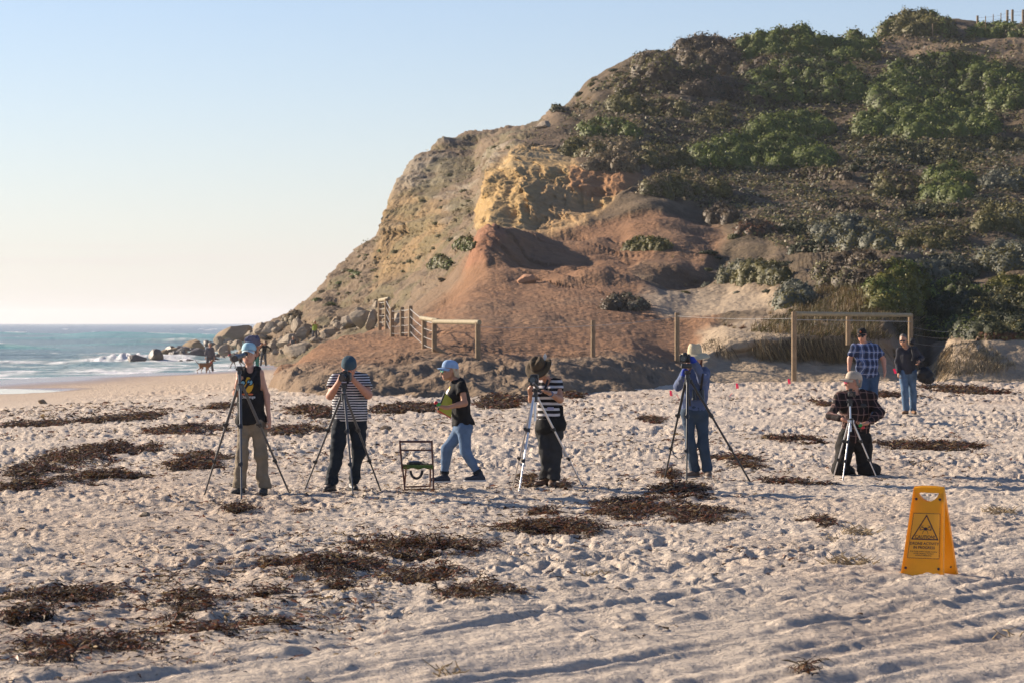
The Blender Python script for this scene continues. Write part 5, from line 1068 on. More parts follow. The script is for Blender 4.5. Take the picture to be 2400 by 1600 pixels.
# cloth with woven or printed patterns ---------------------------------------------------
def cloth(name, c1, c2=None, kind=None, sc=(20, 20, 20), rough=.9, thr=.5, c3=None, bump=.25, sheen=.0, warp=.02):
    if name in MATS: return MATS[name]
    m = bpy.data.materials.new(name); m.use_nodes = True; t = m.node_tree; n = t.nodes; l = t.links.new; b = n['Principled BSDF']
    b.inputs['Roughness'].default_value = rough; b.inputs['Specular IOR Level'].default_value = .25; b.inputs['Sheen Weight'].default_value = sheen
    tc = n.new('ShaderNodeTexCoord'); no = n.new('ShaderNodeTexNoise'); no.inputs['Scale'].default_value = 9; no.inputs['Detail'].default_value = 4; l(tc.outputs['Object'], no.inputs[0])
    mr = n.new('ShaderNodeMapRange'); mr.inputs[1].default_value = .3; mr.inputs[2].default_value = .7; mr.inputs[3].default_value = .82; mr.inputs[4].default_value = 1.18; l(no.outputs[0], mr.inputs[0])
    def val(v): q = n.new('ShaderNodeRGB'); q.outputs[0].default_value = (*v, 1); return q.outputs[0]
    col_ = val(c1)
    if kind:
        wn = n.new('ShaderNodeTexNoise'); wn.inputs['Scale'].default_value = 3.5; l(tc.outputs['Object'], wn.inputs[0])
        sb = n.new('ShaderNodeVectorMath'); sb.operation = 'SUBTRACT'; sb.inputs[1].default_value = (.5, .5, .5); l(wn.outputs['Color'], sb.inputs[0])
        scl = n.new('ShaderNodeVectorMath'); scl.operation = 'SCALE'; scl.inputs['Scale'].default_value = warp; l(sb.outputs[0], scl.inputs[0])
        ad = n.new('ShaderNodeVectorMath'); l(tc.outputs['Object'], ad.inputs[0]); l(scl.outputs[0], ad.inputs[1])
        sx = n.new('ShaderNodeSeparateXYZ'); l(ad.outputs[0], sx.inputs[0])
        def stripe(out_, f, th_, ph=0.0):
            a = n.new('ShaderNodeMath'); a.operation = 'MULTIPLY_ADD'; a.inputs[1].default_value = f; a.inputs[2].default_value = ph; l(out_, a.inputs[0])
            fr = n.new('ShaderNodeMath'); fr.operation = 'FRACT'; l(a.outputs[0], fr.inputs[0])
            lt = n.new('ShaderNodeMath'); lt.operation = 'LESS_THAN'; lt.inputs[1].default_value = th_; l(fr.outputs[0], lt.inputs[0]); return lt.outputs[0]
        def mixc(f_, a_, b_, fac=None):
            q = n.new('ShaderNodeMix'); q.data_type = 'RGBA'
            if fac is not None:
                mm = n.new('ShaderNodeMath'); mm.operation = 'MULTIPLY'; mm.inputs[1].default_value = fac; l(f_, mm.inputs[0]); f_ = mm.outputs[0]
            l(f_, q.inputs[0]); l(a_, q.inputs[6]); l(b_, q.inputs[7]); return q.outputs[2]
        if kind == 'stripe': col_ = mixc(stripe(sx.outputs[2], sc[2], thr), col_, val(c2))
        if kind == 'plaid':
            # diagonal sum of x and y keeps the vertical bands readable round the body
            xy = n.new('ShaderNodeMath'); xy.operation = 'MULTIPLY_ADD'; xy.inputs[1].default_value = .7; l(sx.outputs[1], xy.inputs[0]); l(sx.outputs[0], xy.inputs[2])
            col_ = mixc(stripe(xy.outputs[0], sc[0], thr), col_, val(c2), .75); col_ = mixc(stripe(sx.outputs[2], sc[2], thr), col_, val(c2), .55)
            col_ = mixc(stripe(xy.outputs[0], sc[0], .09, .3), col_, val(c3), .8); col_ = mixc(stripe(sx.outputs[2], sc[2], .09, .3), col_, val(c3), .7)
    vm = n.new('ShaderNodeVectorMath'); vm.operation = 'SCALE'; l(col_, vm.inputs[0]); l(mr.outputs[0], vm.inputs['Scale']); l(vm.outputs[0], b.inputs['Base Color'])
    bn = n.new('ShaderNodeTexNoise'); bn.inputs['Scale'].default_value = 26; bn.inputs['Detail'].default_value = 6; l(tc.outputs['Object'], bn.inputs[0])
    bp = n.new('ShaderNodeBump'); bp.inputs['Strength'].default_value = bump; bp.inputs['Distance'].default_value = .035; l(bn.outputs[0], bp.inputs['Height']); l(bp.outputs[0], b.inputs['Normal'])
    MATS[name] = m; return m
# ------------------------------------------------------------------ equipment
M_BLK = mat('black_plastic', (.02, .02, .022), rough=.35); M_GREY = mat('grey_metal', (.10, .10, .105), rough=.35, metal=.6)
M_SILV = mat('silver_metal', (.62, .60, .60), rough=.28, metal=.85); M_GLASS = mat('lens_glass', (.015, .02, .035), rough=.05, spec=.8)
M_RUB = mat('black_rubber', (.018, .018, .018), rough=.8); M_STRAP = mat('black_strap', (.02, .02, .024), rough=.85)
def tripod(label, apex, feet, r, m, clamp_m, head_z, col_low=None, sections=3, group='tripods of the photographers', head_xy=None, pan=None, spread=.045, flatleg=False):
    ap = Vector(apex); t = thing('tripod', label, 'tripod', (ap.x, ap.y, 0.0), group)
    hx = Vector(head_xy) if head_xy is not None else Vector((ap.x, ap.y, head_z))
    b = MB(); b.tube(ap + Vector((0, 0, -.035)), ap + Vector((0, 0, .03)), .032, .028, 14); b.tube(ap + Vector((0, 0, .03)), ap + Vector((0, 0, .045)), .036, .036, 14)
    sp = b.build('shoulder', clamp_m, t)
    for f in feet:
        f = Vector(f); dr = (f - ap); hz = Vector((dr.x, dr.y, 0)); hz.normalize(); a = ap + hz * spread; dv = f - a; Ln = dv.length; dv.normalize()
        b = MB(); b.box(a + Vector((0, 0, 0)), (.03, .03, .05), bev=.006); kn = []; x = a
        cuts = [i / sections for i in range(sections + 1)]; rr = r
        for i in range(sections):
            p, q_ = a + dv * Ln * cuts[i], a + dv * Ln * (cuts[i + 1] + (.01 if i < sections - 1 else 0)); b.tube(p, q_, rr, rr, 10); kn.append((q_, rr)); rr *= .80
        lg = b.build('leg', m, t)
        for (q_, r2) in kn[:-1]:
            k = MB(); k.tube(q_ - dv * .022, q_ + dv * .022, r2 * 1.55, r2 * 1.45, 12); k.box(q_ + Vector((-r2 * 1.8, -r2 * .5, .004)), (.018, .014, .03), bev=.004); k.build('clamp', clamp_m, lg)
        MB().tube(f - dv * .03, f + dv * .004, rr * 1.5, rr * .9, 10).build('foot', M_RUB, lg)
    cl = col_low if col_low is not None else ap.z - .12
    b = MB(); b.tube((ap.x, ap.y, cl), hx - Vector((0, 0, .06)), r * 1.05, r * 1.05, 12); b.build('centre_column', m, t)
    b = MB(); b.tube(hx - Vector((0, 0, .085)), hx - Vector((0, 0, .045)), .030, .026, 14); b.box(hx - Vector((0, 0, .028)), (.05, .055, .045), bev=.008); b.tube(hx + Vector((-.04, 0, -.03)), hx + Vector((.04, 0, -.03)), .014, .014, 10)
    b.box(hx - Vector((0, 0, .004)), (.06, .075, .012), bev=.003); hd = b.build('pan_head', clamp_m, t)
    if pan is not None: k = MB(); k.tube(hx + Vector((0, 0, -.03)), pan, .006, .006, 8); pv = (Vector(pan) - hx).normalized(); k.tube(Vector(pan) - pv * .09, Vector(pan), .012, .013, 10); k.build('pan_handle', M_BLK, t)
    return t, hx
def rotm(fwd, roll=0.0, up=(0, 0, 1)):
    m = frame(fwd, up); M = Matrix([list(r) for r in m]); return M @ Matrix.Rotation(roll, 3, 'Y')
def camera_body(label, c, fwd, roll=0.0, lens_l=.11, lens_r=.036, sc=1.0, group='cameras of the photographers', strap=None, body=(.135, .06, .095)):
    """forward axis (local y) is where the lens points"""
    c = Vector(c); M = rotm(fwd, roll); q = lambda x, y, z: c + M @ Vector((x * sc, y * sc, z * sc)); t = thing('camera', label, 'camera', tuple(c), group)
    b = MB(); b.box(q(0, 0, 0), [k * sc for k in body], M, .012 * sc); b.box(q(-.05, .022, -.005), (.036 * sc, .05 * sc, .085 * sc), M, .012 * sc); b.build('body', M_BLK, t)
    b = MB(); b.box(q(0, 0, .058), (.052 * sc, .06 * sc, .035 * sc), M, .012 * sc); b.tube(q(-.045, 0, .045), q(-.045, 0, .058), .012 * sc, n=12); b.tube(q(.048, 0, .045), q(.048, 0, .056), .015 * sc, n=12); b.build('viewfinder_hump', M_BLK, t)
    b = MB(); b.tube(q(0, .02, 0), q(0, .045 + lens_l * .45, 0), lens_r * .9 * sc, lens_r * .92 * sc, 20); b.tube(q(0, .045 + lens_l * .45, 0), q(0, .045 + lens_l, 0), lens_r * sc, lens_r * 1.02 * sc, 20)
    ln = b.build('lens', M_BLK, t); b = MB(); b.tube(q(0, .045 + lens_l * .3, 0), q(0, .045 + lens_l * .6, 0), lens_r * 1.04 * sc, lens_r * 1.04 * sc, 20); b.build('focus_ring', M_RUB, ln)
    b = MB(); b.tube(q(0, .046 + lens_l, 0), q(0, .050 + lens_l, 0), lens_r * .8 * sc, lens_r * .8 * sc, 20); b.build('front_glass', M_GLASS, ln)
    MB().box(q(0, -.032, 0), (.08 * sc, .004, .055 * sc), M).build('screen', M_GLASS, t)
    return t
def up_strap(par, pts, w_=.018, m=None, name='strap'):
    b = MB(); pts = [Vector(p) for p in pts]; v = []
    for i, p in enumerate(pts):
        tdir = (pts[min(i + 1, len(pts) - 1)] - pts[max(i - 1, 0)]).normalized(); s_ = tdir.cross(Vector((0, 1, 0))); s_ = s_.normalized() if s_.length > .01 else Vector((1, 0, 0))
        v += [p - s_ * w_, p + s_ * w_, p + s_ * w_ + Vector((0, .004, 0)), p - s_ * w_ + Vector((0, .004, 0))]
    f = []
    for i in range(len(pts) - 1):
        for k in range(4): f.append((i * 4 + k, i * 4 + (k + 1) % 4, (i + 1) * 4 + (k + 1) % 4, (i + 1) * 4 + k))
    f += [(0, 1, 2, 3)[::-1], tuple(len(pts) * 4 - 4 + k for k in range(4))]
    return b.add(v, f).build(name, m or M_STRAP, par)
def front(I, which, px, py, d0, r=.02, off=.012):
    """point on the front of a garment seen at a photo position"""
    o = I[which]; me = o.data; w_ = Vector((0, 0, 0)); p = o
    while p is not None: w_ += p.location; p = p.parent
    if 'bvh' + which not in I: I['bvh' + which] = BVHTree.FromPolygons([v.co + w_ for v in me.vertices], [tuple(q.vertices) for q in me.polygons])
    dr = (P(px, py, 30) - CAM).normalized(); h = I['bvh' + which].ray_cast(CAM, dr, 200)
    return (h[0] - dr * off) if h[0] is not None else P(px, py, d0)

SK1 = mat('skin_fair', (.50, .27, .185), rough=.55, var=.08, vscale=20); SK2 = mat('skin_ruddy', (.48, .23, .15), rough=.55, var=.1, vscale=20); SK3 = mat('skin_tanned', (.42, .215, .13), rough=.55, var=.08, vscale=20)
HAIR_BR = mat('hair_brown', (.055, .03, .018), rough=.6, var=.3, vscale=60); HAIR_BL = mat('hair_blond', (.50, .40, .26), rough=.5, var=.2, vscale=60); HAIR_GR = mat('hair_grey', (.20, .18, .16), rough=.6, var=.3, vscale=70)
HAIR_RD = mat('hair_auburn', (.085, .03, .018), rough=.6, var=.3, vscale=60)
SOLE = mat('shoe_sole', (.30, .28, .26), rough=.8); SOLE_D = mat('dark_sole', (.03, .028, .025), rough=.8)
BLACK_CL = cloth('black_cotton', (.013, .013, .014)); DENIM_D = cloth('dark_denim', (.013, .019, .028)); DENIM = cloth('blue_denim', (.04, .075, .14)); DENIM_L = cloth('light_denim', (.105, .17, .275))

# ---- first photographer from the left -------------------------------------------------------
d1 = 32.1
J = dict(head=(583, 829, 0), shL=(564, 873, .02), shR=(609, 873, .02), elL=(553, 922, -.02), wrL=(555, 903, -.22), elR=(625, 926, .03), wrR=(630.5, 981, -.03),
         hipL=(573, 991, .02), hipR=(603, 991, .02), knL=(568, 1062, -.02), knR=(611, 1064, 0), anL=(563.5, 1143, .02), anR=(618, 1143, .02))
p1, I = person('woman in light blue cap and black sleeveless top looking through a spotting scope', d1, J, skin=SK1, female=True, sc=.97, head_dir=(-.12, -1, -.02), H=.0112,
    build=dict(ua=.040, el=.033, wr=.024, th=.080, kn=.055, ca=.048, chest=(.145, .10, .17), waist=(.130, .095, .14), pelvis=(.150, .105, .12), neck=.045, bust=1),
    top=dict(name='tank_top', m=BLACK_CL, sleeve=0, inf=.026, hem=-.01, wr=.016, neck=.060, vneck=.02, flare=.008),
    bottom=dict(name='trousers', m=cloth('khaki_cloth', (.215, .175, .125), bump=.4), inf=.014, hem=.026, len=.99, wr=.024),
    shoes=dict(m=mat('dark_suede', (.05, .045, .04), rough=.8), sole=SOLE_D, dirL=(-.5, -1, 0), dirR=(.05, -1, 0)),
    hands=dict(L=dict(dir=(.15, -.3, .9), palm=(.8, -.1, .2), side=1, curl=.85), R=dict(dir=(.12, -.18, -1), palm=(-.9, 0, 0), side=-1, curl=.85)))
cap(p1, I['HC'], I['HM'], .97, cloth('pale_blue_cap', (.33, .52, .60)), cloth('pale_blue_brim', (.50, .62, .66)), tilt=.12, brim=.06, button=False)
hair_blob(p1, I, [((-.068, -.02, .04, .022), (-.066, -.02, -.05, .018)), ((.068, -.02, .04, .022), (.068, -.03, -.055, .018)), ((0, -.08, .02, .05), (0, -.08, -.08, .035))], HAIR_BR)
TM = np.stack([V(1, 0, 0), V(0, -1, 0), V(0, 0, 1)], -1)
org = np.array(P(580, 905, d1)); YB = mat('print_yellow', (.62, .36, .02)); LB = mat('print_blue', (.18, .42, .52)); OR_ = mat('print_orange', (.55, .13, .04)); WH = mat('print_white', (.7, .7, .68)); TP = I['top']
blob = [(-.02, .095), (.005, .10), (.03, .075), (.058, .03), (.055, -.01), (.035, -.055), (.005, -.085), (-.025, -.06), (-.04, -.01), (-.055, -.0), (-.05, .03), (-.02, .03), (-.03, .06)]
decal(TP, (blob, [tuple(range(len(blob)))]), org + V(.02, 0, .01), TM, YB, 'printed_bird', TP)
decal(TP, circle(.04, .05, .038), org, TM, BLACK_CL, 'printed_ring', TP, .005); decal(TP, circle(.04, .05, .028), org, TM, LB, 'printed_lens', TP, .007)
decal(TP, circle(-.035, .045, .030), org, TM, BLACK_CL, 'printed_ring', TP, .005); decal(TP, circle(-.038, .045, .021), org, TM, LB, 'printed_lens', TP, .007)
decal(TP, circle(.045, -.085, .028, .010), org, TM, OR_, 'printed_foot', TP); decal(TP, circle(-.03, -.085, .028, .010), org, TM, OR_, 'printed_foot', TP)
decal(TP, text_poly('...Challenge', .042, .0006), org + V(.0, 0, -.115), TM, WH, 'printed_lettering', TP)
up_strap(p1, [front(I, 'top', x, y, d1) for x, y in ((601, 868), (592, 884), (581, 900), (570, 915))], .014)
b = MB(); b.path([P(551 + 3 * math.cos(t), 912 + 1.3 * math.sin(t), d1 - .13 + .03 * math.sin(t)) for t in np.linspace(0, 6.28, 10)], .008, 6); b.build('wristband', M_STRAP, p1)
t1, hx = tripod('black tripod in front of the woman with the light blue cap', P(563, 907, d1 - .5), [(*P(478, 1163, d1 + .0)[:2], 0), (*P(566, 1167, d1 - 1.0)[:2], 0), (*P(681, 1155, d1 + .1)[:2], 0)], .016, M_GREY, M_BLK, 0, head_xy=P(561, 858, d1 - .45), pan=P(559, 882, d1 - .30))
sc_ = thing('spotting_scope', 'black spotting scope held level on the leftmost tripod', 'spotting scope', tuple(P(562, 836, d1 - .45)))
A, B_ = Vector(P(550, 840, d1 - .62)), Vector(P(577, 829, d1 - .16)); dv = (B_ - A).normalized(); b = MB(); b.tube(A, A + dv * .16, .037, .036, 18); b.tube(A + dv * .16, A + dv * .22, .036, .026, 18); b.tube(A + dv * .22, A + dv * .37, .028, .028, 16); b.build('barrel', M_BLK, sc_)
b = MB(); b.tube(A + dv * .37, A + dv * .40, .026, .018, 16); b.tube(A + dv * .40, B_, .020, .022, 16); b.build('eyepiece', M_RUB, sc_); MB().tube(A - dv * .002, A + dv * .003, .031, n=18).build('front_glass', M_GLASS, sc_); MB().box(A + dv * .25 + Vector((0, 0, -.04)), (.03, .07, .035), bev=.005).build('foot_mount', M_BLK, sc_)

# ---- second photographer: man in a navy and white striped shirt ------------------------------
d2 = 32.9
J = dict(head=(818, 860, -.10), shL=(789, 885, .02), shR=(851, 885, .02), elL=(774, 927, -.12), wrL=(795, 893, -.33), elR=(863, 925, -.12), wrR=(828, 889, -.33),
         hipL=(799, 984, .05), hipR=(840, 984, .05), knL=(790, 1062, 0), knR=(841, 1064, .05), anL=(777, 1134, 0), anR=(826, 1133, .12))
p2, I = person('man in backwards dark teal cap and narrow striped shirt bent over his camera', d2, J, skin=SK2, head_dir=(.04, -1, -.62), sc=1.0, H=.0112,
    build=dict(ua=.052, el=.043, wr=.030, th=.090, kn=.062, ca=.052, chest=(.178, .125, .18), waist=(.185, .135, .16), pelvis=(.180, .13, .13), neck=.058, sh=.065, belly=.10),
    top=dict(name='striped_shirt', m=cloth('narrow_stripes', (.55, .55, .56), (.014, .016, .03), 'stripe', (1, 1, 34), thr=.55, bump=.3), sleeve=.62, sinf=.028, inf=.022, hem=.0, wr=.016, collar=BLACK_CL),
    bottom=dict(name='dark_jeans', m=DENIM_D, inf=.014, hem=.020, len=.99, wr=.030), shoes=dict(m=mat('dark_leather', (.03, .024, .02), rough=.5), sole=SOLE_D, dirL=(-.35, -1, 0), dirR=(.3, -1, 0)),
    hands=dict(L=dict(dir=(.25, -.2, 1), palm=(.9, -.2, .0), side=1, curl=.42), R=dict(dir=(-.75, -.1, .75), palm=(-.3, -.5, -.6), side=-1, curl=.42)))
cap(p2, I['HC'], I['HM'], 1.03, cloth('teal_cap', (.045, .085, .11)), back=True, tilt=.05)
hair_blob(p2, I, [((-.072, -.01, .02, .018), (-.07, -.02, -.03, .014)), ((.072, -.01, .02, .018), (.07, -.02, -.03, .014)), ((0, .062, .075, .022), (.015, .072, .070, .018))], HAIR_BR, cut_face=False)
t2, hx = tripod('black tripod in front of the man in the narrow striped shirt', P(806, 930, d2 - .55), [(*P(712, 1157, d2 - .1)[:2], 0), (*P(828, 1161, d2 - 1.0)[:2], 0), (*P(893, 1149, d2 + .1)[:2], 0)], .015, M_GREY, M_BLK, 0, head_xy=P(806, 898, d2 - .5))
camera_body('black camera held by the man in the narrow striped shirt', P(810, 882, d2 - .47), (-.25, -1, -.10), 0, .10, .040)
up_strap(p2, [P(818, 892, d2 - .42), P(811, 900, d2 - .45), P(809, 912, d2 - .40), P(807, 925, d2 - .40)], .012)

# ---- blonde woman walking to the left -----------------------------------------------------------
d3 = 34.0
J = dict(head=(1052, 868, .0), shL=(1068, 902, .17), shR=(1081, 901, -.17), elL=(1065, 940, .16), wrL=(1046, 967, -.02), elR=(1089, 944, -.22), wrR=(1047, 955, -.32),
         hipL=(1084, 1003, .08), hipR=(1088, 1003, -.08), knL=(1047, 1052, .08), knR=(1091, 1058, -.08), anL=(1041, 1115, .10), anR=(1123, 1113, -.10))
p3, I = person('blonde woman in pale blue cap black t-shirt and jeans stepping to the left', d3, J, skin=SK3, female=True, facing=(-1, -.22, 0), head_dir=(-1, -.38, -.06), sc=.96, H=.0112,
    build=dict(ua=.044, el=.036, wr=.025, th=.084, kn=.056, ca=.050, an=.036, chest=(.145, .105, .16), waist=(.13, .10, .13), pelvis=(.150, .120, .12), neck=.044, bust=1),
    top=dict(name='t_shirt', m=BLACK_CL, sleeve=.42, sinf=.024, inf=.018, hem=.035, wr=.020, neck=.056, flare=.01),
    bottom=dict(name='jeans', m=DENIM_L, inf=.007, hem=.004, len=.90, wr=.008), shoes=dict(m=mat('dark_knit', (.02, .03, .05), rough=.8), sole=mat('white_sole', (.6, .6, .6)), dirL=(-1, -.2, 0), dirR=(-1, -.15, 0)),
    hands=dict(L=dict(dir=(-1, 0, .15), palm=(0, -.2, 1), side=1, curl=.5), R=dict(dir=(-1, -.05, .25), palm=(0, .2, 1), side=1, curl=.5)))
for sd in 'LR':
    a, k_ = I['Q']['an' + sd], I['Q']['kn' + sd]; v_ = Vector(a - k_); b = MB(); b.tube(Vector(k_) + v_ * .80, Vector(k_) + v_ * .905, .056, .053, 16, caps=False); b.tube(Vector(k_) + v_ * .905, Vector(k_) + v_ * .80, .044, .046, 16, caps=False); b.build('turned_up_cuff', DENIM_D, I['bottom'])
cap(p3, I['HC'], I['HM'], .98, cloth('sky_blue_cap', (.27, .40, .60)), tilt=.12, brim=.07)
hair_blob(p3, I, [((.064, -.03, .05, .022), (.068, -.06, -.06, .018)), ((-.064, -.03, .05, .022), (-.068, -.06, -.06, .018)), ((.0, -.075, .03, .045), (.02, -.105, -.12, .036)), ((.02, -.105, -.12, .034), (.05, -.19, -.26, .024)), ((.05, -.19, -.26, .024), (.06, -.235, -.35, .010)), ((.055, -.06, -.08, .02), (.06, -.15, -.22, .012))], HAIR_BL)
sunglasses(p3, I['HC'], I['HM'], .96, mat('mirror_green', (.10, .45, .30), rough=.05, metal=.9))
TMs = frame((-1, -.75, 0)); org = np.array(P(1056, 922, d3)); TP = I['top']
decal(TP, ([(-.03, .09), (.02, .09), (.055, .0), (.045, -.10), (.0, -.11), (-.05, -.04)], [(0, 1, 2, 3, 4, 5)]), org, TMs, YB, 'printed_bird', TP); decal(TP, circle(.01, .03, .04, .035), org, TMs, WH, 'printed_patch', TP, .005)
fo = thing('folder', 'yellow green ring folder with red edge held by the blonde woman', 'folder', tuple(P(1043, 950, d3 - .1)))
def quad(pts, th, name, m, par):
    pts = [Vector(p) for p in pts]; n_ = (pts[1] - pts[0]).cross(pts[2] - pts[0]).normalized() * th
    k = len(pts); return MB().add([p for p in pts] + [p + n_ for p in pts], [tuple(range(k))[::-1], tuple(range(k, 2 * k))] + [(i, (i + 1) % k, k + (i + 1) % k, k + i) for i in range(k)]).build(name, m, par, smooth=False)
quad([P(1043, 920, d3 - .16), P(1027, 960, d3 - .20), P(1057, 978, d3 - .16), P(1059, 936, d3 - .12)], .012, 'cover', mat('lime_card', (.36, .38, .03), rough=.5), fo)
b = MB(); b.tube(P(1043, 919, d3 - .175), P(1026, 960, d3 - .215), .010, .010, 8); b.build('spine', M_BLK, fo); b = MB(); b.tube(P(1027, 961, d3 - .21), P(1057, 979, d3 - .17), .007, .007, 8); b.build('edge', mat('red_plastic', (.50, .02, .03), rough=.4), fo)
def counter(label, c, a, b_):
    t = thing('hand_counter', label, 'counter', tuple(c)); c = Vector(c); MB().sphere(c, .026, (1, .8, .9)).build('body', mat('green_plastic', (.02, .30, .05), rough=.3), t); MB().sphere(c + Vector(a), .026, (1, .8, .8)).build('body', mat('red_plastic'), t)
    MB().tube(c + Vector((0, 0, .02)), c + Vector((0, 0, .036)), .009, n=10).build('button', mat('silver_metal'), t)
counter('green and red hand counter in the blonde woman\'s raised hand', P(1028, 947, d3 - .36), (-.03, 0, .02), 0)

# ---- woman in wide striped top and brown hat --------------------------------------------------
d4 = 34.0
J = dict(head=(1264, 866, -.12), shL=(1266, 899, .08), shR=(1306, 895, .02), elL=(1246, 936, -.02), wrL=(1243, 920, -.24), elR=(1313, 936, -.10), wrR=(1289, 921, -.30),
         hipL=(1274, 1006, .04), hipR=(1303, 1006, .02), knL=(1278, 1064, .0), knR=(1300, 1064, 0), anL=(1284, 1123, .05), anR=(1295, 1124, -.02))
p4, I = person('woman in brown bush hat and wide striped top leaning over a silver tripod', d4, J, skin=SK3, female=True, facing=(-.35, -1, 0), head_dir=(-.45, -.85, -.75), sc=.97, H=.0112,
    build=dict(ua=.046, el=.038, wr=.027, th=.078, kn=.052, ca=.046, chest=(.145, .11, .17), waist=(.135, .11, .15), pelvis=(.148, .12, .12), neck=.047, bust=1),
    top=dict(name='striped_top', m=cloth('wide_stripes', (.55, .54, .56), (.012, .012, .014), 'stripe', (1, 1, 15), thr=.56), sleeve=.42, inf=.016, hem=.03, wr=.014, vneck=.09, neck=.066),
    bottom=dict(name='grey_trousers', m=cloth('charcoal_cloth', (.032, .033, .035)), inf=.022, hem=.03, len=.99, wr=.030), shoes=dict(m=mat('brown_leather', (.10, .05, .025), rough=.6), sole=SOLE_D, dirL=(-1, -.6, 0), dirR=(-.1, -1, 0)),
    hands=dict(L=dict(dir=(-.1, -.5, .5), palm=(.6, -.2, -.2), side=1, curl=.5), R=dict(dir=(-.9, -.35, .35), palm=(-.1, -.1, -1), side=-1, curl=.35)))
HB = mat('hat_felt', (.075, .05, .025), rough=.9, var=.25, vscale=20); brim_hat(p4, I['HC'], I['HM'], 1.0, HB, mat('hat_band', (.03, .02, .015)), r=.165, crown=.115, droop=.015, wave=.020, seed=1.4, tilt=-.10, pinch=.02)
hair_blob(p4, I, [((.074, -.01, .02, .028), (.085, 0, -.07, .022)), ((-.074, -.01, .0, .026), (-.08, .02, -.06, .022)), ((0, -.09, .0, .05), (0, -.10, -.07, .035))], HAIR_BL)
fe = MB(); c_ = Vector(P(1277, 846, d4 - .1)); fe.add([c_, c_ + Vector((-.022, -.01, .06)), c_ + Vector((.006, -.012, .10)), c_ + Vector((.026, -.006, .055)), c_ + Vector((0, .006, .05))], [(0, 1, 4), (1, 2, 4), (2, 3, 4), (3, 0, 4), (0, 3, 2, 1)]); fe.build('feather', mat('feather_white', (.62, .62, .60)), p4)
fe = MB(); c_ = Vector(P(1283, 848, d4 - .05)); fe.add([c_, c_ + Vector((.04, -.01, -.002)), c_ + Vector((.075, 0, -.03)), c_ + Vector((.035, 0, -.028)), c_ + Vector((.04, .006, -.012))], [(0, 1, 4), (1, 2, 4), (2, 3, 4), (3, 0, 4), (0, 3, 2, 1)]); fe.build('feather', mat('feather_white'), p4)
s = Field(I['hipc'] - .35, I['hipc'] + .35, .011); I['torso'](s, .034, .01); s.cut(I['hipc'] + I['up'] * .13, I['up']); s.cut(I['hipc'] - I['up'] * .05 - V(.0, 0, .0), -I['up'] + V(.25, 0, 0)); s.cone(np.array(P(1314, 955, d4)), np.array(P(1316, 996, d4 + .02)), .035, .045, k=.05); s.noise(.02, 8); s.mesh('jacket_round_waist', BLACK_CL, p4)
up_strap(p4, [P(1284, 888, d4 - .20), P(1279, 905, d4 - .26), P(1272, 922, d4 - .32)], .014)
quad([P(1283, 953, d4 - .24), P(1283, 959.5, d4 - .24), P(1298, 959.5, d4 - .24), P(1298, 953, d4 - .24)], .01, 'buckle', mat('lilac_plastic', (.30, .30, .45)), p4)
c_ = I['Q']['wrR']; b = MB(); v_ = Vector(unit(I['Q']['elR'] - c_)); b.tube(Vector(c_) + v_ * .005, Vector(c_) + v_ * .03, .033, .034, 14); b.sphere(Vector(c_) + v_ * .018 + Vector((0, -.03, .01)), .017, (1, .5, 1)); b.build('wristwatch', mat('blue_band', (.05, .10, .20), rough=.4), p4)
t4, hx = tripod('silver tripod under the camera of the woman in the brown hat', P(1254, 934, d4 - .5), [(*P(1202, 1140, d4 + .05)[:2], 0), (*P(1217, 1148, d4 - .9)[:2], 0), (*P(1367, 1138, d4 - .1)[:2], 0)], .014, M_SILV, M_BLK, 0, head_xy=P(1255, 909, d4 - .48), col_low=P(1257, 982, d4)[2], pan=P(1268, 918, d4 - .42))
camera_body('black camera tipped on its side on the silver tripod', P(1253, 890, d4 - .52), (-.18, -1, .05), R(90), .10, .042)
b = MB(); b.tube(P(1250, 897, d4 - .70), P(1261, 910, d4 - .62), .017, .02, 14); b.build('lens_hood', M_GREY, t4)

# ---- woman in straw hat and blue sweatshirt ----------------------------------------------------
d5 = 35.4
J = dict(head=(1628, 838, -.03), shL=(1607, 872, .04), shR=(1651, 868, .02), elL=(1591, 904, -.05), wrL=(1603, 882, -.26), elR=(1647, 889, -.20), wrR=(1628, 851, -.33),
         hipL=(1612, 968, .04), hipR=(1644, 968, .02), knL=(1617, 1037, -.02), knR=(1648, 1037, 0), anL=(1629, 1103, .08), anR=(1659, 1103, .0))
p5, I = person('woman in straw hat and blue sweatshirt holding a camera to her face', d5, J, skin=SK1, female=True, facing=(-.25, -1, 0), head_dir=(-.22, -1, -.08), sc=.99, H=.0112, eyes=True,
    build=dict(ua=.048, el=.040, wr=.028, th=.078, kn=.050, ca=.046, chest=(.155, .115, .18), waist=(.150, .12, .15), pelvis=(.155, .12, .12), neck=.047, bust=1),
    top=dict(name='sweatshirt', m=cloth('blue_fleece', (.075, .105, .20), sheen=.1), sleeve=2, inf=.024, sinf=.02, hem=.03, wr=.026, neck=.056),
    bottom=dict(name='jeans', m=cloth('mid_denim', (.038, .062, .098)), inf=.014, hem=.014, len=.99, wr=.014), shoes=dict(m=mat('tan_trainer', (.14, .10, .075), rough=.8), sole=SOLE, dirL=(-.9, -1, 0), dirR=(0, -1, 0)),
    hands=dict(L=dict(dir=(.3, -.3, .9), palm=(.7, -.3, 0), side=1, curl=.5), R=dict(dir=(-.75, -.2, .5), palm=(-.2, -.2, -1), side=-1, curl=.55)))
brim_hat(p5, I['HC'], I['HM'], 1.0, mat('straw', (.55, .46, .30), rough=.85, var=.18, vscale=70, bump=.6, bscale=160), None, r=.19, crown=.130, droop=.040, wave=.022, seed=.6, tilt=.02, pinch=.01)
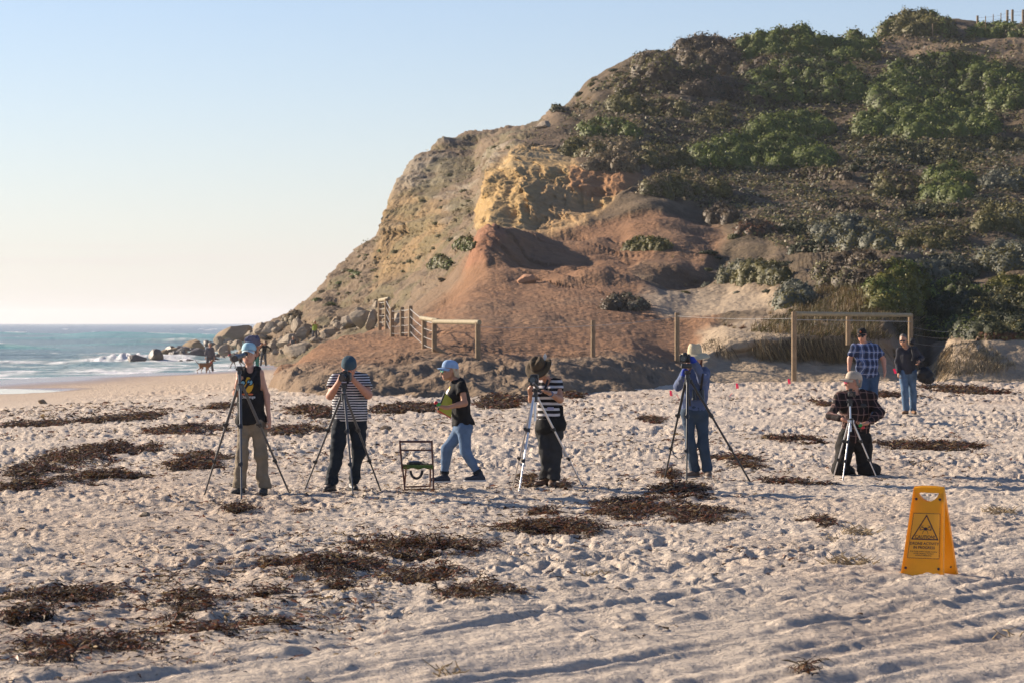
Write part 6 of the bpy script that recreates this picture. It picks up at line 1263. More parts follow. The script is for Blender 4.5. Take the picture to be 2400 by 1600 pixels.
hair_blob(p5, I, [((.072, -.02, .02, .032), (.075, .01, -.10, .030)), ((.075, .01, -.10, .030), (.055, .04, -.16, .018)), ((-.07, -.03, .02, .028), (-.07, -.03, -.10, .024)), ((0, -.085, .0, .055), (0, -.09, -.13, .045))], HAIR_RD)
BG = cloth('blue_glove', (.02, .05, .34))
for sd, p in (('R', P(1619, 838, d5 - .38)), ('L', P(1606, 872, d5 - .31))):
    c_ = I['Q']['wr' + sd]; s = Field(c_ - .16, c_ + .16, .009); v_ = unit(np.array(p) - c_); s.cone(c_ - v_ * .03, c_ + v_ * .01, .036, .037); s.cone(c_ + v_ * .01, c_ + v_ * .085, .040, .046, flat=1.6, fd=(0, 1, .3) if sd == 'L' else (-.2, .2, 1)); s.mesh('fingerless_glove', BG, p5)
t5, hx = tripod('tall black tripod before the woman in the straw hat', P(1612, 893, d5 - .5), [(*P(1557, 1129, d5 - .1)[:2], 0), (*P(1609, 1137, d5 - 1.0)[:2], 0), (*P(1758, 1126, d5 - .3)[:2], 0)], .017, M_BLK, M_BLK, 0, head_xy=P(1611, 868, d5 - .47), pan=P(1617, 950, d5 - .3))
camera_body('black camera raised to the face of the woman in the straw hat', P(1606, 840, d5 - .36), (-.22, -1, .03), 0, .12, .040)
b = MB(); b.box(P(1609, 857, d5 - .46), (.13, .09, .06), bev=.015); b.build('camera_plate', M_BLK, t5); b = MB(); b.path([P(1576, 1056, d5 - .3), P(1580, 1066, d5 - .35), P(1589, 1074, d5 - .4), P(1599, 1072, d5 - .5), P(1608, 1066, d5 - .75)], .006, 6); b.build('hanging_cord', M_STRAP, t5)
bi = thing('binoculars', 'black binoculars hanging on the chest of the straw hat woman', 'binoculars', tuple(P(1637, 925, d5 - .22)))
for s_ in (-1, 1): b = MB(); c_ = front(I, 'top', 1636 + 9 * s_, 925, d5); b.tube(c_ + Vector((0, -.02, .07)), c_ + Vector((0, -.03, -.06)), .026, .034, 14); b.build('barrel', M_BLK, bi)
MB().box(front(I, 'top', 1636, 920, d5) + Vector((0, -.03, 0)), (.06, .03, .05), bev=.008).build('bridge', M_BLK, bi)
up_strap(bi, [front(I, 'top', x, y, d5) for x, y in ((1647, 874), (1646, 888), (1644, 900), (1643, 912))], .014)

# ---- kneeling man in plaid shirt ----------------------------------------------------------------
d6 = 36.3
J = dict(head=(1998, 894, .0), shL=(1968, 929, .02), shR=(2042, 929, .02), elL=(1948, 973, -.10), wrL=(1975, 981, -.32), elR=(2062, 970, -.10), wrR=(2032, 991, -.32),
         hipL=(1985, 1029, .06), hipR=(2021, 1029, .06), knL=(1970, 1100, -.02), knR=(2028, 1098, -.02), anL=(1990, 1112, .42), anR=(2050, 1106, .40))
p6, I = person('kneeling man in tan cap and dark plaid shirt looking to the left', d6, J, skin=SK2, facing=(-.1, -1, 0), head_dir=(-1, -.22, -.03), sc=1.0, H=.0112, gz=0.0,
    build=dict(ua=.050, el=.042, wr=.030, th=.100, kn=.078, ca=.060, an=.042, chest=(.190, .125, .19), waist=(.165, .12, .15), pelvis=(.175, .125, .12), neck=.056, sh=.068),
    top=dict(name='plaid_shirt', m=cloth('dark_plaid', (.055, .024, .022), (.010, .009, .010), 'plaid', (11, 11, 11), thr=.6, c3=(.24, .15, .13), warp=.07), sleeve=1.9, inf=.022, sinf=.014, hem=-.02, wr=.03, collar=cloth('plaid_collar', (.03, .018, .018)), neck=.072),
    bottom=dict(name='dark_trousers', m=cloth('black_trousers', (.016, .014, .013)), inf=.028, hem=.03, len=1.0, wr=.026), shoes=dict(m=mat('dark_boot', (.025, .025, .025), rough=.7), sole=SOLE_D, dirL=(0, 1, 0), dirR=(.3, 1, 0), ln=.26),
    hands=dict(L=dict(dir=(.7, -.4, -.35), palm=(0, .3, 1), side=-1, curl=.45), R=dict(dir=(-.8, -.35, -.15), palm=(0, .1, 1), side=1, curl=.5)))
cap(p6, I['HC'], I['HM'], 1.04, cloth('tan_cap', (.48, .40, .31)), tilt=.10, brim=.105); hair_blob(p6, I, [((.074, -.03, .03, .022), (.076, -.045, -.035, .018)), ((-.074, -.03, .03, .022), (-.076, -.045, -.035, .018)), ((0, -.085, .03, .05), (0, -.085, -.05, .035))], HAIR_GR)
sunglasses(p6, I['HC'], I['HM'], 1.0, mat('pink_lens', (.75, .05, .15), rough=.1))
MB().sphere(np.array(I['HC'] + I['HM'] @ V(.055, .062, .085)), .022, (1.2, .5, .6)).build('cap_badge', mat('badge_brown', (.12, .03, .02)), p6)
t6, hx = tripod('small silver tripod before the kneeling man', P(1994, 988, d6 - .55), [(*P(1953, 1119, d6 - .35)[:2], 0), (*P(1975, 1125, d6 - 1.0)[:2], 0), (*P(2055, 1118, d6 - .4)[:2], 0)], .011, M_SILV, M_BLK, 0, head_xy=P(1992, 935, d6 - .5), sections=3, spread=.03)
camera_body('small dark scope camera on the kneeling man\'s tripod', P(1994, 922, d6 - .45), (-.08, -1, -.02), 0, .10, .034, sc=.9, body=(.075, .13, .075))
counter('red and green hand counter in the kneeling man\'s hand', P(2017, 996, d6 - .42), (.03, 0, -.025), 0)
b = MB(); b.sphere(front(I, 'top', 2023, 950, d6), .035, (1.3, .35, .8)); b.build('pocket_glasses', M_BLK, p6)

# ---- two men walking up the beach -----------------------------------------------------------------
d7 = 55.0
J = dict(head=(2020, 786, -.05), shL=(2003, 812, .0), shR=(2053, 815, .0), elL=(1992, 840, .05), wrL=(1990, 866, -.02), elR=(2070, 841, .05), wrR=(2074, 870, -.08),
         hipL=(2022, 880, .05), hipR=(2047, 880, .05), knL=(2026, 930, -.1), knR=(2046, 930, .0), anL=(2030, 984, -.2), anR=(2044, 982, .2))
p7, I = person('man in black cap and blue plaid shirt walking behind the kneeling man', d7, J, skin=SK2, facing=(-.25, -1, 0), head_dir=(-.35, -1, -.25), sc=1.04, H=.017,
    build=dict(ua=.056, el=.046, wr=.032, th=.10, kn=.066, chest=(.195, .13, .20), waist=(.185, .15, .17), pelvis=(.175, .13, .13), neck=.06, sh=.07, belly=.11),
    top=dict(name='plaid_shirt', m=cloth('blue_plaid', (.10, .15, .30), (.012, .016, .04), 'plaid', (9, 9, 7), thr=.5, c3=(.35, .38, .5), warp=.03), sleeve=.75, sinf=.03, inf=.024, hem=-.02, wr=.02, h=.016, collar=cloth('blue_collar', (.08, .11, .22)), neck=.075),
    bottom=dict(name='jeans', m=DENIM, inf=.02, hem=.02, h=.016), shoes=dict(m=mat('brown_leather'), sole=SOLE_D, h=.012),
    hands=dict(L=dict(dir=(.1, -.1, -1), palm=(1, 0, 0), side=1, curl=.4), R=dict(dir=(-.1, -.1, -1), palm=(-1, 0, 0), side=-1, curl=.35)))
cap(p7, I['HC'], I['HM'], 1.06, BLACK_CL, tilt=.1); sunglasses(p7, I['HC'], I['HM'], 1.04, M_GLASS); MB().sphere(np.array(I['HC'] + I['HM'] @ V(0, .095, .09)), .014, (1, .5, 1.3)).build('cap_badge', mat('badge_orange', (.6, .12, .03)), p7)
hair_blob(p7, I, [((0, -.08, .03, .05), (0, -.085, -.05, .035))], HAIR_GR, H=.017)
d8 = 60.3
J = dict(head=(2117, 797, -.08), shL=(2107, 820, 0), shR=(2145, 818, 0), elL=(2103, 848, .05), wrL=(2106, 872, -.06), elR=(2159, 839, .05), wrR=(2155, 844, -.22),
         hipL=(2118, 873, .03), hipR=(2137, 873, .03), knL=(2121, 918, -.08), knR=(2139, 918, .06), anL=(2124, 961, -.05), anR=(2141, 961, .15))
p8, I = person('man in dark jumper and sunglasses walking with a black bag on his arm', d8, J, skin=SK3, facing=(-.2, -1, 0), head_dir=(-.3, -1, -.2), sc=1.0, H=.017,
    build=dict(ua=.05, el=.042, wr=.029, th=.09, kn=.06, chest=(.175, .12, .19), waist=(.15, .11, .15), pelvis=(.155, .115, .12)),
    top=dict(name='jumper', m=cloth('dark_jumper', (.035, .036, .045)), sleeve=1.95, inf=.022, sinf=.02, hem=-.02, wr=.02, h=.016, collar=cloth('jumper_collar', (.03, .03, .04))), bottom=dict(name='jeans', m=cloth('faded_denim', (.085, .145, .23)), inf=.018, hem=.018, h=.016),
    shoes=dict(m=mat('tan_boot', (.22, .11, .05), rough=.8), sole=SOLE_D, h=.012, dirL=(-.6, -1, 0), dirR=(.1, -1, 0)), hands=dict(L=dict(dir=(-.1, -.2, -1), palm=(1, 0, 0), side=1, curl=.7), R=dict(dir=(-.3, -.4, -.8), palm=(-.5, 0, -.3), side=-1, curl=.8)))
hair_blob(p8, I, [(0, -.030, .046, .0795, .091, .081), ((0, -.075, .0, .035), (0, -.08, -.04, .025))], mat('hair_short_grey', (.10, .085, .07), rough=.7), H=.010); sunglasses(p8, I['HC'], I['HM'], 1.05, M_GLASS)
bag = thing('shoulder_bag', 'black camera bag with dangling straps hanging from the walking man\'s hand', 'bag', tuple(P(2168, 880, d8 - .2)))
s = Field(np.array(P(2168, 880, d8 - .2)) - .4, np.array(P(2168, 880, d8 - .2)) + .4, .014); c_ = np.array(P(2168, 879, d8 - .2)); s.ell(c_, (.18, .11, .18)); s.ell(c_ + V(.08, 0, -.10), (.13, .10, .11), k=.05); s.ell(c_ + V(-.08, -.03, .04), (.08, .08, .11), k=.04); s.noise(.04, 9); s.mesh('bag_body', cloth('bag_nylon', (.014, .014, .016), rough=.5), bag)
for dx, r_ in ((-.02, .11), (.10, .16)): b = MB(); b.path([Vector(c_) + Vector((dx - .08 + .10 * i / 4 * 2, -.08, -.10 - r_ * math.sin(math.pi * i / 8))) for i in range(9)], .007, 5); b.build('loose_strap', M_STRAP, bag)
b = MB(); b.path([Vector(c_) + Vector((-.12, -.02, .10)), Vector(P(2153, 850, d8 - .28)), Vector(P(2157, 849, d8 - .26)), Vector(c_) + Vector((.05, -.02, .13))], .011, 6); b.build('handle', M_STRAP, bag)
b = MB(); b.path([P(2138, 806, d8 - .05), P(2140, 798, d8 - .02), P(2136, 793, d8)], [.05, .06, .03], 8); b.path([P(2137, 812, d8 - .16), P(2141, 830, d8 - .2), P(2139, 845, d8 - .2)], .03, 8); b.build('shoulder_strap', M_STRAP, p8)

# ---- people and dogs by the water, far off ---------------------------------------------------------
def far_person(label, d, feet, height_px, skin, topm, botm, gz, lean=0.0, arms='down', facing=(0, -1, 0), sleeve=1.9, hairm=HAIR_BR, hair=1, stride=.06, legbare=False, seated=False, hat=None):
    S = height_px / 1.68; x, y = feet; up_ = lambda h: y - h * S; lx = lambda o: x + o * S
    if seated:
        J = dict(head=(lx(.0), up_(1.18), 0), shL=(lx(-.14), up_(.98), .05), shR=(lx(.16), up_(.98), 0), elL=(lx(-.22), up_(.72), -.1), wrL=(lx(-.38), up_(.62), -.25), elR=(lx(.22), up_(.74), 0), wrR=(lx(.10), up_(.56), -.2),
                 hipL=(lx(-.04), up_(.50), .05), hipR=(lx(.12), up_(.50), 0), knL=(lx(-.38), up_(.46), -.15), knR=(lx(-.32), up_(.44), -.2), anL=(lx(-.48), up_(.06), -.15), anR=(lx(-.40), up_(.06), -.2))
    else:
        J = dict(head=(lx(lean), up_(1.56), -.03), shL=(lx(-.17 + lean * .8), up_(1.36), 0), shR=(lx(.17 + lean * .8), up_(1.36), 0), hipL=(lx(-.09), up_(.90), 0), hipR=(lx(.09), up_(.90), 0),
                 knL=(lx(-.10 - stride), up_(.48), -.05), knR=(lx(.10), up_(.48), 0), anL=(lx(-.10 - stride * 1.5), up_(.08), -.05), anR=(lx(.10 + stride), up_(.08), .1))
        A = dict(down=((-.24, 1.08, 0), (-.25, .84, -.06), (.24, 1.08, 0), (.24, .84, -.06)), up=((-.34, 1.52, 0), (-.16, 1.70, 0), (.34, 1.54, 0), (.12, 1.66, 0)), out=((-.38, 1.18, 0), (-.30, 1.02, -.2), (.40, 1.16, 0), (.32, .98, -.1)),
                 face=((-.22, 1.30, -.2), (-.06, 1.52, -.2), (.26, 1.24, 0), (.10, 1.40, -.2)))[arms]
        for k, v in zip(('elL', 'wrL', 'elR', 'wrR'), A): J[k] = (lx(v[0] + lean * .6), up_(v[1]), v[2])
    pr, I = person(label, d, J, skin=skin, facing=facing, sc=1.0, H=.03, eyes=False, gz=gz, build=dict(chest=(.15, .11, .17), waist=(.135, .10, .14), pelvis=(.15, .11, .12), th=.08), top=dict(m=topm, sleeve=sleeve, h=.03, inf=.02, wr=.01, hem=-.03), bottom=dict(m=botm, h=.03, inf=.02, hem=.01, len=.45 if legbare else 1.0, name='shorts' if legbare else 'trousers'), shoes=None)
    if hair: hair_blob(pr, I, [(0, -.03, .03, .09, .10, .10), ((0, -.09, .0, .05), (0, -.10, -.10, .04))], hairm, H=.02)
    return pr, I
zc = lambda px, py, d: P(px, py, d)[2]
far_person('woman in grey dress top walking a brown dog at the waterline', 155, (492, 872.5), 70, SK1, cloth('grey_knit', (.12, .12, .13)), cloth('grey_leggings', (.09, .09, .10)), zc(492, 873, 155), facing=(.2, -1, 0), hairm=HAIR_BL, sleeve=1.6)
far_person('person in black jumper hurrying right beside the boulders', 183, (618, 859), 60, SK3, BLACK_CL, cloth('grey_leggings', (.05, .05, .05)), zc(618, 859, 183), lean=.10, arms='out', facing=(-.5, -1, 0))
far_person('woman in lime green top standing by the boulders shading her eyes', 202, (738, 803), 52, SK3, cloth('lime_cotton', (.32, .42, .06)), cloth('grey_leggings', (.05, .05, .05)), zc(738, 803, 202), arms='face', sleeve=.3, hairm=HAIR_BL)
far_person('person in dark vest sitting on a pale boulder', 205, (687, 827), 51, SK3, cloth('grey_vest', (.10, .10, .10)), cloth('beige_cloth', (.25, .22, .18)), zc(687, 827, 205), seated=True, sleeve=.3, hairm=HAIR_BL)
pr, I = far_person('person pulling a blue shirt over their head behind the capped woman', 128, (598, 886), 88, SK3, cloth('bare_back', (.42, .215, .13)), cloth('teal_shorts', (.05, .22, .17)), zc(598, 886, 128), arms='up', facing=(.2, -1, 0), sleeve=0, hair=0, legbare=True)
c_ = np.array(P(593, 799, 127.8)); s = Field(c_ - .6, c_ + .6, .022); s.ell(c_ + V(.0, -.02, .02), (.34, .17, .24)); s.ell(c_ + V(-.14, 0, -.12), (.16, .14, .12), k=.08); s.ell(c_ + V(.2, 0, -.10), (.15, .13, .13), k=.08); s.noise(.09, 5, seed=4); s.mesh('pulled_up_shirt', cloth('slate_blue', (.085, .10, .18)), pr)

def dog(label, x0, y0, d, L_, m, head_up=.2, gz=0, flip=1, tail_up=.35):
    """L_ metres from chest to rump; standing side-on, mid-step"""
    S = F / d; o = np.array(P(x0, y0, d)); q = lambda x, y, z: o + V(x * flip, y, z) * L_ / .62
    r = thing('dog', label, 'dog', tuple(o)); s = Field(o - .75 * L_ / .62, o + .85 * L_ / .62, .020); k = L_ / .62
    s.ell(q(.20, 0, .44), V(.16, .105, .145) * k, k=.05); s.ell(q(.0, 0, .46), V(.22, .095, .115) * k, k=.06); s.ell(q(-.20, 0, .47), V(.13, .09, .105) * k, k=.05)
    s.cone(q(.28, 0, .50), q(.42, 0, .62 + head_up * .3), .075 * k, .058 * k, k=.05); hx_ = q(.46, 0, .67 + head_up * .3)
    s.ell(hx_, V(.082, .062, .066) * k, k=.03); s.cone(hx_ + V(.05 * flip, 0, -.01) * k, hx_ + V(.155 * flip, 0, -.03) * k, .038 * k, .026 * k, k=.03)
    for s_ in (-1, 1): s.cone(hx_ + V(-.02 * flip, s_ * .05, .045) * k, hx_ + V(-.03 * flip, s_ * .068, -.03) * k, .024 * k, .016 * k, k=.01)
    for s_, fx_ in ((-1, .10), (1, -.10)):   # fore legs: elbow, wrist, paw
        s.cone(q(.20, s_ * .06, .40), q(.18 + fx_ * .3, s_ * .06, .28), .048 * k, .034 * k, k=.03); s.cone(q(.18 + fx_ * .3, s_ * .06, .28), q(.20 + fx_, s_ * .06, .13), .032 * k, .022 * k, k=.02); s.cone(q(.20 + fx_, s_ * .06, .13), q(.20 + fx_ * 1.1, s_ * .06, .03), .021 * k, .02 * k); s.cone(q(.20 + fx_ * 1.1, s_ * .06, .022), q(.25 + fx_ * 1.1, s_ * .06, .018), .024 * k, .018 * k)
    for s_, fx_ in ((-1, -.12), (1, .10)):   # hind legs: stifle forward, hock back
        s.cone(q(-.22, s_ * .06, .42), q(-.15 + fx_ * .5, s_ * .065, .29), .066 * k, .042 * k, k=.03); s.cone(q(-.15 + fx_ * .5, s_ * .065, .29), q(-.28 + fx_, s_ * .06, .155), .036 * k, .024 * k, k=.02); s.cone(q(-.28 + fx_, s_ * .06, .155), q(-.26 + fx_, s_ * .06, .03), .022 * k, .02 * k); s.cone(q(-.26 + fx_, s_ * .06, .022), q(-.21 + fx_, s_ * .06, .018), .024 * k, .018 * k)
    s.cone(q(-.30, 0, .50), q(-.45, 0, .50 + tail_up * .4), .026 * k, .018 * k, k=.03); s.cone(q(-.45, 0, .50 + tail_up * .4), q(-.56, 0, .50 + tail_up), .018 * k, .010 * k)
    bd = s.mesh('body', m, r); MB().sphere(hx_ + V(.17 * flip, 0, -.022) * k, .017 * k).build('nose', M_RUB, r)
    b = MB(); b.tube(Vector(q(.36, 0, .57 + head_up * .15)), Vector(q(.385, 0, .60 + head_up * .2)), .078 * k, .072 * k, 14); b.build('collar', mat('red_plastic'), r); return r
dog('brown dog trotting right at the woman\'s feet by the water', 479, 874, 153, .60, mat('brown_fur', (.22, .11, .05), rough=.8, var=.2), .12)
dog('grey shaggy dog half hidden behind the leftmost tripod', 556, 862, 165, .75, mat('grey_fur', (.17, .15, .13), rough=.9, var=.3), .35, flip=-1, tail_up=.1)
# ------------------------------------------------------------------ fences
M_POST = mat('weathered_timber', (.27, .185, .105), rough=.85, var=.25, vscale=6, bump=.5, bscale=30); M_RAIL = mat('pale_pine_rail', (.29, .245, .155), rough=.8, var=.2, vscale=5, bump=.4, bscale=30); M_WIRE = mat('galvanised_wire', (.34, .33, .31), rough=.6, metal=.2)
def post(par, px, yt, yb, r=.075, d=None, name='post'):
    g = hit(px, yb) if d is None else P(px, yb, d)
    if g is None: g = P(px, yb, 95)
    t = P(px, yt, g.y); s_ = MB(); s_.tube(g - Vector((0, 0, .35)), t - Vector((0, 0, .015)), r * 1.03, r, 12); s_.tube(t - Vector((0, 0, .015)), t, r, r * .9, 12); s_.build(name, M_POST, par); return g, t
def rail(par, a, b, r=.06): s_ = MB(); s_.tube(a, b, r, r, 12); return s_.build('rail', M_RAIL, par)
def wire(par, pts, r=.012, sag=.0):
    q = []
    for i in range(len(pts) - 1):
        a, b = Vector(pts[i]), Vector(pts[i + 1])
        for k in range(6): t = k / 6; q.append(a.lerp(b, t) - Vector((0, 0, sag * 4 * t * (1 - t))))
    q.append(Vector(pts[-1])); return MB().path(q, r, 5).build('wire', M_WIRE, par)
DN = Vector((0, 0, -1)); FR = Vector((0, -.09, 0))
fn = thing('post_and_rail_fence', 'zigzag post and wire fence with railings on the red clay mound', 'fence', tuple(P(980, 820, 103)))
L_ = {}
for px, yt, yb, d_ in ((890, 703, 769, 117), (906, 700, 771, 115), (919, 722, 789, 108), (942, 720, 788, 108.5), (962, 717, 789, 108), (994, 742, 816, 98.5), (1018, 748, 824, 96.5), (1120, 754, 838, 94)): 
    g = hit(px, yb); dd_ = d_ if g is None or abs(g.y - d_) > 14 else g.y; L_[px] = post(fn, px, yt, yb, .085 if px > 980 else .08, dd_)
rail(fn, L_[890][1] + Vector((0, 0, -.02)), L_[906][1] + Vector((.1, 0, .0)), .075); rail(fn, L_[994][1] + Vector((-.1, 0, -.05)), L_[1018][1] + Vector((.1, 0, -.05)), .07); rail(fn, L_[1018][1] + Vector((0, -.1, -.08)), L_[1120][1] + Vector((.05, -.1, -.02)), .075)
for h in (.12, .38, .66, .92):
    wire(fn, [L_[k][1] + DN * h + FR for k in (890, 906, 919, 942, 962, 994, 1018)], .014 if h < .2 else .010, .02)
b = MB(); g = L_[1018][0]; b.path([g + Vector((0, -.1, .12)), g + Vector((.3, -.2, -.05)), g + Vector((.7, -.35, -.25)), g + Vector((.95, -.5, -.42))], [.09, .07, .06, .03], 7); b.build('exposed_stay', M_POST, fn)
fw = thing('wire_fence', 'two lone posts carrying a single wire across the foot of the slope', 'fence', tuple(P(1490, 845, 90)))
a1 = post(fw, 1390, 751, 837, .075); a2 = post(fw, 1587, 733, 847, .085)
f2 = thing('railing_fence', 'grey timber railing on tall posts above the eroded dune bank', 'fence', tuple(P(1960, 860, 96)))
b1 = post(f2, 1861, 731, 868, .085, 93.5); b2 = post(f2, 1988, 733, 784, .08, 96); b3 = post(f2, 2134, 735, 800, .085, 98)
rail(f2, b1[1] + Vector((.05, -.03, -.06)), b2[1] + Vector((0, -.10, -.06)), .07); rail(f2, b2[1] + Vector((0, -.10, -.06)), b3[1] + Vector((0, -.10, -.06)), .07)
wire(f2, [b1[1] + DN * .26 + FR, b2[1] + DN * .26 + FR * 1.1, b3[1] + DN * .28 + FR], .012); 
wire(fw, [L_[1120][1] + DN * .16 + FR, a1[1] + DN * .17 + FR, a2[1] + DN * .12 + FR, b1[1] + DN * .22 + FR], .007, .05)
for yy in (806, 821, 838): wire(f2, [b3[1] + DN * (.45 + (yy - 806) / 60), P(2230, yy - 28, 103), P(2420, yy - 28, 104)], .006, .05)
ft = thing('hilltop_fence', 'row of small posts with wire on the skyline at top right', 'fence', tuple(P(2330, 55, 285))); tp = []
for px, yt, yb, r in ((2186, 56, 84, .05), (2291, 37, 60, .12), (2310, 38, 80, .05), (2328, 34, 56, .05), (2346, 31, 56, .05), (2361, 24, 56, .13), (2373, 23, 56, .13), (2398, 23, 52, .14), (2425, 22, 52, .12)):
    g = hit(px, yb + 6); d_ = g.y if g is not None else 300; q = post(ft, px, yt, yb + 6, r, d_); 
    if px not in (2186, 2310): tp.append(q[1])
for h in (.25, .6): wire(ft, [t_ + DN * h for t_ in tp], .012)

# ------------------------------------------------------------------ folding chair with a camera
d_ch = 33.6; ch = thing('folding_chair', 'folding wooden chair with green canvas seat standing on the sand', 'chair', tuple(P(978, 1144, d_ch)))
M_CW = mat('red_brown_wood', (.10, .030, .018), rough=.5, var=.25, vscale=20); q = lambda x, y, dz=0: P(x, y, d_ch + dz)
def bar(a, b_, r, nm, m=M_CW, flat=.6): MB().tube(a, b_, r, r, 8, flat=flat).build(nm, m, ch)
bar(q(937, 1031), q(943, 1104), .014, 'back_post'); bar(q(1012, 1031), q(1015, 1104), .014, 'back_post')
bar(q(937, 1034), q(1013, 1034), .016, 'back_rail'); bar(q(938, 1054), q(1013, 1054), .012, 'back_rail')
bar(q(943, 1090, .02), q(949, 1148, -.20), .014, 'leg'); bar(q(1015, 1090, .02), q(1016, 1146, -.20), .014, 'leg')
bar(q(952, 1090, -.3), q(948, 1145, .10), .013, 'leg'); bar(q(1009, 1088, -.3), q(1008, 1140, .10), .013, 'leg')
bar(q(948, 1146.5, -.2), q(1016, 1145, -.2), .011, 'stretcher'); bar(q(948, 1140, .10), q(1008, 1138, .10), .011, 'stretcher'); bar(q(943, 1089, .03), q(1016, 1088, .03), .013, 'seat_bar'); bar(q(945, 1091, -.33), q(1016, 1090, -.33), .013, 'seat_bar')
v = []; nx, ny = 12, 6
for j in range(ny + 1):
    for i in range(nx + 1):
        a = q(945 + 70 * i / nx, 1088.5, .03 - .37 * j / ny); v.append(a + Vector((0, 0, -.035 * math.sin(math.pi * j / ny) - .01 * math.sin(i * 1.3) * math.sin(math.pi * j / ny))))
w1 = nx + 1; top_n = len(v); v += [p + Vector((0, 0, -.012)) for p in v]; fa = [(j * w1 + i, j * w1 + i + 1, (j + 1) * w1 + i + 1, (j + 1) * w1 + i) for j in range(ny) for i in range(nx)]; fa += [tuple(top_n + k for k in reversed(f)) for f in fa]
e = [i for i in range(w1)] + [j * w1 + nx for j in range(1, ny + 1)] + [ny * w1 + i for i in range(nx - 1, -1, -1)] + [j * w1 for j in range(ny - 1, 0, -1)]; fa += [(e[k], e[(k + 1) % len(e)], top_n + e[(k + 1) % len(e)], top_n + e[k]) for k in range(len(e))]
MB().add(v, fa).build('canvas_seat', cloth('green_canvas', (.07, .12, .035)), ch)
quad([q(946, 1089, -.345), q(1016, 1088.5, -.345), q(1013, 1095, -.34), q(985, 1097, -.34), q(960, 1094, -.34)], .006, 'seat_flap', MATS['green_canvas'], ch)
cs = thing('camera_strap', 'black camera strap and pouch lying on the green seat, one loop hanging down', 'strap', tuple(q(975, 1085, -.15)))
MB().box(q(972, 1084, -.15), (.14, .10, .045), bev=.015).build('pouch', M_BLK, cs); b = MB(); b.path([q(976 + 14 * math.cos(t), 1100 + 20 * math.sin(t) * (1 if math.sin(t) > 0 else .55), -.36) for t in np.linspace(math.pi * .98, .05, 14)], .016, 6); b.path([q(955, 1085, -.1), q(965, 1081, -.05), q(975, 1080, -.1), q(990, 1084, -.2), q(1003, 1086, -.3)], .012, 6); b.build('strap', M_STRAP, cs)

# ------------------------------------------------------------------ caution sign
M_YEL = mat('yellow_plastic', (1.0, .50, .012), rough=.42, var=.07, vscale=5, trans=.35); M_YP = mat('yellow_plate', (.88, .37, .012), rough=.45, trans=.0); M_INK = mat('black_ink', (.035, .012, .02), rough=.6); M_BOLT = mat('bolt_black', (.02, .02, .025), rough=.4)
dS = 22.03; S0 = P(2163, 1347, dS); S0.z = float(sand_height(np.array([[S0.x]]), np.array([[S0.y]]))[0][0, 0]) - .02; HS = .70; yaw = R(-25)
sg = thing('caution_sign', 'orange yellow folding caution sign for drone activity standing in the sand', 'sign', tuple(S0))
Ry = Matrix.Rotation(yaw, 3, 'Z'); leanf = math.atan2(.20, HS)
def SP(u, v, t, back=False):
    """u across, v up the panel, t outwards"""
    sgn = 1 if back else -1; y = sgn * (.20 * (1 - v / HS)) + sgn * (t * math.cos(leanf)); return S0 + Ry @ Vector((u, y + .17, v + t * math.sin(leanf)))
def panel_outline():
    o = [(-.174, 0), (.174, 0), (.166, .07), (.122, HS - .016), (.112, HS - .004), (.06, HS + .004), (-.06, HS + .004), (-.112, HS - .004), (-.122, HS - .016), (-.166, .07)]; return o
def panel(back, m):
    bm = bmesh.new(); O = panel_outline(); hl = [(-.078, .660), (.078, .660), (.083, .652), (.074, .626), (.052, .602), (.024, .588), (0, .585), (-.024, .588), (-.052, .602), (-.074, .626), (-.083, .652)]
    geo = []
    for ring in (O, hl):
        vs = [bm.verts.new((x, y, 0)) for x, y in ring]; es = [bm.edges.new((vs[i], vs[(i + 1) % len(vs)])) for i in range(len(vs))]; geo += es
    bmesh.ops.triangle_fill(bm, use_beauty=True, use_dissolve=False, edges=geo); r = bmesh.ops.extrude_face_region(bm, geom=bm.faces[:]); nv = [g_ for g_ in r['geom'] if isinstance(g_, bmesh.types.BMVert)]
    for v_ in nv: v_.co.z = -.028
    bmesh.ops.recalc_face_normals(bm, faces=bm.faces)
    for v_ in bm.verts: v_.co = SP(v_.co.x, v_.co.y, v_.co.z, back) - S0
    me = bpy.data.meshes.new('panel'); bm.to_mesh(me); bm.free(); bmm = bmesh.new(); bmm.from_mesh(me); bmesh.ops.recalc_face_normals(bmm, faces=bmm.faces); bmm.to_mesh(me); bmm.free(); return obj('panel', me, m, sg)
pf = panel(False, M_YEL); pb = panel(True, M_YEL)
b = MB()      # raised rim round each panel
for bk in (False, True):
    O = panel_outline(); Oi = [(x * .93, .012 + y * (HS - .02) / HS) for x, y in O]
    for i in range(len(O)):
        j = (i + 1) % len(O); a = [SP(*O[i], .0, bk), SP(*O[j], .0, bk), SP(*Oi[j], .0, bk), SP(*Oi[i], .0, bk)]; c_ = [SP(*O[i], .010, bk), SP(*O[j], .010, bk), SP(*Oi[j], .010, bk), SP(*Oi[i], .010, bk)]
        b.add(a + c_, [(0, 1, 2, 3), (7, 6, 5, 4), (0, 4, 5, 1), (1, 5, 6, 2), (2, 6, 7, 3), (3, 7, 4, 0)])
rim = b.build('rim', M_YEL, sg, smooth=False)
b = MB(); b.tube(SP(-.118, HS - .012, -.01), SP(.118, HS - .012, -.01), .016, n=12); b.build('hinge', M_YEL, sg)
for u, v_ in ((-.095, .602), (.095, .602), (-.135, .075), (.128, .075)): MB().tube(SP(u, v_, .0), SP(u, v_, .009), .0105, .0095, 14).build('bolt', M_BOLT, sg)
MB().tube(SP(.13, .075, .0, True), SP(.13, .075, -.035, True), .007, .007, 10).build('bolt', M_BOLT, sg)
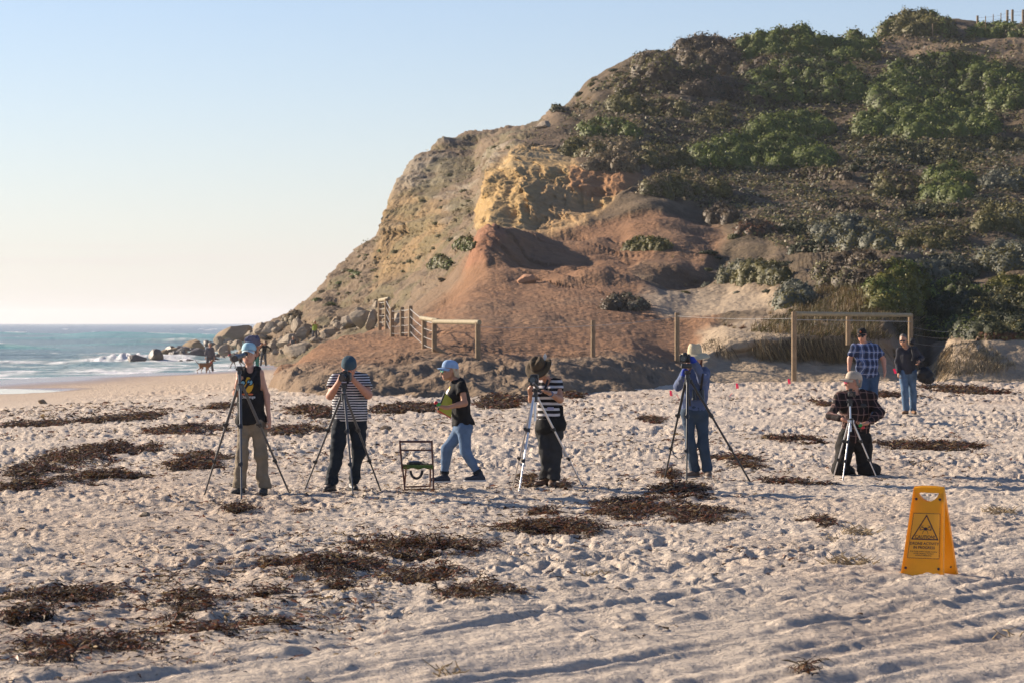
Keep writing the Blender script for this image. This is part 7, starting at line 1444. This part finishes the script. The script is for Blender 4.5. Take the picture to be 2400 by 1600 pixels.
def sheet(pf_, t, name, m, par=sg):
    v_, f_ = pf_; me = bpy.data.meshes.new(name); me.from_pydata([tuple(SP(x, y, t) - S0) for x, y in v_], [], f_); me.update(); return obj(name, me, m, par)
def shift(pf_, dx, dy): return ([(x + dx, y + dy) for x, y in pf_[0]], pf_[1])
pl_ = sheet(([(-.128, .150), (.128, .150), (.107, .495), (-.107, .495)], [(0, 1, 2, 3)]), .0035, 'label_plate', M_YP)
def strip(pts, w_, closed=True):
    v_, f_ = [], []; n = len(pts)
    for i in range(n if closed else n - 1):
        a, b__ = np.array(pts[i]), np.array(pts[(i + 1) % n]); d_ = (b__ - a) / np.linalg.norm(b__ - a); nn = np.array([-d_[1], d_[0]]) * w_ / 2; a = a - d_ * w_ / 2 * (1 if closed else 0); b__ = b__ + d_ * w_ / 2 * (1 if closed else 0)
        k = len(v_); v_ += [tuple(a - nn), tuple(b__ - nn), tuple(b__ + nn), tuple(a + nn)]; f_.append((k, k + 1, k + 2, k + 3))
    return v_, f_
for i, seg in enumerate(((0, 1), (1, 2), (2, 3), (3, 0))):
    R4 = [(-.127, .152), (.127, .152), (.106, .493), (-.106, .493)]; sheet(strip([R4[seg[0]], R4[seg[1]]], .0030, False), .0042 + i * .0002, 'border_line', M_INK, sg)
T3 = [(-.104, .296), (.104, .296), (0, .478)]
for i in range(3): sheet(strip([T3[i], T3[(i + 1) % 3]], .0085, False), .0050 + i * .0003, 'triangle_line', M_INK, sg)
for i in range(3): sheet(circle(*T3[i], .0046, n=10), .0062, 'triangle_corner', M_INK, sg)
dr = thing  # (drone pictogram below)
sheet(circle(0, .375, .015, .012), .0052, 'drone_body', M_INK)
for s_ in (-1, 1):
    for (a, b__, w_) in (((.010 * s_, .380), (.030 * s_, .388), .005), ((.010 * s_, .372), (.040 * s_, .366), .005), ((.030 * s_, .384), (.030 * s_, .396), .004), ((.042 * s_, .364), (.044 * s_, .380), .007), ((.014 * s_, .398), (.046 * s_, .396), .0028), ((.024 * s_, .386), (.050 * s_, .384), .003), ((.010 * s_, .366), (.018 * s_, .352), .0035), ((.018 * s_, .353), (.024 * s_, .336), .003)):
        sheet(strip([a, b__], w_, False), .0055 + .0002 * len(sg.children) % .0008, 'drone_arm', M_INK)
for txt, y, size, bd in (('CAUTION!', .313, .0340, .0006), ('DRONE ACTIVITY', .262, .0290, .0005), ('IN PROGRESS', .232, .0290, .0005), ('FOR YOUR SAFETY STAND CLEAR &', .2015, .0135, .0001), ('AVOID TALKING TO PILOT', .187, .0135, .0001), ('DURING OPERATION', .1725, .0135, .0001)):
    sheet(shift(text_poly(txt, size, bd), 0, y), .0048, 'lettering', M_INK)

# ------------------------------------------------------------------ pink marker flags
M_PINK = mat('pink_flag', (.95, .06, .20), rough=.6, trans=.4)
for px, y0, y1, yb, lb in ((1573, 914, 927, 940, 'pink marker flag left of the straw hat woman'), (1728, 897, 910, 924, 'pink marker flag on the sand right of the straw hat woman'), (1850, 887, 899, 910, 'pink marker flag in front of the dune bank')):
    d_ = CAMZ * F / (yb - HOR); t = thing('marker_flag', lb, 'flag', tuple(P(px, yb, d_)), 'pink marker flags'); MB().tube(P(px + 2, yb + 1, d_), P(px + 1, y0, d_), .004, n=5).build('stake', M_WIRE, t); quad([P(px - 4, y0, d_), P(px + 2, y0 + .5, d_), P(px + 3.5, y1, d_), P(px - 2.5, y1, d_)], .004, 'flag', M_PINK, t)
for px, py, dx, lb in ((1586, 924, 5, 'short pink ribbon lying beside the left marker flag'), (1716, 920, -6, 'thin pink ribbon on the sand left of the middle flag')):
    d_ = CAMZ * F / (py + 8 - HOR); o = MB().path([P(px, py, d_), P(px + dx * .4, py + 3, d_), P(px + dx, py + 9, d_)], .008, 4).build('ribbon', M_PINK); tag(o, lb, 'ribbon')
o = quad([P(2093, 864, 60), P(2098, 863, 60), P(2102, 874, 60), P(2097, 875, 60)], .01, 'marker_flag', M_PINK, None); tag(o, 'pink marker flag held in the dark jumper man\'s hand', 'flag')

# ------------------------------------------------------------------ seaweed
M_WEED = mat('seaweed', attr=True, rough=.5, spec=.35, trans=.15); M_WEEDB = mat('seaweed_mat', attr=True, rough=1.0, spec=.05, var=.5, vscale=40, bump=1.0, bscale=45, bdist=.04)
def strands(X_, Y_, Zb, Ln, wid, rs, lift=.5):
    """curled ribbons, three segments each"""
    N = len(X_); a = rs.uniform(0, 2 * np.pi, N); el = rs.uniform(-.1, lift, N); p = np.stack([X_, Y_, Zb], 1); v = []; w_ = wid * rs.uniform(.5, 1.5, N)
    for k in range(4):
        sd = np.stack([-np.sin(a), np.cos(a), rs.normal(0, .6, N)], 1) * w_[:, None] * (1 if k < 3 else .2) * .5; v += [p - sd, p + sd]; dv = np.stack([np.cos(a) * np.cos(el), np.sin(a) * np.cos(el), np.sin(el)], 1); p = p + dv * (Ln / 3)[:, None]; a = a + rs.normal(0, .7, N); el = el - rs.uniform(.1, .7, N)
    v = np.stack(v, 1).reshape(-1, 3); i = np.arange(N) * 8; f = np.concatenate([np.stack([i + 2 * k, i + 2 * k + 1, i + 2 * k + 3, i + 2 * k + 2], 1) for k in range(3)]); return v, f
WC = np.array([(.035, .020, .010), (.080, .040, .017), (.150, .050, .018), (.17, .115, .05), (.28, .20, .10)]); WP = [.30, .28, .20, .15, .07]
def heap(label, x0, x1, y0, y1, hgt=.10, dens=1.0, seed=0, thin=False, pal=WP):
    """x0..x1, y0..y1: its extent in the photo; laid out on the ground at true size"""
    rs = np.random.default_rng(seed + int(x0 * 7 + y0)); gy = lambda py: CAMZ * F / (py - HOR); yf, yn = gy(y0), gy(y1); yc = (yf + yn) / 2; ry = (yf - yn) / 2; xc = ((x0 + x1) / 2 - 1200) / F * yc; rx = (x1 - x0) / F * yc / 2; ry = max(ry, .12)
    area = 3.14 * rx * ry; N = int(min(2400, max(80, area * 850 * dens * min(1, (24 / yc) ** 1.2)))); u = rs.uniform(-1, 1, (N * 3, 2)); sd = seed + 5
    e = 1 - np.hypot(u[:, 0], u[:, 1]) + .85 * fbm(xc + u[:, 0] * rx * 1.5, yc + u[:, 1] * ry * 1.1 + u[:, 1] * 1.6, seed=sd, o=3); u = u[e > (.26 + (.24 if thin else .16) * rs.random(len(e)))][:N]; e = None
    X_ = xc + u[:, 0] * rx; Y_ = yc + u[:, 1] * ry; Zs = sand_height(X_[None], Y_[None])[0][0]; dm = np.clip(1 - np.hypot(u[:, 0], u[:, 1]), 0, 1) ** .6 * (.55 + .8 * np.clip(fbm(X_ * 3, Y_ * 2, seed=sd + 1, o=2), -.6, 1)); hh = hgt * dm
    sc_ = max(1, yc / 26); v, f = strands(X_, Y_, Zs + hh * rs.uniform(.3, 1, len(X_)) + .004, rs.uniform(.05, .15, len(X_)) * sc_ ** .8, .0085 * sc_, rs, .7); c = WC[rs.choice(5, len(X_), p=pal)] * rs.uniform(.7, 1.35, (len(X_), 1)); c = np.repeat(c, 8, 0)
    nx, ny = 40, 16; gx, gyy = np.meshgrid(np.linspace(-1, 1, nx), np.linspace(-1, 1, ny)); GX = xc + gx * rx; GY = yc + gyy * ry; E = 1 - np.hypot(gx, gyy) + .55 * fbm(GX * 1.6 - xc * .6, GY * 1.2 - yc * .2, seed=sd, o=3)
    E = 1 - np.hypot(gx, gyy) + .85 * fbm(xc + gx * rx * 1.5, yc + gyy * ry * 1.1 + gyy * 1.6, seed=sd, o=3); GZ = sand_height(GX, GY)[0] + np.where(E > .42, 0, -.06) + hgt * .70 * np.clip(E - .42, 0, .6) * (1 + .8 * vn(GX * 7, GY * 4, seed=4)) - (.03 if thin else .012)
    gv = np.stack([GX, GY, GZ], -1).reshape(-1, 3); gc = np.tile(WC[1] * .75, (len(gv), 1)) * (1 + .4 * rs.normal(0, 1, (len(gv), 1))).clip(.4, 1.8)
    off = np.array([xc, yc, float(Zs.mean()) if len(Zs) else 0]); me = mesh_np('seaweed', np.concatenate([v, gv]) - off, np.concatenate([f, grid_faces(ny, nx) + len(v)]), smooth=False, cols=np.clip(np.concatenate([c, gc]), .004, 1))
    me.materials.append(M_WEED); me.materials.append(M_WEEDB); me.polygons.foreach_set('material_index', np.concatenate([np.zeros(len(f)), np.ones((ny - 1) * (nx - 1))]).astype(np.int32))
    o = obj('seaweed_heap', me, M_WEED, loc=tuple(off)); tag(o, label, 'seaweed', 'seaweed washed up on the beach'); return o
HE = [('large dark seaweed heap at the left with a raised back', 85, 310, 1048, 1104, .16), ('dark seaweed tuft standing at the back of the large left heap', 245, 310, 1043, 1065, .16), ('small dark seaweed hump right of the large left heap', 312, 380, 1046, 1066, .12), ('long dark seaweed ridge at the left edge', 0, 140, 1092, 1120, .14),
 ('seaweed ridge in front of the large left heap', 118, 385, 1106, 1136, .12), ('seaweed strip lowest at the left edge beside the ridge', -20, 150, 1126, 1152, .09), ('broad seaweed patch left of the first tripod', 380, 560, 1056, 1112, .10), ('thin seaweed line on the far sand at left', -10, 165, 976, 990, .05),
 ('thin seaweed line before the first tripod in the distance', 190, 400, 964, 984, .05), ('scattered seaweed behind the first woman\'s legs', 300, 560, 996, 1022, .04), ('compact seaweed clump on the sand below the first tripod', 482, 632, 1187, 1214, .13), ('small reddish seaweed tuft right of the compact clump', 682, 732, 1194, 1215, .08),
 ('dark seaweed hump between the first two photographers', 668, 778, 953, 970, .12), ('low seaweed pile at the left hip of the striped man', 722, 780, 969, 984, .10), ('broken seaweed bits between the two left photographers', 620, 770, 1000, 1022, .05),
 ('long seaweed bank behind the walking blonde woman', 860, 1045, 948, 972, .13), ('seaweed bank right of the blonde woman\'s hip', 1100, 1240, 928, 946, .10), ('thin seaweed strip right of the brown hat woman', 1310, 1372, 922, 937, .07), ('seaweed patch behind the blonde woman', 1110, 1230, 944, 960, .06),
 ('largest seaweed mat, upper part in the middle foreground', 815, 1180, 1258, 1308, .17), ('largest seaweed mat, lower left part in the foreground', 600, 905, 1300, 1356, .14), ('seaweed mat tail right of the lower part', 850, 1085, 1328, 1364, .09), ('small seaweed pile below the large mat', 745, 850, 1350, 1380, .08),
 ('dark seaweed mat between the large mat and the bigger right one', 1150, 1450, 1225, 1268, .13), ('dense seaweed mat under the straw hat woman\'s tripod', 1500, 1700, 1138, 1170, .12), ('wide brown seaweed mat in front of the tripods at right', 1340, 1640, 1164, 1222, .12), ('seaweed trail lower right of the wide mat', 1540, 1770, 1192, 1236, .08), ('small seaweed patch left of the wide mat', 1235, 1320, 1188, 1208, .08),
 ('red brown seaweed band at the lower left edge', -20, 330, 1372, 1412, .12), ('seaweed patch under the lower left band', -20, 115, 1420, 1486, .11), ('large loose seaweed patch in the lower left corner', -20, 335, 1480, 1570, .11), ('long thin seaweed drift right of the lower left band', 318, 575, 1398, 1432, .09), ('dark seaweed clump at the end of the thin drift', 560, 690, 1378, 1400, .10),
 ('reddish seaweed patch in the left foreground', 345, 470, 1446, 1470, .09), ('upright reddish seaweed piece with a trailing strand', 575, 705, 1440, 1470, .10), ('brown seaweed beside the corner patch', 420, 560, 1470, 1500, .07), ('fan shaped seaweed patch right of the foreground drift', 1000, 1240, 1372, 1412, .06),
 ('seaweed heap at the feet of the brown hat woman', 1215, 1270, 1118, 1142, .14), ('round seaweed ball beside the silver tripod foot', 1302, 1346, 1128, 1152, .14), ('seaweed heap behind the tall black tripod', 1532, 1600, 1106, 1128, .13), ('seaweed behind the straw hat woman on the right', 1660, 1800, 1070, 1100, .07), ('seaweed strips left of the kneeling man', 1775, 1950, 1120, 1136, .07),
 ('dark seaweed streak left of the kneeling man\'s shoulder', 1795, 1935, 1024, 1042, .07), ('dark seaweed streak right of the kneeling man', 2060, 2300, 1032, 1058, .08), ('thin seaweed streak at the walking men\'s path', 2045, 2140, 918, 936, .05), ('seaweed clump left of the kneeling man\'s arm', 1915, 1950, 940, 956, .08), ('seaweed at the right beyond the walking man', 2180, 2330, 905, 925, .05),
 ('small dark seaweed clump left of the sign', 1880, 1975, 1216, 1240, .07), ('dark scrap of seaweed at the bottom edge', 1875, 1915, 1580, 1606, .08), ('seaweed streak behind the straw hat woman', 1490, 1560, 978, 992, .05), ('flat seaweed streak beyond the striped man', 480, 560, 940, 952, .05)]
for i, h in enumerate(HE): heap(*h, seed=i, thin=h[5] < .07)
# loose scraps along the drift lines
rs = np.random.default_rng(77); X_, Y_ = [], []
for (xa, ya, xb, yb, sp, n) in ((0, 1010, 1500, 975, 22, 700), (0, 1110, 1000, 1060, 40, 900), (300, 1190, 2300, 1080, 45, 1300), (0, 1410, 1500, 1190, 60, 1900), (0, 1540, 900, 1400, 55, 900), (0, 1240, 2000, 1300, 90, 350), (0, 935, 900, 965, 24, 800), (1000, 950, 2400, 930, 26, 520), (1300, 1040, 2400, 1020, 34, 560), (0, 960, 600, 950, 24, 300)):
    t = rs.random(n); cx = np.round(t * 26) / 26 + rs.normal(0, .012, n); px = xa + (xb - xa) * cx; py = ya + (yb - ya) * cx + rs.normal(0, sp, n) * np.abs(np.sin(cx * 37)) ; py = np.clip(py, 915, 1640); d_ = CAMZ * F / (py - HOR); X_.append((px - 1200) / F * d_); Y_.append(d_)
X_ = np.concatenate(X_); Y_ = np.concatenate(Y_); X_ = np.concatenate([X_ + rs.normal(0, .10, len(X_)) for _ in range(2)]); Y_ = np.concatenate([Y_, Y_ + rs.normal(0, .2, len(Y_))]); z_, wd_ = sand_height(X_[None], Y_[None]); ok = wd_[0] > 10; X_, Y_, z_ = X_[ok], Y_[ok], z_[0][ok]; sc_ = np.maximum(1, Y_ / 30)
v, f = strands(X_, Y_, z_ + .008, rs.uniform(.05, .16, len(X_)) * sc_ ** .7, .010 * sc_, rs, .3); c = np.repeat(WC[rs.choice(5, len(X_), p=WP)] * 1.15, 8, 0); tag(obj('seaweed_scraps', mesh_np('seaweed_scraps', v, f, smooth=False, cols=c), M_WEED), 'loose seaweed scraps strewn over the sand', None, kind='stuff')

# dry plants sticking out of the sand
M_DRY = mat('dry_stalks', (.30, .22, .12), rough=.8)
def dry_plant(label, px, py, w_, h, n, seed):
    r_ = random.Random(seed); d_ = CAMZ * F / (py - HOR); x = (px - 1200) / F * d_; z = ground_z(x, d_); k = d_ / F; b = MB()
    for i in range(n):
        x0 = x + r_.uniform(-.5, .5) * w_ * k; y0 = d_ + r_.uniform(-.25, .25); a = r_.uniform(0, 6.28); hh = h * k * r_.uniform(.2, 1.0); p = Vector((x0, y0, z - .01)); pts = [p]
        for j in range(4): a += r_.gauss(0, .8); pts.append(pts[-1] + Vector((math.cos(a) * hh * .35, math.sin(a) * hh * .3, hh * .3 * r_.uniform(-.1, 1.0))))
        b.path(pts, [.006, .0055, .005, .004, .0025], 4)
    o = b.build('dry_plant', M_DRY); tag(o, label, 'dry plant', 'dry beach plants')
for i, q_ in enumerate((('dry branching twig standing in the bottom foreground', 1045, 1568, 60, 50, 18), ('small dry twig at the bottom edge left of the branching one', 720, 1596, 40, 26, 9), ('straw coloured dry plant left of the sign base', 1995, 1312, 120, 42, 90), ('dry plant tangle nearest left of the sign', 2010, 1250, 80, 34, 55), ('dry plant lying left beyond the sign', 1960, 1262, 80, 28, 50), ('dry grass tuft at the right edge above the sign', 2350, 1198, 80, 30, 55), ('sparse dry stalks at the right above the walking tracks', 2350, 1140, 36, 20, 16), ('flat dry plant in the middle foreground', 1400, 1336, 70, 18, 36), ('faint dry stalks in the lower middle', 1580, 1400, 60, 24, 12), ('thin curved dry stalk at the right edge', 2368, 1482, 26, 80, 5))): dry_plant(*q_, seed=i)
# ------------------------------------------------------------------ sea haze: thin salt air filling the whole scene
HZ = bpy.data.materials.new('haze_air'); HZ.use_nodes = True; _n = HZ.node_tree.nodes; _n.clear(); _o = _n.new('ShaderNodeOutputMaterial'); _v = _n.new('ShaderNodeVolumePrincipled')
_v.inputs['Color'].default_value = (0.90, 0.93, 0.97, 1); _v.inputs['Density'].default_value = 0.00011; _v.inputs['Anisotropy'].default_value = 0.35
HZ.node_tree.links.new(_v.outputs[0], _o.inputs['Volume'])
_b = MB(); _b.box((0, 4400, 19.5), (40000, 10200, 49)); hz_o = _b.build('haze', HZ, smooth=False); tag(hz_o, 'thin bright sea haze in the air over the beach', None, kind='stuff')
C.cycles.volume_step_rate = 1.0
